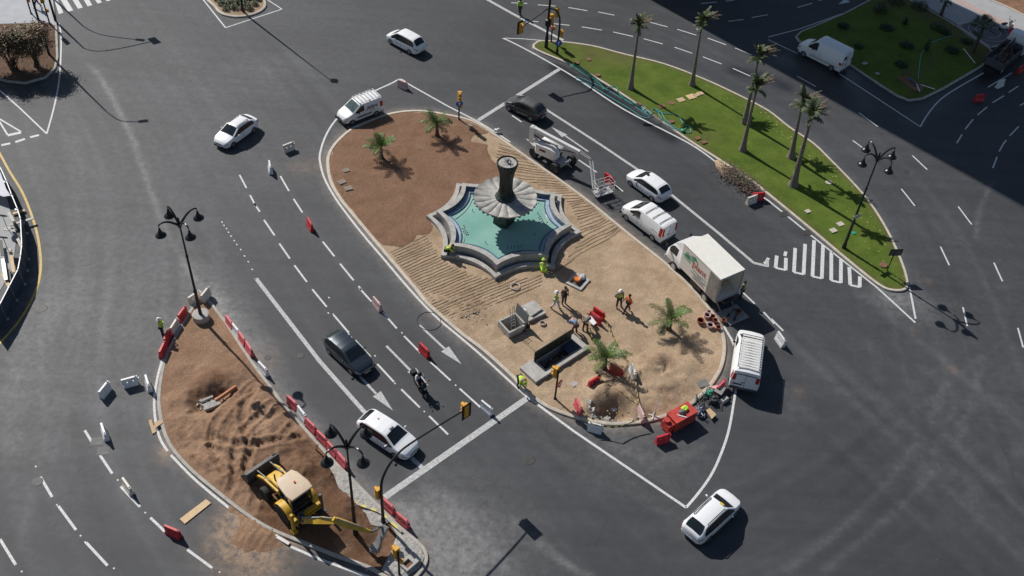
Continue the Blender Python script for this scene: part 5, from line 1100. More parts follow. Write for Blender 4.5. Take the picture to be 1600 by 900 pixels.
# small road sign at the far end of the lawn, sign seen from behind on site
s_ = thing('sign_board', G(1385, 425), 0, 'dark rectangular board on a thin post at the lower tip of the lawn', 'sign')
m = MB(); m.cyl((0, 0, .1), (.0, 0, 1.9), .04, None, 8); m.build('post', 'post_black', s_)
m = MB(); m.box((.12, .08, 1.95), (.95, .06, .62), rz=math.radians(8)); bd = m.build('board', 'post_black', s_, smooth=0)
m = MB(); m.box((.12, .045, 1.95), (.80, .02, .48), rz=math.radians(8)); m.build('board_face', 'digger_steel', bd, smooth=0)
lp = G(1317.5, 389); s_ = thing('arrow_sign', lp, math.radians(35), 'thin white-edged sign panel fixed to the lamp pole on the lawn', 'sign')
m = MB(); m.box((0, -.13, 3.4), (.85, .03, .32)); m.build('panel', 'lift_grey', s_, smooth=0)

# ================================================================== BARRIERS
def make_barrier(mname):
    b = thing('plastic_barrier', (0, 0, 0), 0, '', 'barrier', 'plastic water barriers of the road works')
    m = MB(); L = 1.16
    sec = lambda x0, x1, prof: m.loft([[Vector((x, y, z)) for y, z in prof] for x in (x0, x1)])
    base = [(-.21, .0), (.21, .0), (.19, .20), (-.19, .20)]; mid = [(-.19, .2), (.19, .2), (.13, .36), (-.13, .36)]; upper = [(-.13, .36), (.13, .36), (.085, .64), (-.085, .64)]; cap = [(-.085, .64), (.085, .64), (.075, .86), (-.075, .86)]
    h = L / 2
    m.loft([[Vector((x, y, z)) for y, z in base] for x in (-h + .03, h - .03)]); m.loft([[Vector((x, y, z)) for y, z in mid] for x in (-h + .04, h - .04)])
    for a, b_ in ((-h, -.27), (-.17, .17), (.27, h)): m.loft([[Vector((x, y, z)) for y, z in upper] for x in (a, b_)])
    for a, b_ in ((-.27, -.17), (.17, .27)): m.loft([[Vector((x, y, z)) for y, z in [(-.13, .36), (.13, .36), (.119, .42), (-.119, .42)]] for x in (a, b_)]); m.loft([[Vector((x, y, z)) for y, z in [(-.10, .57), (.10, .57), (.085, .64), (-.085, .64)]] for x in (a, b_)])
    m.loft([[Vector((x, y, z)) for y, z in cap] for x in (-h, h)])
    m.build('barrier_body', mname, b, smooth=0)
    m = MB(); m.lathe([(.07, .42), (.07, .62)], (h + .05, 0, 0), 10); m.box((h + .0, 0, .52), (.12, .1, .1)); m.build('hinge_lug', mname, b)
    m = MB(); m.lathe([(.05, .855), (.055, .885), (.05, .90)], (h - .12, 0, 0), 10); m.build('filler_cap', 'post_black', b)
    return b
PROTO = {}
def barrier(x0, y0, x1, y1, col, label, narrow=None, tilt=None):
    c = (G(x0, y0, .76) + G(x1, y1, .76)) / 2; d = G(x1, y1, .76) - G(x0, y0, .76); a = math.atan2(d.y, d.x)
    if narrow is not None: a = narrow
    k = {'r': 'barrier_red', 'f': 'barrier_sunlit', 'w': 'barrier_white', 'c': 'barrier_cream', 'p': 'barrier_pink'}[col]
    if k not in PROTO: PROTO[k] = o = make_barrier(k)
    else: o = copy_tree(PROTO[k])
    z = .0
    if inside(cen, c.x, c.y): z = .10
    elif inside(gra, c.x, c.y) or inside(lef, c.x, c.y): z = .12
    o.location = (c.x, c.y, z); o.rotation_euler = (0, 0, a); o.scale = (.84, .84, .84); o['label'] = label; return o
BL_ = [
(152.7,613.3,169.3,592.7,'w','leftmost of the three white barriers in a loose row left of the dug-up island'),
(190,592.7,212,586.7,'w','middle of the three white barriers in a loose row left of the dug-up island'),
(226.5,584,232,602,'w','white barrier seen end-on beside the left kerb of the dug-up island'),
(157.5,660,163.5,678,'w','white barrier seen end-on next to the two patched manholes'),
(190,744,204,764,'c','greyish white barrier on the curved dashed line at lower left'),
(255,819,281,830,'r','red barrier with a white top on the curved dashed line at lower left'),
(293,465,312,452,'c','cream barrier behind the lamp pole at the top of the dug-up island'),
(316,461,324,451,'c','cream barrier half hidden at the very apex of the dug-up island'),
(279,490.5,288,478,'r','bright red barrier between two cream ones by the concrete lamp block'),
(265.5,512.5,276.7,495,'c','cream barrier between two red ones near the worker on the left roadway'),
(256.5,528,262.7,513,'r','red barrier right behind the worker on the left roadway'),
(248,550,257,531,'r','dark red barrier with a white top, lowest of the row beside the worker'),
(353.3,492,362,504,'f','sunlit-tinted red barrier, topmost of the short row right of the lamp block'),
(363.3,504.7,372,515.5,'w','white barrier in the short row right of the lamp block'),
(373.3,517.5,381.3,529.3,'f','sunlit-tinted red barrier below the white one in the short row by the lamp block'),
(384,532,392.7,545.5,'f','sunlit-tinted red barrier, lowest of the short row right of the lamp block'),
(404.4,564.4,415.6,576,'w','white barrier alone against the right kerb of the dug-up island'),
(450,618,462,629,'f','red barrier, uppermost of the long chain opposite the dark blue car'),
(464.4,632,477.8,649,'w','white barrier in the long chain of red ones beside the dug-up island'),
(479,653,492,666,'f','red barrier directly below the white one in the long chain'),
(496,672,510,685,'f','red barrier between the four arms of the lower lamp, upper one'),
(512,689,525,703,'f','red barrier behind the hub of the lower four-armed lamp'),
(527,705,541,721,'f','red barrier at the lower end of the long chain, touching the lamp pole'),
(600.4,779,613.7,791,'f','pinkish red barrier at the foot of the mast arm by the stop line'),
(621.4,801,637,814,'f','pinkish red barrier, lower one of the pair by the mast arm'),
(480,338,487.5,351,'r','small-looking red barrier seen end-on on the dashed line left of the round island'),
(582,461,596,477,'p','pink and white barrier on the dashed line left of the round island'),
(657,535.5,669,547,'r','red barrier on the dashed line above the motorcyclist'),
(753,625,769,638,'w','white barrier touching the thick stop line at the bottom of the round island'),
(441,227,459,220,'c','cream barrier on the open road left of the round island'),
(420,249,422.5,262,'w','greyish barrier seen end-on at the head of the left dashed line'),
(620.5,123,637.5,129,'p','pale pink barrier at the white lines meeting above the round island'),
(944.4,268,961,279,'r','red barrier behind the basket of the boom lift'),
(1167.5,309,1185.5,302.5,'c','cream barrier beside the heap of cut branches'),
(1179,301,1194,300,'r','red barrier pressed against the lawn kerb below the heap of branches'),
(1218,519,1226,530,'w','white barrier alone right of the white van that circles the island'),
(921,597,937,587,'r','red barrier lying between the small palm and the open pit'),
(957,570,970,578,'r','red barrier behind the lower palm of the sandy area'),
(986.6,569,993,584,'w','white barrier with striped tape right of the lower palm'),
(901,624.5,907.4,638,'f','pinkish red barrier seen end-on left of the dug hole near the kerb'),
(998,632,1007.7,653,'p','pale pink barrier on the kerb right of the dug hole'),
(920,659,942,665,'w','white barrier on the road at the bottom kerb of the round island'),
(1027,682.5,1047,676,'r','red barrier alone on the road below the red container'),
(1123,603,1132.5,593,'f','pinkish red barrier behind the circling white van'),
(930,481,943,490,'r','red barrier of the pair on the sand, right-hand one'),
(924.2,488,937.5,497,'r','red barrier of the pair on the sand, left-hand one by the bending workers'),
(1579,42.5,1591,50,'r','red barrier on the promenade next to the parked scooter'),
(1523,148,1542,146,'r','red barrier on the shaded dashed line at the right edge'),
(1561,127,1571,122.5,'w','white barrier at the tail of the tipper truck'),
(1592,106,1602,99,'r','red barrier beside the tipper truck at the right edge')]
for b in BL_: barrier(*b)

# ================================================================== PALMS AND PLANTS
def frond(mb, base, az, el, L, droop, leaf=.42, n=24, wid=.035, ragged=0.0):
    P = []; p = Vector(base); e = el; step = L / 12
    for i in range(13):
        P.append(p.copy()); p = p + Vector((math.cos(az) * math.cos(e), math.sin(az) * math.cos(e), math.sin(e))) * step; e -= droop / 12 * (.5 + i / 8)
    mb.tube(P, [.028 * (1 - i / 14) + .006 for i in range(13)], 4, False)
    for j in range(n):
        s = .12 + .86 * j / n; k_ = min(int(s * 12), 11); c = P[k_].lerp(P[k_ + 1], s * 12 - k_); t = (P[k_ + 1] - P[k_]).normalized(); sd_ = t.cross(Vector((0, 0, 1))).normalized(); up = sd_.cross(t)
        ll = leaf * (math.sin(PI * (.18 + .78 * s)) ** .7) * random.uniform(.75, 1.15)
        for q in (-1, 1):
            if random.random() < ragged: continue
            dd = (sd_ * q * .8 + t * .55 + up * random.uniform(-.15, .35)).normalized(); m1 = c + dd * ll * .55; tip = c + dd * ll + Vector((0, 0, -ll * random.uniform(.15, .5))); w = t * wid
            mb.add([c - w * .5, c + w * .5, m1 + w, m1 - w * .6, tip], [(0, 1, 2, 3), (3, 2, 4)])
def feather_palm(px, py, label, h, nf, L, seed, lean=(0, 0), z=.1):
    random.seed(seed); root = thing('palm_tree', G(px, py, z), 0, label, 'palm tree', 'young feather palms of the round island')
    topv = Vector((lean[0], lean[1], h)); m = MB(); m.tube([(0, 0, -.1), (0, 0, .12), topv * .4, topv * .8, topv + Vector((0, 0, .25))], [.26, .2, .14, .13, .09], 10)
    for i in range(7): m.tube([topv * (.15 + .11 * i) + Vector((0, 0, -.02)), topv * (.15 + .11 * i) + Vector((0, 0, .03))], .165 - .006 * i, 10)
    m.build('trunk', 'palm_base', root)
    m = MB()
    for i in range(nf):
        az = i * 2.399 + random.uniform(-.25, .25); el = math.radians(random.uniform(58, 82)) if i < nf * .3 else math.radians(random.uniform(22, 60))
        frond(m, topv + Vector((0, 0, .15)), az, el, L * random.uniform(.9, 1.25), random.uniform(.5, 1.5), .46, 30, .026)
    m.build('crown', 'palm_green', root, smooth=0)
    m = MB()
    for i in range(6): frond(m, topv + Vector((0, 0, .05)), random.uniform(0, 6.28), math.radians(random.uniform(-5, 25)), L * .8, .9, .4, 18, .03, .3)
    m.build('drooping_fronds', 'palm_tall_green', root, smooth=0)
    return root
feather_palm(596, 247, 'small feather palm on the brown soil, nearer to the left kerb', .9, 10, 1.45, 11)
feather_palm(683, 212, 'small feather palm on the brown soil with a red-tipped frond, nearer to the traffic light', 1.0, 10, 1.45, 12)
m = MB(); p = G(666, 162, 2.4) 
feather_palm(1045, 515, 'feather palm on the sand behind the box truck, throwing a long shadow', .8, 10, 1.7, 13)
feather_palm(944, 577, 'feather palm on the sand between the open pit and the red barriers', .9, 10, 1.7, 14)
def tall_palm(px, py, top_px, h, label, seed, s=1.0, kind_='r'):
    random.seed(seed); base = G(px, py, .12); t = G(top_px[0], top_px[1], h); root = thing('tall_palm_tree', base, 0, label, 'palm tree', 'tall bare-trunked palms of the lawn')
    d = Vector((t.x - base.x, t.y - base.y, h)); m = MB()
    m.tube([(0, 0, -.1), d * .02 + Vector((0, 0, .05)), d * .08, d * .2, d * .45, d * .75, d * .93, d], [.40 * s, .34 * s, .27 * s, .20 * s, .145 * s, .115 * s, .10 * s, .10 * s], 12)
    m.build('trunk', 'palm_trunk', root)
    m = MB(); m.tube([d * .99, d + Vector((0, 0, .5)), d + Vector((0, 0, 1.0))], [.11, .13, .05], 10); m.build('crown_shaft', 'palm_green', root)
    m = MB()
    for i in range(15): frond(m, d + Vector((0, 0, random.uniform(.3, .9))), random.uniform(0, 6.28), math.radians(random.uniform(62, 90)), random.uniform(.9, 1.45), random.uniform(.3, 2.0), .26, 22, .045)
    for i in range(5): frond(m, d + Vector((0, 0, .3)), random.uniform(0, 6.28), math.radians(random.uniform(10, 50)), random.uniform(.8, 1.3), 1.6, .3, 16, .04)
    m.build('crown', 'palm_tall_green', root, smooth=0)
    m = MB()
    for i in range(7): frond(m, d + Vector((0, 0, .8)), math.radians(random.uniform(-30, 30)), math.radians(random.uniform(15, 55)), random.uniform(1.2, 1.9), .5, .22, 16, .045, .25)
    m.build('windblown_fronds', 'palm_dry', root, smooth=0); return root
tall_palm(985, 138, (997, 52), 5.6, 'slender bare palm nearest the tip of the lawn', 21, .9)
tall_palm(1081, 133, (1095, 48), 5.7, 'slender bare palm at the upper kerb of the lawn, second from the tip', 22, .9)
tall_palm(1163, 192, (1183, 100), 6.0, 'taller bare palm of the middle pair, standing behind the other one', 23, 1.0)
tall_palm(1160, 235, (1180, 148), 5.6, 'front palm of the middle pair with a brown collar under its fronds', 24, 1.0)
tall_palm(1236, 246, (1251, 172), 4.9, 'rear palm of the right-hand pair on the lawn', 25, 1.1)
tall_palm(1239, 290, (1265, 192), 6.2, 'front palm of the right-hand pair, thickest trunk on the lawn', 26, 1.25)
def fan_palm(px, py, label, h, r, seed, n=26):
    random.seed(seed); root = thing('fan_palm', G(px, py, .12), 0, label, 'palm tree'); m = MB(); m.tube([(0, 0, -.1), (0, 0, h * .5), (0, 0, h)], [.2, .16, .15], 9); m.build('trunk', 'bark', root)
    m = MB()
    for i in range(n):
        az = random.uniform(0, 6.28); el = random.uniform(-.4, 1.3); d = Vector((math.cos(az) * math.cos(el), math.sin(az) * math.cos(el), math.sin(el))); c = Vector((0, 0, h)) + d * r * .55; sd_ = d.cross(Vector((0, 0, 1))).normalized(); up = sd_.cross(d); m.tube([(0, 0, h), c], .015, 4, False)
        for j in range(11):
            a = -1.3 + 2.6 * j / 10; t = (d * math.cos(a) + sd_ * math.sin(a)).normalized() * r * .5; w = sd_ * .03
            m.add([c, c + t * .6 + up * .03 + w, c + t + Vector((0, 0, -.1)), c + t * .6 - w], [(0, 1, 2, 3)])
    m.build('crown', 'leaf_dark', root, smooth=0)
fan_palm(1520, 82, 'fan palm between the dark lawn and the cobbled circle', 2.6, 1.5, 31, 34)
fan_palm(1470, 24, 'small fan palm beside the promenade', 1.5, .7, 32, 20)
def bush(px, py, label, r, h, seed, m_='leaf_shrub', n=260, group='shrubs on the dark lawn', name='shrub', z=.12, leaf=.09):
    random.seed(seed); root = thing(name, G(px, py, z), 0, label, 'shrub', group); m = MB()
    for i in range(7): a = random.uniform(0, 6.28); m.tube([(0, 0, 0), (math.cos(a) * r * .4, math.sin(a) * r * .4, h * .6)], .02, 4, False)
    m.build('stems', 'bark', root)
    m = MB()
    for i in range(n):
        a = random.uniform(0, 6.28); u = random.random() ** .5 * r; zz = random.random() * h * (1.05 - (u / r) ** 2 * .7) ; c = Vector((math.cos(a) * u, math.sin(a) * u, zz)); q = Matrix.Rotation(random.uniform(0, 6.28), 3, 'Z') @ Matrix.Rotation(random.uniform(-1, 1), 3, 'X'); s = leaf * random.uniform(.6, 1.4)
        m.add([c + q @ Vector(v) for v in ((-s, 0, 0), (0, -s * .5, 0), (s, 0, 0), (0, s * .5, 0))], [(0, 1, 2, 3)])
    m.build('foliage', m_, root, smooth=0); return root
for i, (x, y, r, h, lb) in enumerate([(1318,42,.8,.6,'low dark shrub nearest the left tip of the dark lawn'), (1385,45,.9,.7,'dark shrub in the upper middle of the dark lawn'), (1416,73,.9,.7,'dark shrub in the centre of the dark lawn'), (1408,102,.85,.6,'dark shrub above the disturbed soil patch'), (1487,80,.9,.7,'dark shrub right of the green hose'), (1342,74,.6,.5,'low dark shrub by the white delivery van'),
        (1413,38,.35,1.2,'narrow upright shrub left of centre on the dark lawn'), (1447,78,.3,1.8,'tall thin dark cypress-like plant by the hose on the dark lawn'), (1436,12,1.1,1.3,'bushy dark shrub at the upper edge of the frame by the promenade'), (1400,4,1.2,1.2,'bushy dark shrub at the top edge of the dark lawn'), (1465,44,1.0,.9,'green leafy shrub by the promenade kerb'), (1478,52,.8,.8,'yellow-green leafy shrub touching the promenade kerb'), (1375,18,1.0,1.6,'dark small tree-like shrub at the back of the dark lawn'), (1510,66,.8,.4,'low ground shrub at the foot of the cobbled circle')]):
    bush(x, y, lb, r * .8, h * .75, 40 + i, 'leaf_dark' if i in (10, 11) else 'leaf_shrub', 380 if r > .7 else 200)
# planter at the top
random.seed(5); pts = []
for row in range(9):
    for colm in range(8):
        px = 322 + colm * 12.5 + (row % 2) * 6; py = 22 - row * 7.5 - abs(px - 370) * .0
        p = G(px, py, .14)
        if inside(offset_loop(top_in, .25), p.x, p.y): pts.append((px, py))
b0 = bush(pts[0][0], pts[0][1], 'round dark shrub of the gravel planter at the top edge', .38, .6, 60, 'leaf_dark', 150, 'round shrubs of the top planter', z=.14, leaf=.08)
for px, py in pts[1:]:
    c = copy_tree(b0); c.location = G(px + random.uniform(-1.2, 1.2), py + random.uniform(-.8, .8), .14); c.rotation_euler.z = random.uniform(0, 6.28); s = random.uniform(.8, 1.25); c.scale = (s, s, s)
# rust-coloured tree at top left
def leafy_tree(px, py, label, h, rx, ry, seed, nleaf, mats=('leaf_rust',), nclump=26):
    random.seed(seed); root = thing('tree', G(px, py, .12), 0, label, 'tree', 'small trees of the corner bed'); m = MB(); cl = []
    for i in range(nclump):
        a = random.uniform(0, 6.28); u = random.random() ** .6; z = h * random.uniform(.5, 1.0); k_ = 1 - abs(z / h - .72) * 1.2
        c = Vector((math.cos(a) * u * rx * k_, math.sin(a) * u * ry * k_, z)); cl.append(c); mid = Vector((c.x * .35, c.y * .35, h * .35)); st = Vector((random.uniform(-.3, .3), random.uniform(-.3, .3), -.1)); m.tube([st, mid, c], [.035, .022, .008], 5, False)
    m.build('trunk', 'bark', root)
    parts = [MB() for _ in mats]
    for i in range(nleaf):
        c = random.choice(cl); k_ = random.gauss(0, .34), random.gauss(0, .34), random.gauss(0, .24); p = c + Vector(k_); q = Matrix.Rotation(random.uniform(0, 6.28), 3, 'Z') @ Matrix.Rotation(random.uniform(-1.2, 1.2), 3, 'X'); s = random.uniform(.05, .10)
        j = 0 if len(mats) == 1 else (1 if random.random() < (.75 if c.x < -rx * .2 else .18) else 0); parts[j].add([p + q @ Vector(v) for v in ((-s, 0, 0), (0, -s * .55, 0), (s, 0, 0), (0, s * .55, 0))], [(0, 1, 2, 3)])
    for pt, mm in zip(parts, mats):
        if pt.v: pt.build('crown', mm, root, smooth=0)
leafy_tree(22, 108, 'rust-brown feathery tree, left one in the corner bed, green on its outer side', 3.7, 2.5, 1.6, 71, 14000, ('leaf_rust', 'leaf_dark'), 34)
leafy_tree(58, 104, 'rust-brown feathery tree, right one in the corner bed near the kerb', 3.6, 1.9, 1.5, 72, 11000, ('leaf_rust', 'leaf_dark'), 30)
leafy_tree(-30, 112, 'brown feathery tree at the very left edge of the corner bed', 3.2, 2.0, 1.5, 73, 5000, ('leaf_rust', 'leaf_dark'), 24)

# heap of cut branches
random.seed(9); bh = MB(); a_, b_ = G(1133, 268), G(1172, 298)
for i in range(900):
    t = random.random(); c = a_.lerp(b_, t) + Vector((random.gauss(0, .45), random.gauss(0, .45), 0)); z = .05 + random.random() * .55 * math.exp(-((t - .5) * 1.6) ** 2); az = random.uniform(0, 6.28); l = random.uniform(.12, .5); e = Vector((math.cos(az) * l, math.sin(az) * l, random.uniform(-.08, .2)))
    bh.bar((c.x, c.y, z), (c.x + e.x, c.y + e.y, max(.02, z + e.z)), random.uniform(.012, .035))
hp = thing('branch_heap', (a_ + b_) / 2, 0, 'heap of dry cut branches on the road against the lawn kerb', 'branch heap'); bh.v = [(v[0] - hp.location.x, v[1] - hp.location.y, v[2]) for v in bh.v]; bh.build('twigs', 'brushwood', hp, smooth=0)
m = MB()
for i in range(260):
    t = random.gauss(.5, .2); c = a_.lerp(b_, t) + Vector((random.gauss(0, .3), random.gauss(0, .3), 0)) - hp.location; z = random.uniform(.3, .6); q = Matrix.Rotation(random.uniform(0, 6.28), 3, 'Z') @ Matrix.Rotation(random.uniform(-1, 1), 3, 'X'); s = random.uniform(.05, .12); m.add([Vector((c.x, c.y, z)) + q @ Vector(v) for v in ((-s, 0, 0), (0, -s * .4, 0), (s, 0, 0), (0, s * .4, 0))], [(0, 1, 2, 3)])
m.build('green_leaves', 'leaf_dark', hp, smooth=0)
terrain(smooth_line(Gs([(1117,252),(1126,251),(1142,263),(1146,272),(1134,276),(1122,266)]), True, 3), .15, lambda X, Y, D: .01 + np.clip(D / .4, 0, 1) * (.3 + .1 * fbm(X, Y, 2, 3)), 'sand_heap', 'sand', {'moist': lambda X, Y, D: 0 * X}, kind='stuff')
# ================================================================== PEOPLE
def skin_mesh(name, J, edges, parent, m, root=0, sub=1, frame=None):
    names = list(J); me = bpy.data.meshes.new(name); me.from_pydata([J[n][0] for n in names], [(names.index(a), names.index(b)) for a, b in edges], [])
    o = bpy.data.objects.new(name, me); COL.objects.link(o); md = o.modifiers.new('skin', 'SKIN'); md.use_smooth_shade = True
    for i, n in enumerate(names): r = J[n][1]; me.skin_vertices[0].data[i].radius = (r, r) if isinstance(r, (int, float)) else r
    seen = set(); adj = {n: set() for n in names}
    for a, b in edges: adj[a].add(b); adj[b].add(a)
    for n in names:
        if n in seen: continue
        st = [n]; 
        while st:
            q = st.pop(); 
            if q in seen: continue
            seen.add(q); st += list(adj[q])
        me.skin_vertices[0].data[names.index(n)].use_root = True
    if sub: s = o.modifiers.new('sub', 'SUBSURF'); s.levels = sub; s.render_levels = sub
    bpy.context.view_layer.update(); dg = bpy.context.evaluated_depsgraph_get(); new = bpy.data.meshes.new_from_object(o.evaluated_get(dg)); o.modifiers.clear(); o.data = new; new.materials.clear(); new.materials.append(MATS[m]); new.name = name
    new.polygons.foreach_set('use_smooth', [True] * len(new.polygons)); o.parent = parent; return o
def skeleton(pose, k=1.0):
    """joints of a 1.75 m person facing +x"""
    P = {'pelvis': (0, 0, .95), 'waist': (0, 0, 1.12), 'chest': (0, 0, 1.34), 'neck': (0, 0, 1.49), 'head': (.02, 0, 1.60), 'crown': (.01, 0, 1.70)}
    for s, q in (('l', 1), ('r', -1)):
        P['sh' + s] = (0, q * .19, 1.43); P['hip' + s] = (0, q * .10, .92); P['knee' + s] = (.02, q * .11, .50); P['ank' + s] = (0, q * .12, .09); P['toe' + s] = (.17, q * .14, .045)
        P['elb' + s] = (-.02, q * .27, 1.14); P['wri' + s] = (.06, q * .27, .90)
    if pose == 'walk':
        P['kneel'] = (.17, .10, .52); P['ankl'] = (.28, .11, .10); P['toel'] = (.44, .12, .07); P['kneer'] = (-.05, -.10, .50); P['ankr'] = (-.28, -.11, .13); P['toer'] = (-.15, -.12, .045)
        P['elbl'] = (-.12, .27, 1.17); P['wril'] = (.0, .28, .94); P['elbr'] = (.08, -.26, 1.15); P['wrir'] = (.26, -.22, 1.03)
    if pose == 'arms':
        for s, q in (('l', 1), ('r', -1)): P['elb' + s] = (.05, q * .27, 1.16); P['wri' + s] = (.28, q * .08, 1.20)
    if pose == 'hip':
        P['elbr'] = (-.05, -.36, 1.17); P['wrir'] = (.06, -.20, 1.02); P['kneel'] = (.06, .16, .5); P['ankl'] = (.03, .22, .09); P['toel'] = (.18, .28, .045)
    if pose in ('bend', 'crouch', 'ride'):
        if pose == 'bend':
            P.update(pelvis=(-.12, 0, .88), waist=(.05, 0, 1.0), chest=(.27, 0, 1.04), neck=(.42, 0, 1.02), head=(.52, 0, .98), crown=(.60, 0, .95))
            for s, q in (('l', 1), ('r', -1)): P['sh' + s] = (.36, q * .19, 1.03); P['hip' + s] = (-.12, q * .10, .86); P['knee' + s] = (.03, q * .13, .47); P['ank' + s] = (-.08, q * .15, .09); P['toe' + s] = (.1, q * .17, .045); P['elb' + s] = (.42, q * .24, .76); P['wri' + s] = (.52, q * .14, .52)
        if pose == 'crouch':
            P.update(pelvis=(-.18, 0, .34), waist=(-.08, 0, .50), chest=(.08, 0, .68), neck=(.2, 0, .78), head=(.29, 0, .84), crown=(.34, 0, .92))
            for s, q in (('l', 1), ('r', -1)): P['sh' + s] = (.12, q * .19, .73); P['hip' + s] = (-.17, q * .11, .33); P['knee' + s] = (.24, q * .19, .46); P['ank' + s] = (-.02, q * .17, .09); P['toe' + s] = (.15, q * .2, .045); P['elb' + s] = (.3, q * .24, .52); P['wri' + s] = (.46, q * .1, .38)
        if pose == 'ride':
            P.update(pelvis=(-.42, 0, .94), waist=(-.38, 0, 1.10), chest=(-.28, 0, 1.30), neck=(-.2, 0, 1.44), head=(-.16, 0, 1.55), crown=(-.15, 0, 1.65))
            for s, q in (('l', 1), ('r', -1)): P['sh' + s] = (-.26, q * .19, 1.39); P['hip' + s] = (-.4, q * .11, .92); P['knee' + s] = (.02, q * .2, .80); P['ank' + s] = (.05, q * .18, .38); P['toe' + s] = (.22, q * .18, .33); P['elb' + s] = (-.08, q * .32, 1.18); P['wri' + s] = (.2, q * .32, 1.09)
    return {a: Vector(b) * k for a, b in P.items()}
PG = 'workers and passers-by on the square'
def person(loc, face, pose, label, top='hi_vis', legs='cloth_dark', head='helmet_white', hat=True, vest=None, long=True, k=1.0, seed=0):
    root = thing('person', loc, face, label, 'person', PG); P = skeleton(pose, k); R = dict(pelvis=.125, waist=.11, chest=.135, neck=.055, head=.095, crown=.075)
    J = {}; E = [('pelvis', 'waist'), ('waist', 'chest'), ('chest', 'neck'), ('neck', 'head'), ('head', 'crown')]
    for n in ('pelvis', 'waist', 'chest', 'neck', 'head', 'crown'): J[n] = (P[n], R[n])
    for s, q in (('l', 1), ('r', -1)):
        for n, r in (('sh', .065), ('elb', .045), ('wri', .032), ('hip', .09), ('knee', .062), ('ank', .042), ('toe', .035)): J[n + s] = (P[n + s], r)
        d = (P['wri' + s] - P['elb' + s]).normalized(); pm = P['wri' + s] + d * .07; J['palm' + s] = (pm, (.04, .022))
        E += [('chest', 'sh' + s), ('sh' + s, 'elb' + s), ('elb' + s, 'wri' + s), ('wri' + s, 'palm' + s), ('pelvis', 'hip' + s), ('hip' + s, 'knee' + s), ('knee' + s, 'ank' + s), ('ank' + s, 'toe' + s)]
        sd_ = Vector((0, 1, 0)) if abs(d.y) < .8 else Vector((1, 0, 0)); cu = d.cross(sd_).normalized()
        for i in range(4):
            o_ = sd_ * (.03 - .02 * i); ln = (.07, .08, .075, .06)[i]; a = 'f%d%sa' % (i, s); b = 'f%d%sb' % (i, s); c = 'f%d%sc' % (i, s)
            J[a] = (pm - d * .01 + o_, .009); J[b] = (pm + d * ln * .6 + o_, .009); J[c] = (pm + d * ln + o_ + cu * .02, .008); E += [(a, b), (b, c)]
        a = 't%sa' % s; b = 't%sb' % s; J[a] = (P['wri' + s] + d * .03 + sd_ * .03, .01); J[b] = (P['wri' + s] + d * .075 + sd_ * .065, .009); E.append((a, b))
    fd = (Vector((1, 0, 0)) if pose not in ('bend', 'crouch') else Vector((.6, 0, -.6)).normalized())
    J['n0'] = (P['head'] + fd * .075, .018); J['n1'] = (P['head'] + fd * .115 - Vector((0, 0, .012)), .012); E.append(('n0', 'n1'))
    skin_mesh('body', J, E, root, 'skin')
    g = 1.22; J = {n: (P[n], r) for n, r in (('pelvis', .15), ('hipl', .105), ('hipr', .105), ('kneel', .082), ('kneer', .082), ('ankl', .066), ('ankr', .066))}
    skin_mesh('trousers', J, [('pelvis', 'hipl'), ('pelvis', 'hipr'), ('hipl', 'kneel'), ('hipr', 'kneer'), ('kneel', 'ankl'), ('kneer', 'ankr')], root, legs)
    for s in 'lr':
        m = MB(); a, t = P['ank' + s], P['toe' + s]; m.tube([a + (a - t) * .25 + Vector((0, 0, -.03)), a.lerp(t, .4) + Vector((0, 0, -.015)), t], [.045, .052, .04], 8); m.build('shoe', 'post_black', root)
    J = {n: (P[n], r) for n, r in (('pelvis', .14), ('waist', .145), ('chest', .165), ('shl', .085), ('shr', .085), ('elbl', .062), ('elbr', .062))}; E = [('pelvis', 'waist'), ('waist', 'chest'), ('chest', 'shl'), ('chest', 'shr'), ('shl', 'elbl'), ('shr', 'elbr')]
    if long:
        for s in 'lr': J['w' + s] = (P['elb' + s].lerp(P['wri' + s], .88), .045); E.append(('elb' + s, 'w' + s))
    skin_mesh('jacket', J, E, root, top)
    if vest:
        J = {n: (P[n], r) for n, r in (('pelvis', .15), ('waist', .16), ('chest', .18))}; J['a'] = (P['shl'].lerp(P['chest'], .3), .10); J['b'] = (P['shr'].lerp(P['chest'], .3), .10)
        skin_mesh('vest', J, [('pelvis', 'waist'), ('waist', 'chest'), ('chest', 'a'), ('chest', 'b')], root, vest)
    hc = P['head'].lerp(P['crown'], .45); ax = (P['crown'] - P['head']).normalized(); m = MB()
    if hat:
        m.ball((0, 0, 0), (.135, .12, .12), 14, 8); m.lathe([(.14, -.03), (.16, -.045), (.165, -.03), (.135, .0)], (.0, 0, 0), 16); m.v = [v for v in m.v]
    else: m.ball((0, 0, 0), (.115, .105, .11), 12, 7)
    q = Vector((0, 0, 1)).rotation_difference(ax).to_matrix(); off = .035 if hat else .012
    m.v = [tuple(q @ Vector((v[0] - .012, v[1], max(v[2], -.055) + off)) + hc) for v in m.v]; m.build('helmet' if hat else 'hair', head if hat else ('hair' if head == 'helmet_white' else head), root)
    return root
person(G(255, 525), math.radians(10), 'arms', 'worker in white helmet, yellow vest and dark trousers on the left roadway', 'hi_vis', 'cloth_dark')
person(G(867, 482, .12), math.radians(-20), 'walk', 'worker in white helmet, yellow vest and pale trousers walking beside the man in black', 'hi_vis', 'cloth_pale')
person(G(880.5, 475, .12), math.radians(-60), 'stand', 'bareheaded man all in black talking to the worker in pale trousers', 'cloth_dark', 'cloth_dark', hat=False, long=False)
person(G(965.5, 480, .12), math.radians(-70), 'hip', 'worker in white helmet with a green vest over grey sleeves beside the orange one', 'cloth_grey', 'cloth_dark', vest='hi_vis')
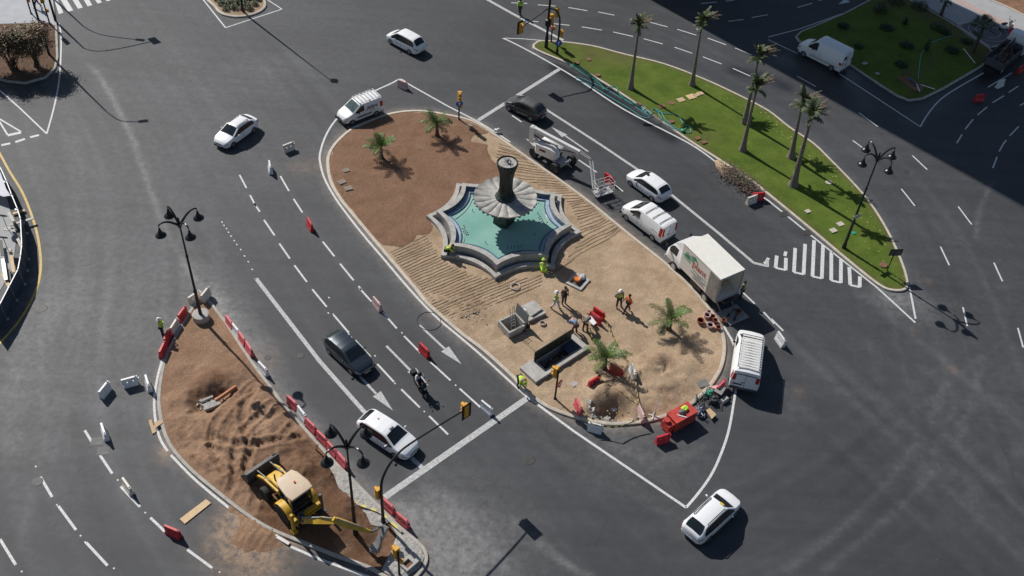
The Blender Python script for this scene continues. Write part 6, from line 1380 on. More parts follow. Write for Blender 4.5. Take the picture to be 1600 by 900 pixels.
person(G(979.5, 487, .12), math.radians(200), 'walk', 'dark-haired worker in an orange jacket on the sand', 'hi_vis_orange', 'cloth_navy', hat=False)
person(G(897, 520, .12), math.radians(120), 'bend', 'worker in a blue and white shirt bending behind the raised green hatch', 'cloth_blue', 'cloth_maroon', hat=False)
person(G(914, 516, .12), math.radians(80), 'bend', 'worker in grey with bare legs bending over a white board on the sand', 'cloth_grey', 'cloth_maroon', hat=False, long=False)
person(G(849, 424, .12), math.radians(100), 'crouch', 'worker in a bright yellow jacket crouching at the lower wall of the fountain', 'hi_vis', 'hi_vis', 'hi_vis', hat=True)
_fl = G(704, 384, .99); person(Vector((_fl.x, _fl.y, .40)) + Vector((-.12, -.22, .02)), math.radians(-10), 'crouch', 'worker in a yellow vest crouching on the left step of the fountain', 'hi_vis', 'cloth_dark', hat=False)
person(G(812, 604, .0), math.radians(-60), 'bend', 'worker in a yellow vest bending over the kerb near the open pit', 'hi_vis', 'cloth_dark', 'hi_vis')
person(G(812, 24), math.radians(-100), 'walk', 'worker in a green-yellow jacket walking on the road at the top edge', 'hi_vis', 'cloth_dark', hat=False)
person(G(1157, 466), math.radians(160), 'stand', 'dark-haired worker in a yellow vest behind the open box truck', 'cloth_grey', 'cloth_dark', hat=False, vest='hi_vis')
person(G(60, 12, .135), math.radians(200), 'walk', 'pedestrian in dark clothes on the sidewalk by the zebra crossing', 'cloth_maroon', 'cloth_navy', hat=False)
# motorcyclist
d = (G(662, 640) - G(640, 598)).normalized() if False else (G(665, 618) - G(645, 590)).normalized()
sc_loc = G(658, 612); sc_a = math.atan2(d.y, d.x)
sc = scooter(sc_loc, sc_a, 'black motor scooter ridden down the middle lane', 'post_black', 'motorcycle'); sc['category'] = 'motorcycle'
m = MB(); m.box((-.98, 0, .95), (.36, .4, .3), taper=.85); m.build('top_box', 'post_black', sc)
m = MB(); m.loft([[Vector((.48, y, .95)) for y in (-.15, .15)] + [Vector((.42, y, 1.3)) for y in (.12, -.12)], [Vector((.50, y, .95)) for y in (-.15, .15)] + [Vector((.44, y, 1.3)) for y in (.12, -.12)]]); m.build('wind_shield', 'glass', sc)
person(sc_loc, sc_a, 'ride', 'rider in a white T-shirt and dark helmet on the black scooter', 'cloth_white', 'cloth_navy', 'post_black', hat=True, long=False)

# ================================================================== BOOM LIFT
wpx = [G(834, 245), G(866, 269), G(892.5, 257)]
ax = (wpx[1] - wpx[0]).normalized(); cl = (wpx[1] - wpx[0]).length
# chassis long axis from the left wheel to the near wheel
cc = (wpx[0] + wpx[2]) / 2; ang = math.atan2(ax.y, ax.x); lf = thing('boom_lift', cc, ang, 'white boom lift with four big black tyres and its basket lowered to the road', 'boom lift', 'machines of the works')
def L2(p): c, s = math.cos(-ang), math.sin(-ang); x, y = p.x - cc.x, p.y - cc.y; return Vector((c * x - s * y, s * x + c * y, p.z))
hw = abs(L2(wpx[2]).y); hx = abs(L2(wpx[0]).x)
hx = max(.9, min(hx, 1.3)); hw = max(.8, min(hw, 1.1))
for sx in (-1, 1):
    for sy in (-1, 1):
        t = MB(); t.lathe([(.2, -.18), (.42, -.19), (.47, -.1), (.47, .1), (.42, .19), (.2, .18)], (sx * hx, sy * hw, .47), 22, 'y'); w_ = t.build('wheel', 'rubber', lf)
        t = MB(); t.lathe([(.05, -.15), (.24, -.17), (.24, .17), (.05, .15)], (sx * hx, sy * hw, .47), 14, 'y'); t.build('rim', 'lift_grey', w_)
m = MB(); m.box((0, 0, .55), (2 * hx + .3, .9, .3)); m.box((hx, 0, .5), (.25, 2 * hw - .1, .2)); m.box((-hx, 0, .5), (.25, 2 * hw - .1, .2)); m.build('chassis', 'lift_grey', lf)
m = MB(); m.lathe([(.5, .7), (.5, .85), (.4, .86)], (0, 0, 0), 20); m.build('turntable', 'black_plastic', lf)
k0 = L2(G(833, 200, 2.7)); k1 = L2(G(906, 239, 2.2)); k2 = L2(G(922.5, 250, 2.1)); bd_ = (Vector((k1.x, k1.y, 0)) - Vector((k0.x, k0.y, 0))).normalized(); ba = math.atan2(bd_.y, bd_.x); Mb = Matrix.Rotation(ba, 3, 'Z')
tc_ = L2(G(861, 232, 1.3)); tc_.z = 0
def TB(m_, c, s, taper=1.0): m_.box(tc_ + Mb @ Vector(c), s, M=Mb, taper=taper)
sh = lambda x, w, a, b: [tc_ + Mb @ Vector((x, w[0], a)), tc_ + Mb @ Vector((x, w[1], a)), tc_ + Mb @ Vector((x, w[1], b)), tc_ + Mb @ Vector((x, w[0], b))]
m = MB(); m.loft([sh(-1.15, (-.62, -.2), .98, 1.55), sh(-1.0, (-.78, -.1), .9, 1.78), sh(.3, (-.80, -.1), .88, 1.8), sh(.75, (-.74, -.15), .9, 1.65), sh(.95, (-.6, -.2), .98, 1.4)]); m.build('engine_cowl', 'lift_white', lf, smooth=50)
m = MB(); m.loft([sh(-1.15, (.2, .62), .98, 1.5), sh(-1.0, (.1, .76), .9, 1.68), sh(.3, (.1, .78), .88, 1.7), sh(.8, (.2, .66), .95, 1.4)]); m.build('side_cowl', 'lift_white', lf, smooth=50)
m = MB(); TB(m, (-.1, 0, .95), (1.9, .9, .2)); m.build('turret_frame', 'black_plastic', lf)
m = MB(); p = tc_ + Mb @ Vector((-.35, -.805, 1.4)); m.box(p, (.55, .02, .18), M=Mb); m.build('badge', 'signal_red', lf, smooth=0)
m = MB(); p = tc_ + Mb @ Vector((-.22, -.818, 1.38)); m.box(p, (.24, .012, .12), M=Mb); m.build('badge_plate', 'post_black', lf, smooth=0)
q0 = tc_ + Mb @ Vector((.6, 0, 1.5)); kn = Vector((k0.x, k0.y, 1.55))
m = MB(); m.bar(q0, kn, .22, .26); m.build('lower_boom', 'lift_white', lf)
m = MB(); m.bar(q0 + Vector((0, 0, .35)), kn + Vector((0, 0, .35)), .10, .14); m.bar(q0 + Vector((0, 0, .18)), kn.lerp(q0, .5) + Vector((0, 0, .3)), .12); m.build('riser_link', 'lift_grey', lf)
m = MB()
for s in (-1, 1): o_ = Mb @ Vector((0, s * .17, 0)); m.bar(Vector((k0.x, k0.y, 1.35)) + o_, Vector((k0.x, k0.y, 2.85)) + o_, .05, .42, up=(math.cos(ba), math.sin(ba), 0))
m.bar(Vector((k0.x, k0.y, 2.0)), Vector((k0.x, k0.y, 2.9)), .3, .12); m.build('knuckle_tower', 'lift_white', lf)
m = MB(); e0 = Vector((k0.x, k0.y, 2.72)); e1 = Vector((k1.x, k1.y, 2.25)); m.bar(e0 + (e0 - e1).normalized() * .2, e1, .26, .30); m.build('main_boom', 'lift_white', lf)
m = MB(); e2 = Vector((k2.x, k2.y, 2.12)); m.bar(e1.lerp(e0, .1), e2, .18, .20); m.bar(e1 + Vector((0, 0, .2)), e2 + Vector((0, 0, .14)), .06); m.build('telescopic_section', 'lift_grey', lf)
bk = L2(G(942, 300, .35)); jx = L2(G(927, 296, .6)); j1 = Vector((jx.x, jx.y, .75))
m = MB()
for s in (-1, 1): o_ = Mb @ Vector((0, s * .1, 0)); m.bar(e2 + o_, j1 + o_, .07)
m.bar(e2 + bd_ * .2, j1 + bd_ * .2 + Vector((0, 0, .1)), .06); m.build('jib', 'lift_white', lf)
m = MB(); m.tube([kn + Vector((0, 0, .6)), (kn + e1) / 2 + Vector((0, 0, -.25)), e1 + Vector((0, 0, -.15))], .04, 6); m.build('hydraulic_hose', 'hose_black', lf)
Bm = Matrix.Rotation(ba + math.radians(60), 3, 'Z'); bc = Vector((bk.x, bk.y, 0)); m = MB(); m.box(bc + Vector((0, 0, .36)), (1.55, .8, .05), M=Bm); m.build('basket_floor', 'lift_grey', lf, smooth=0)
m = MB()
for z in (.75, 1.1, 1.42):
    P = [bc + Bm @ Vector((x, y, 0)) + Vector((0, 0, z)) for x, y in ((-.77, -.4), (.77, -.4), (.77, .4), (-.77, .4), (-.77, -.4))]; m.tube(P, .02, 6)
for x in (-.77, -.26, .26, .77):
    for y in (-.4, .4): p = bc + Bm @ Vector((x, y, 0)); m.tube([p + Vector((0, 0, .36)), p + Vector((0, 0, 1.42))], .02, 6)
m.build('basket_rail', 'lift_white', lf)
m = MB(); p = bc + Bm @ Vector((-.5, -.1, 1.25)); m.box(p, (.25, .5, .25), M=Bm); m.build('control_box', 'digger_steel', lf)
m = MB(); m.bar(j1, bc + Vector((0, 0, .5)), .12); m.build('basket_mount', 'lift_white', lf)

# ================================================================== BACKHOE LOADER
ra, fa = G(446, 815), G(417, 784); d = (fa - ra).normalized(); n_ = Vector((-d.y, d.x, 0)); ang = math.atan2(d.y, d.x)
dg_c = ra - n_ * .92 + d * 0.0; dg_c.z = .16; dgr_ = thing('backhoe_loader', dg_c, ang, 'yellow backhoe loader with a beige cab roof digging in the brown soil', 'digger', 'machines of the works')
def DL(p): c, s = math.cos(-ang), math.sin(-ang); x, y = p.x - dg_c.x, p.y - dg_c.y; return Vector((c * x - s * y, s * x + c * y, p.z - dg_c.z))
for s in (-1, 1):
    t = MB(); t.lathe([(.34, -.2), (.62, -.22), (.70, -.12), (.70, .12), (.62, .22), (.34, .2)], (0, s * .86, .68), 26, 'y')
    for k_ in range(18): a = 2 * PI * k_ / 18; t.box((math.cos(a) * .70, s * .86, .68 + math.sin(a) * .70), (.07, .40, .05), M=Matrix.Rotation(-a + PI / 2, 3, 'Y'))
    w_ = t.build('rear_wheel', 'rubber', dgr_); t = MB(); t.lathe([(.05, -.12), (.36, -.16), (.36, .16), (.05, .12)], (0, s * .86, .68), 18, 'y'); t.build('rim', 'digger_yellow', w_)
    t = MB(); t.lathe([(.22, -.15), (.42, -.16), (.46, -.08), (.46, .08), (.42, .16), (.22, .15)], (1.95, s * .82, .45), 22, 'y'); w_ = t.build('front_wheel', 'rubber', dgr_); t = MB(); t.lathe([(.05, -.1), (.24, -.12), (.24, .12), (.05, .1)], (1.95, s * .82, .45), 14, 'y'); t.build('rim', 'digger_yellow', w_)
m = MB(); m.box((.9, 0, .62), (3.0, .7, .35)); m.build('chassis', 'digger_steel', dgr_)
m = MB(); S_ = lambda x, w, a, b: [Vector((x, -w, a)), Vector((x, w, a)), Vector((x, w * .94, b - .06)), Vector((x, w * .8, b)), Vector((x, -w * .8, b)), Vector((x, -w * .94, b - .06))]
m.loft([S_(.85, .44, .8, 1.62), S_(1.3, .44, .8, 1.58), S_(2.2, .40, .8, 1.36), S_(2.45, .36, .85, 1.18)]); m.build('bonnet', 'digger_yellow', dgr_)
m = MB(); m.tube([(1.7, .2, 1.4), (1.7, .2, 2.05)], .05, 8); m.lathe([(.1, 1.45), (.11, 1.7), (.06, 1.74)], (1.5, -.18, 0), 10); m.build('exhaust', 'digger_steel', dgr_)
for s in (-1, 1):
    m = MB(); P = [(math.cos(a) * .80, .68 + math.sin(a) * .80) for a in [math.radians(t) for t in (10, 40, 70, 100, 130, 160)]]
    m.loft([[Vector((x, s * .62, z)), Vector((x, s * 1.05, z)), Vector((x * .94, s * 1.05, z - .05)), Vector((x * .94, s * .62, z - .05))] for x, z in P]); m.build('mudguard', 'digger_yellow', dgr_)
m = MB(); C_ = [(-.55, .92, .62), (.75, .80, .52)]; lo, hi = 1.25, 2.55
for (x, w, w2_) in ((-.62, .68, .64), (.82, .50, .56)):
    for s in (-1, 1): m.bar((x, s * w, lo - .3), (x * .88, s * w2_, hi), .07)
m.bar((-.62, -.66, lo), (-.62, .66, lo), .07); m.bar((.82, -.5, lo), (.82, .5, lo), .07)
for s in (-1, 1): m.bar((-.62, s * .67, lo - .02), (.82, s * .5, lo - .02), .08); m.bar((.1, s * .6, lo), (.1, s * .6, hi), .05)
m.build('cab_frame', 'digger_steel', dgr_)
m = MB(); T_ = [Vector((-.54, -.62, 2.5)), Vector((.70, -.54, 2.5)), Vector((.70, .54, 2.5)), Vector((-.54, .62, 2.5))]; B_ = [Vector((-.60, -.65, 1.25)), Vector((.80, -.48, 1.25)), Vector((.80, .48, 1.25)), Vector((-.60, .65, 1.25))]
m.add(B_ + T_, [(i, (i + 1) % 4, 4 + (i + 1) % 4, 4 + i) for i in range(4)]); m.build('cab_window', 'glass', dgr_, smooth=0)
m = MB(); m.loft([[Vector((x, y, z)) for x, y in ((-.78 * k_, -.70 * k_), (-.3, -.76 * k_), (.6 * k_, -.66 * k_), (.92 * k_, -.5 * k_), (.92 * k_, .5 * k_), (.6 * k_, .66 * k_), (-.3, .76 * k_), (-.78 * k_, .70 * k_))] for k_, z in ((1, 2.52), (1.03, 2.58), (1.0, 2.66), (.88, 2.69))]); rf = m.build('cab_roof', 'digger_roof', dgr_)
m = MB(); m.lathe([(.06, 2.68), (.06, 2.78), (.02, 2.8)], (.1, -.12, 0), 10); m.build('beacon', 'orange_tool', rf)
m = MB(); m.box((0, 0, 1.1), (1.2, 1.05, .5)); m.box((-.1, 0, 1.5), (.4, .45, .4)); m.build('driver_seat', 'black_plastic', dgr_)
# loader arms and bucket
bkt = [DL(G(388, 748, 1.0)), DL(G(428, 716, 1.0))]; bx = max(2.7, min(3.3, (bkt[0].x + bkt[1].x) / 2))
for s in (-1, 1):
    m = MB(); m.bar((1.0, s * .52, 1.35), (2.3, s * .56, 1.25), .12, .2); m.bar((2.25, s * .56, 1.3), (bx - .15, s * .56, .75), .12, .18); m.build('loader_arm', 'digger_yellow', dgr_)
    m = MB(); m.tube([(1.5, s * .50, 1.0), (2.6, s * .50, 1.05)], .05, 8); m.tube([(1.9, s * .45, 1.45), (bx - .1, s * .45, 1.1)], .035, 8); m.build('loader_ram', 'worn_steel', dgr_)
m = MB(); pr = [(0, 1.12), (-.06, .7), (.0, .35), (.25, .18), (.85, .12), (.85, .15), (.3, .23), (.08, .4), (.02, .7), (.06, 1.12)]
m.loft([[Vector((bx + x, y, z)) for x, z in pr] for y in (-1.12, 1.12)])
for s in (-1, 1): m.add([Vector((bx + x, s * y_, z)) for y_ in (1.1, 1.14) for x, z in ((0, 1.1), (-.05, .7), (.02, .35), (.25, .19), (.85, .13), (.45, .75), (.15, 1.1))], [tuple(range(7)), tuple(range(13, 6, -1))] + [(i, (i + 1) % 7, 7 + (i + 1) % 7, 7 + i) for i in range(7)])
m.bar((bx + .02, -1.15, 1.14), (bx + .02, 1.15, 1.14), .09); m.build('front_bucket', 'digger_steel', dgr_, smooth=0)
# rear frame, stabilisers
m = MB(); m.box((-.95, 0, .95), (.2, 2.0, .22)); m.box((-.95, 0, .6), (.18, 2.0, .12)); m.build('rear_frame', 'digger_yellow', dgr_, smooth=0)
for s in (-1, 1): m = MB(); m.bar((-.98, s * 1.0, .25), (-.98, s * 1.0, 1.75), .16); m.box((-1.0, s * 1.0, .12), (.4, .3, .08)); m.build('stabiliser', 'digger_yellow' if s > 0 else 'digger_steel', dgr_)
s0 = Vector((-1.15, .62, 1.0)); sw = DL(G(484, 826, 1.1)); sw = Vector((-1.3, sw.y, 1.0)); el = DL(G(529, 815, 2.3)); tipv = DL(G(579, 831, 1.6)); bkb = DL(G(590, 857, .35))
m = MB(); m.bar((-1.05, sw.y - .1, .7), (-1.05, sw.y - .1, 1.3), .25, .4); m.bar((-1.05, sw.y, 1.0), sw + Vector((-.15, 0, 0)), .22, .4); m.build('swing_post', 'digger_steel', dgr_)
m = MB(); mid = sw.lerp(el, .5) + Vector((0, 0, .12)); m.tube([sw, mid, el], [.2, .27, .18], 4); m.build('boom', 'digger_yellow', dgr_, smooth=0)
m = MB(); m.tube([sw + Vector((0, 0, .35)), mid + Vector((0, 0, .25))], .06, 8); m.tube([mid + Vector((0, 0, .3)), el + Vector((0, 0, .28))], .04, 8); m.tube([el + Vector((0, 0, .25)), el.lerp(tipv, .7) + Vector((0, 0, .22))], .045, 8); m.build('hydraulic_ram', 'worn_steel', dgr_)
m = MB(); m.tube([el + (el - tipv).normalized() * .3 + Vector((0, 0, .12)), el, el.lerp(tipv, .4), tipv], [.16, .26, .21, .12], 4); m.build('dipper', 'digger_yellow', dgr_, smooth=0)
m = MB(); tb_ = DL(G(600, 822, 1.5)); m.bar(tipv, tb_.lerp(tipv, .5) , .12); m.bar(tb_.lerp(tipv, .45) + Vector((0, 0, .15)), tb_ + Vector((0, 0, -.1)), .1); m.build('bucket_link', 'digger_steel', dgr_)
bt = DL(G(603, 822, 1.45)); bb = DL(G(586, 858, .55)); m = MB(); m.bar(bt, bb, .34, .30); m.bar(bt.lerp(bb, .8), bb + (bb - bt).normalized() * .12, .5, .42)
sdv = (bb - bt).cross(Vector((0, 0, 1))).normalized()
for i in range(4): q = bb + sdv * (.2 - .13 * i); m.bar(q, q + (bb - bt).normalized() * .28, .05)
m.build('digging_bucket', 'worn_steel', dgr_, smooth=0)

# ================================================================== SITE OBJECTS ON THE ROUND ISLAND
def solid(name, mb, m, label, cat, smooth=30, group=None, kind=None): return tag(mb.build(name, m, None, smooth), label, cat, group, kind)
# open pit with raised hatch
O = [G(811, 575, .35), G(837, 597, .35), G(921, 543, .35), G(895, 518, .35)]
u = (O[2] - O[1]).normalized(); v = (O[0] - O[1]).normalized(); v = (v - u * v.dot(u)).normalized(); Lu = (O[2] - O[1]).length; Lv = (O[0] - O[1]).length
pt_ = thing('equipment_pit', O[1] - Vector((0, 0, .25)), math.atan2(u.y, u.x), 'concrete equipment pit with a long green hatch standing open', 'pit')
x0, x1, y0, y1 = 1.15, Lu - .45, .30, Lv - .25
m = MB()
for a, b, c, d_ in ((0, x0, 0, Lv), (x1, Lu, 0, Lv), (x0, x1, 0, y0), (x0, x1, y1, Lv)): m.box(((a + b) / 2, (c + d_) / 2, -.34), (b - a, d_ - c, 1.22))
m.build('concrete_surround', 'concrete', pt_, smooth=0)
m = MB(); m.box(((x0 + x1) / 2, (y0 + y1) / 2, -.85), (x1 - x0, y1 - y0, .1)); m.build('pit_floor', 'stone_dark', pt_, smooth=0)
m = MB(); m.bar((x0 + .04, y0 + .03, .29), (x1, y0 + .03, .29), .05); m.bar((x0 + .03, y0, .29), (x0 + .03, y1, .29), .05); m.bar((x1 - .02, y0, .29), (x1 - .02, y1, .29), .05); m.build('steel_rim', 'worn_steel', pt_, smooth=0)
hh = .95; m = MB(); m.box(((x0 + x1) / 2 - .05, y1 + .02, .3 + hh / 2), (x1 - x0 + .1, .05, hh))
for i in range(8): xx = x0 + (x1 - x0) * (i + .5) / 8; m.box((xx, y1 - .015, .3 + hh / 2), (.04, .03, hh - .06))
m.build('hatch', 'hatch_green', pt_, smooth=0)
m = MB(); m.box((x1 - .55, (y0 + y1) / 2, .27), (1.0, y1 - y0 - .12, .04)); m.build('grating', 'tarp', pt_, smooth=0)
m = MB(); m.box((x0 + 1.3, (y0 + y1) / 2, -.5), (1.0, .35, .5), rz=.2); m.cyl((x0 + .4, y0 + .4, -.3), (x1 - 1.1, y0 + .5, -.25), .07, None, 8); m.box((x0 + 2.3, (y0 + y1) / 2, -.45), (.5, .4, .5)); m.cyl((x0 + .5, y1 - .3, -.8), (x0 + .5, y1 - .3, -.1), .16, None, 12); m.build('pumps', 'rust', pt_)
# open concrete shaft
p = G(800, 513, .1); sh_ = thing('inspection_shaft', p, math.radians(38), 'open concrete inspection shaft with an upright lid and a ladder', 'shaft')
m = MB()
for c, s in (((0, .62, -.16), (1.5, .12, 1.48)), ((0, -.62, -.16), (1.5, .12, 1.48)), ((.69, 0, -.16), (.12, 1.12, 1.48)), ((-.69, 0, -.16), (.12, 1.12, 1.48))): m.box(c, s)
m.build('shaft_wall', 'concrete', sh_, smooth=0)
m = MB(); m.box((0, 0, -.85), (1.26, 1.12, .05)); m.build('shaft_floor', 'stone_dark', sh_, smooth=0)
m = MB(); m.box((.80, .05, .85), (.07, 1.35, 1.15), M=Matrix.Rotation(.12, 3, 'Y')); m.build('lid', 'concrete_dark', sh_, smooth=0)
m = MB()
for s in (-.18, .18): m.tube([(.05 + s, -.1, .05), (.05 + s, .25, 1.9)], .022, 6)
for i in range(7): z = .3 + i * .24; yy = -.1 + .35 * (z - .05) / 1.85; m.tube([(-.13, yy, z), (.23, yy, z)], .016, 5)
m.build('ladder', 'lift_grey', sh_)
m = MB(); m.cyl((-.2, -.2, .05), (-.2, -.2, 2.5), .02, None, 6); m.build('pole', 'worn_steel', sh_)
p = G(821, 515, .1); t_ = thing('compressor', p, .3, 'black wheeled compressor beside the upright lid of the shaft', 'tool'); m = MB(); m.lathe([(.05, -.3), (.15, -.28), (.15, .28), (.05, .3)], (0, 0, .3), 12, 'x'); m.box((0, 0, .5), (.3, .22, .18)); m.build('tank', 'post_black', t_)
for s in (-1, 1): m = MB(); m.lathe([(.03, -.03), (.11, -.03), (.11, .03), (.03, .03)], (-.15, s * .16, .11), 12, 'y'); m.build('wheel', 'rubber', t_)
p = G(830, 489, .1); sl_ = thing('concrete_slab', p, math.radians(38), 'pale concrete slab with a white block and a bar on it, next to the shaft', 'slab')
m = MB(); m.box((0, 0, .14), (1.5, 1.45, .26)); m.build('slab_base', 'concrete', sl_, smooth=0); m = MB(); m.box((.15, .1, .29), (1.15, 1.1, .05)); m.build('slab_top', 'stone', sl_, smooth=0)
m = MB(); m.bar((-.35, -.5, .36), (.65, -.35, .36), .07); m.build('metal_bar', 'worn_steel', sl_); m = MB(); m.box((-.6, .15, .37), (.38, .24, .2), rz=.3); m.build('white_block', 'sign_white', sl_)
p = G(903, 441, .1); cv = thing('opened_manhole', p, math.radians(60), 'square manhole frame with an orange bucket and tools on the sand', 'manhole')
m = MB()
for c, s in (((0, .55, .06), (1.35, .18, .12)), ((0, -.55, .06), (1.35, .18, .12)), ((.58, 0, .06), (.18, .92, .12)), ((-.58, 0, .06), (.18, .92, .12))): m.box(c, s)
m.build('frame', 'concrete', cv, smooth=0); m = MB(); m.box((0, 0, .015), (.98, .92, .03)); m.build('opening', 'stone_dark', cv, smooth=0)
q = G(901, 440, .12); t_ = thing('orange_bucket', q, 0, 'round orange bucket standing in the square manhole frame', 'bucket'); m = MB(); m.lathe([(.17, 0), (.24, .34), (.25, .36), (.2, .33)], (0, 0, 0), 16); m.build('bucket', 'orange_tool', t_); m = MB(); m.tube([(-.24, 0, .34), (-.15, 0, .48), (.15, 0, .48), (.24, 0, .34)], .012, 5); m.build('handle', 'worn_steel', t_)
q = G(909, 437, .12); t_ = thing('plastic_sacks', q, .4, 'crumpled white and grey sacks beside the orange bucket', 'sacks'); m = MB(); m.ball((0, 0, .16), (.28, .2, .16), 9, 5); m.ball((.2, .22, .14), (.2, .2, .14), 8, 5); m.v = [(a + random.uniform(-.03, .03), b + random.uniform(-.03, .03), c + random.uniform(-.02, .03)) for a, b, c in m.v]; m.build('sack', 'cloth_pale', t_, smooth=0)
# coils, hoses
def coil(px, py, r, n, th, m_, label, name='cable_coil', wob=.05, z=.14):
    random.seed(int(px)); c = G(px, py, z); m = MB(); P = []
    for i in range(n * 20 + 1): a = i / 20 * 2 * PI; rr = r * (1 + .12 * math.sin(i * .37)) * (1 + random.uniform(-wob, wob) * .3); P.append(c + Vector((math.cos(a) * rr, math.sin(a) * rr, th * (1 + i / 40))))
    m.tube(P, th, 6); return solid(name, m, m_, label, 'cable' if 'cable' in name else 'hose')
coil(805, 448, .33, 5, .022, 'cable_grey', 'pinkish coil of cable below the fountain')
coil(669, 503, .84, 1, .016, 'hose_black', 'large ring of black hose on the road beside the round island', 'hose_ring', .02, .0)
coil(848, 506, .2, 5, .03, 'cable_grey', 'small tangle of grey cable behind the raised hatch')
def hose(L, r, m_, label, z=.15, jit=.0):
    P = [Vector((p.x + random.uniform(-jit, jit), p.y + random.uniform(-jit, jit), z + r)) for p in smooth_line(Gs(L, z), False, 6)]; m = MB(); m.tube(P, r, 6); return solid('hose', m, m_, label, 'hose', group='garden hoses')
random.seed(2)
hose(Zc(800,0,[(360,410),(400,430),(460,470),(520,500),(560,535),(575,560),(610,545),(650,545),(665,580),(690,610),(740,640),(800,665)]), .035, 'hose_green', 'green hose lying on the lawn from its near tip', .17)
hose(Zc(800,0,[(370,405),(430,425),(500,475),(540,505)]), .05, 'hose_green', 'dark green double hose near the tip of the lawn', .17)
hose(Zc(800,0,[(400,480),(405,500),(470,525),(540,565),(640,625),(740,685),(800,725),(845,740),(850,728),(790,680),(700,625),(560,545),(470,505),(410,480)]), .03, 'hose_cyan', 'long blue-green hose loop on the road along the lawn kerb', .0)
hose(Zc(800,0,[(800,670),(825,665),(840,700),(820,690),(812,675),(850,720),(880,700),(870,690),(890,680),(920,700),(915,710),(950,760),(1000,800),(1060,820),(1090,800)]), .03, 'hose_cyan', 'blue-green hose wound in loops at the lower kerb of the lawn', .17)
hose(Zc(800,0,[(900,700),(960,710),(1020,715),(1050,740),(1075,780),(1105,790),(1118,825),(1095,830),(1070,815),(1020,800),(960,750),(930,700),(900,690)]), .03, 'hose_cyan', 'pale blue-green hose ring at the lower end of the hoses', .17)
m = MB(); q = G(1067, 205, .17); m.lathe([(.16, 0), (.18, .14), (.1, .2)], (0, 0, 0), 12); o = m.build('hose_reel', 'hose_green'); o.location = q; tag(o, 'small green hose reel on the lawn at the end of the hoses', 'hose reel')
hose(Zc(1200,0,[(938,492),(945,420),(955,350),(985,300),(1020,270),(1080,245),(1160,220)]), .03, 'hose_cyan', 'blue-green hose curving across the dark lawn', .17)
# drip lines on the sand, upper side of the fountain and lower left
random.seed(4)
def driplines(a0, a1, b0, b1, n, amp, grp, lab, clip):
    k_ = 0
    A0, A1, B0, B1 = G(*a0), G(*a1), G(*b0), G(*b1); proto = None
    for i in range(n):
        t = (i + .5) / n; P, Q = A0.lerp(A1, t), B0.lerp(B1, t); N = max(6, int((Q - P).length / .22)); pts = []; ph = random.uniform(0, 6.28); d = (Q - P).normalized(); nn = Vector((-d.y, d.x, 0))
        segs = []
        for j in range(N + 1):
            s = j / N; w = amp * (noise.noise(Vector((s * (Q - P).length * .55, i * .35, 3))) * 1.4 + .25 * math.sin(s * 9 + ph)); p = P.lerp(Q, s) + nn * w; ok = inside(ci, p.x, p.y) and clip(p)
            if ok: pts.append(Vector((p.x, p.y, .135 + noise.noise(p * 1.2) * .02)))
            elif len(pts) > 4: segs.append(pts); pts = []
            else: pts = []
        if len(pts) > 4: segs.append(pts)
        if not segs: continue
        m = MB()
        for sgm in segs: m.tube(sgm, .015, 5)
        o = m.build('drip_line', 'drip_brown'); tag(o, lab, 'drip line', grp)
def outfount(p): return (Vector((p.x, p.y, 0)) - fc).length > 5.75 and not inside(cp, p.x, p.y)
driplines((745,196), (862,432), (880,250), (990,352), 40, .12, 'wavy irrigation lines right of the fountain', 'thin dark irrigation line running in waves over the sand right of the fountain', lambda p: outfount(p) and (p - fc).x > -1.2)
driplines((580,398), (702,508), (705,340), (880,436), 34, .06, 'irrigation lines left and below the fountain', 'thin dark irrigation line lying on the sand left of and below the fountain', lambda p: outfount(p) and (p.x < 2.2) and p.y < 60)
# small things
def board(L, z, th, m_, label, name='plank', cat='plank'):
    P = Gs(L, z); m = MB(); m.prism([(p.x, p.y) for p in P], z, z + th); return solid(name, m, m_, label, cat, 0)
board([(281,811.5),(322,780.5),(330,786.5),(289,819)], .01, .05, 'wood', 'pale wooden plank lying on the road left of the digger')
board([(232,657),(237,655.5),(243,678),(238,677)], .015, .03, 'cardboard', 'narrow strip of cardboard across the left kerb', 'cardboard_strip', 'cardboard')
board([(241,661),(251,655.5),(254.5,661),(243.5,668.5)], .15, .03, 'cardboard', 'cardboard sheet lying on the left kerb of the dug-up island', 'cardboard_sheet', 'cardboard')
board([(236,666),(243,665),(244,675),(238,678)], .05, .03, 'cardboard', 'small cardboard piece beside the strip on the left kerb', 'cardboard_sheet', 'cardboard')
a_, b_ = G(337, 626, .12), G(369, 604, .35); m = MB(); m.tube([a_, b_], .13, 12); m.tube([a_ - (b_ - a_).normalized() * .02, a_ + (b_ - a_) * .12], .16, 12); solid('drain_pipe', m, 'pipe_orange', 'orange drain pipe sticking out of the dug hole', 'pipe')
pc = G(331, 634, .0); m = MB(); m.box((0, 0, .05), (1.0, .5, .25), rz=math.radians(35)); m.box((-.4, .42, .08), (.8, .14, .2), rz=math.radians(38)); o = m.build('pipe_joint_block', 'rubble', None, 0); o.location = pc; tag(o, 'broken concrete block around the pipe in the dug hole', 'block')
m = MB(); random.seed(8)
for i in range(60):
    q = G(random.gauss(327, 7), random.gauss(632, 5), 0); m.box((q.x, q.y, -.1 + random.uniform(0, .15)), (random.uniform(.06, .2), random.uniform(.06, .2), random.uniform(.04, .12)), rz=random.uniform(0, 3))
solid('broken_stone', m, 'rubble', 'broken stones at the bottom of the dug hole left', 'stones', 0, kind='stuff')
m = MB()
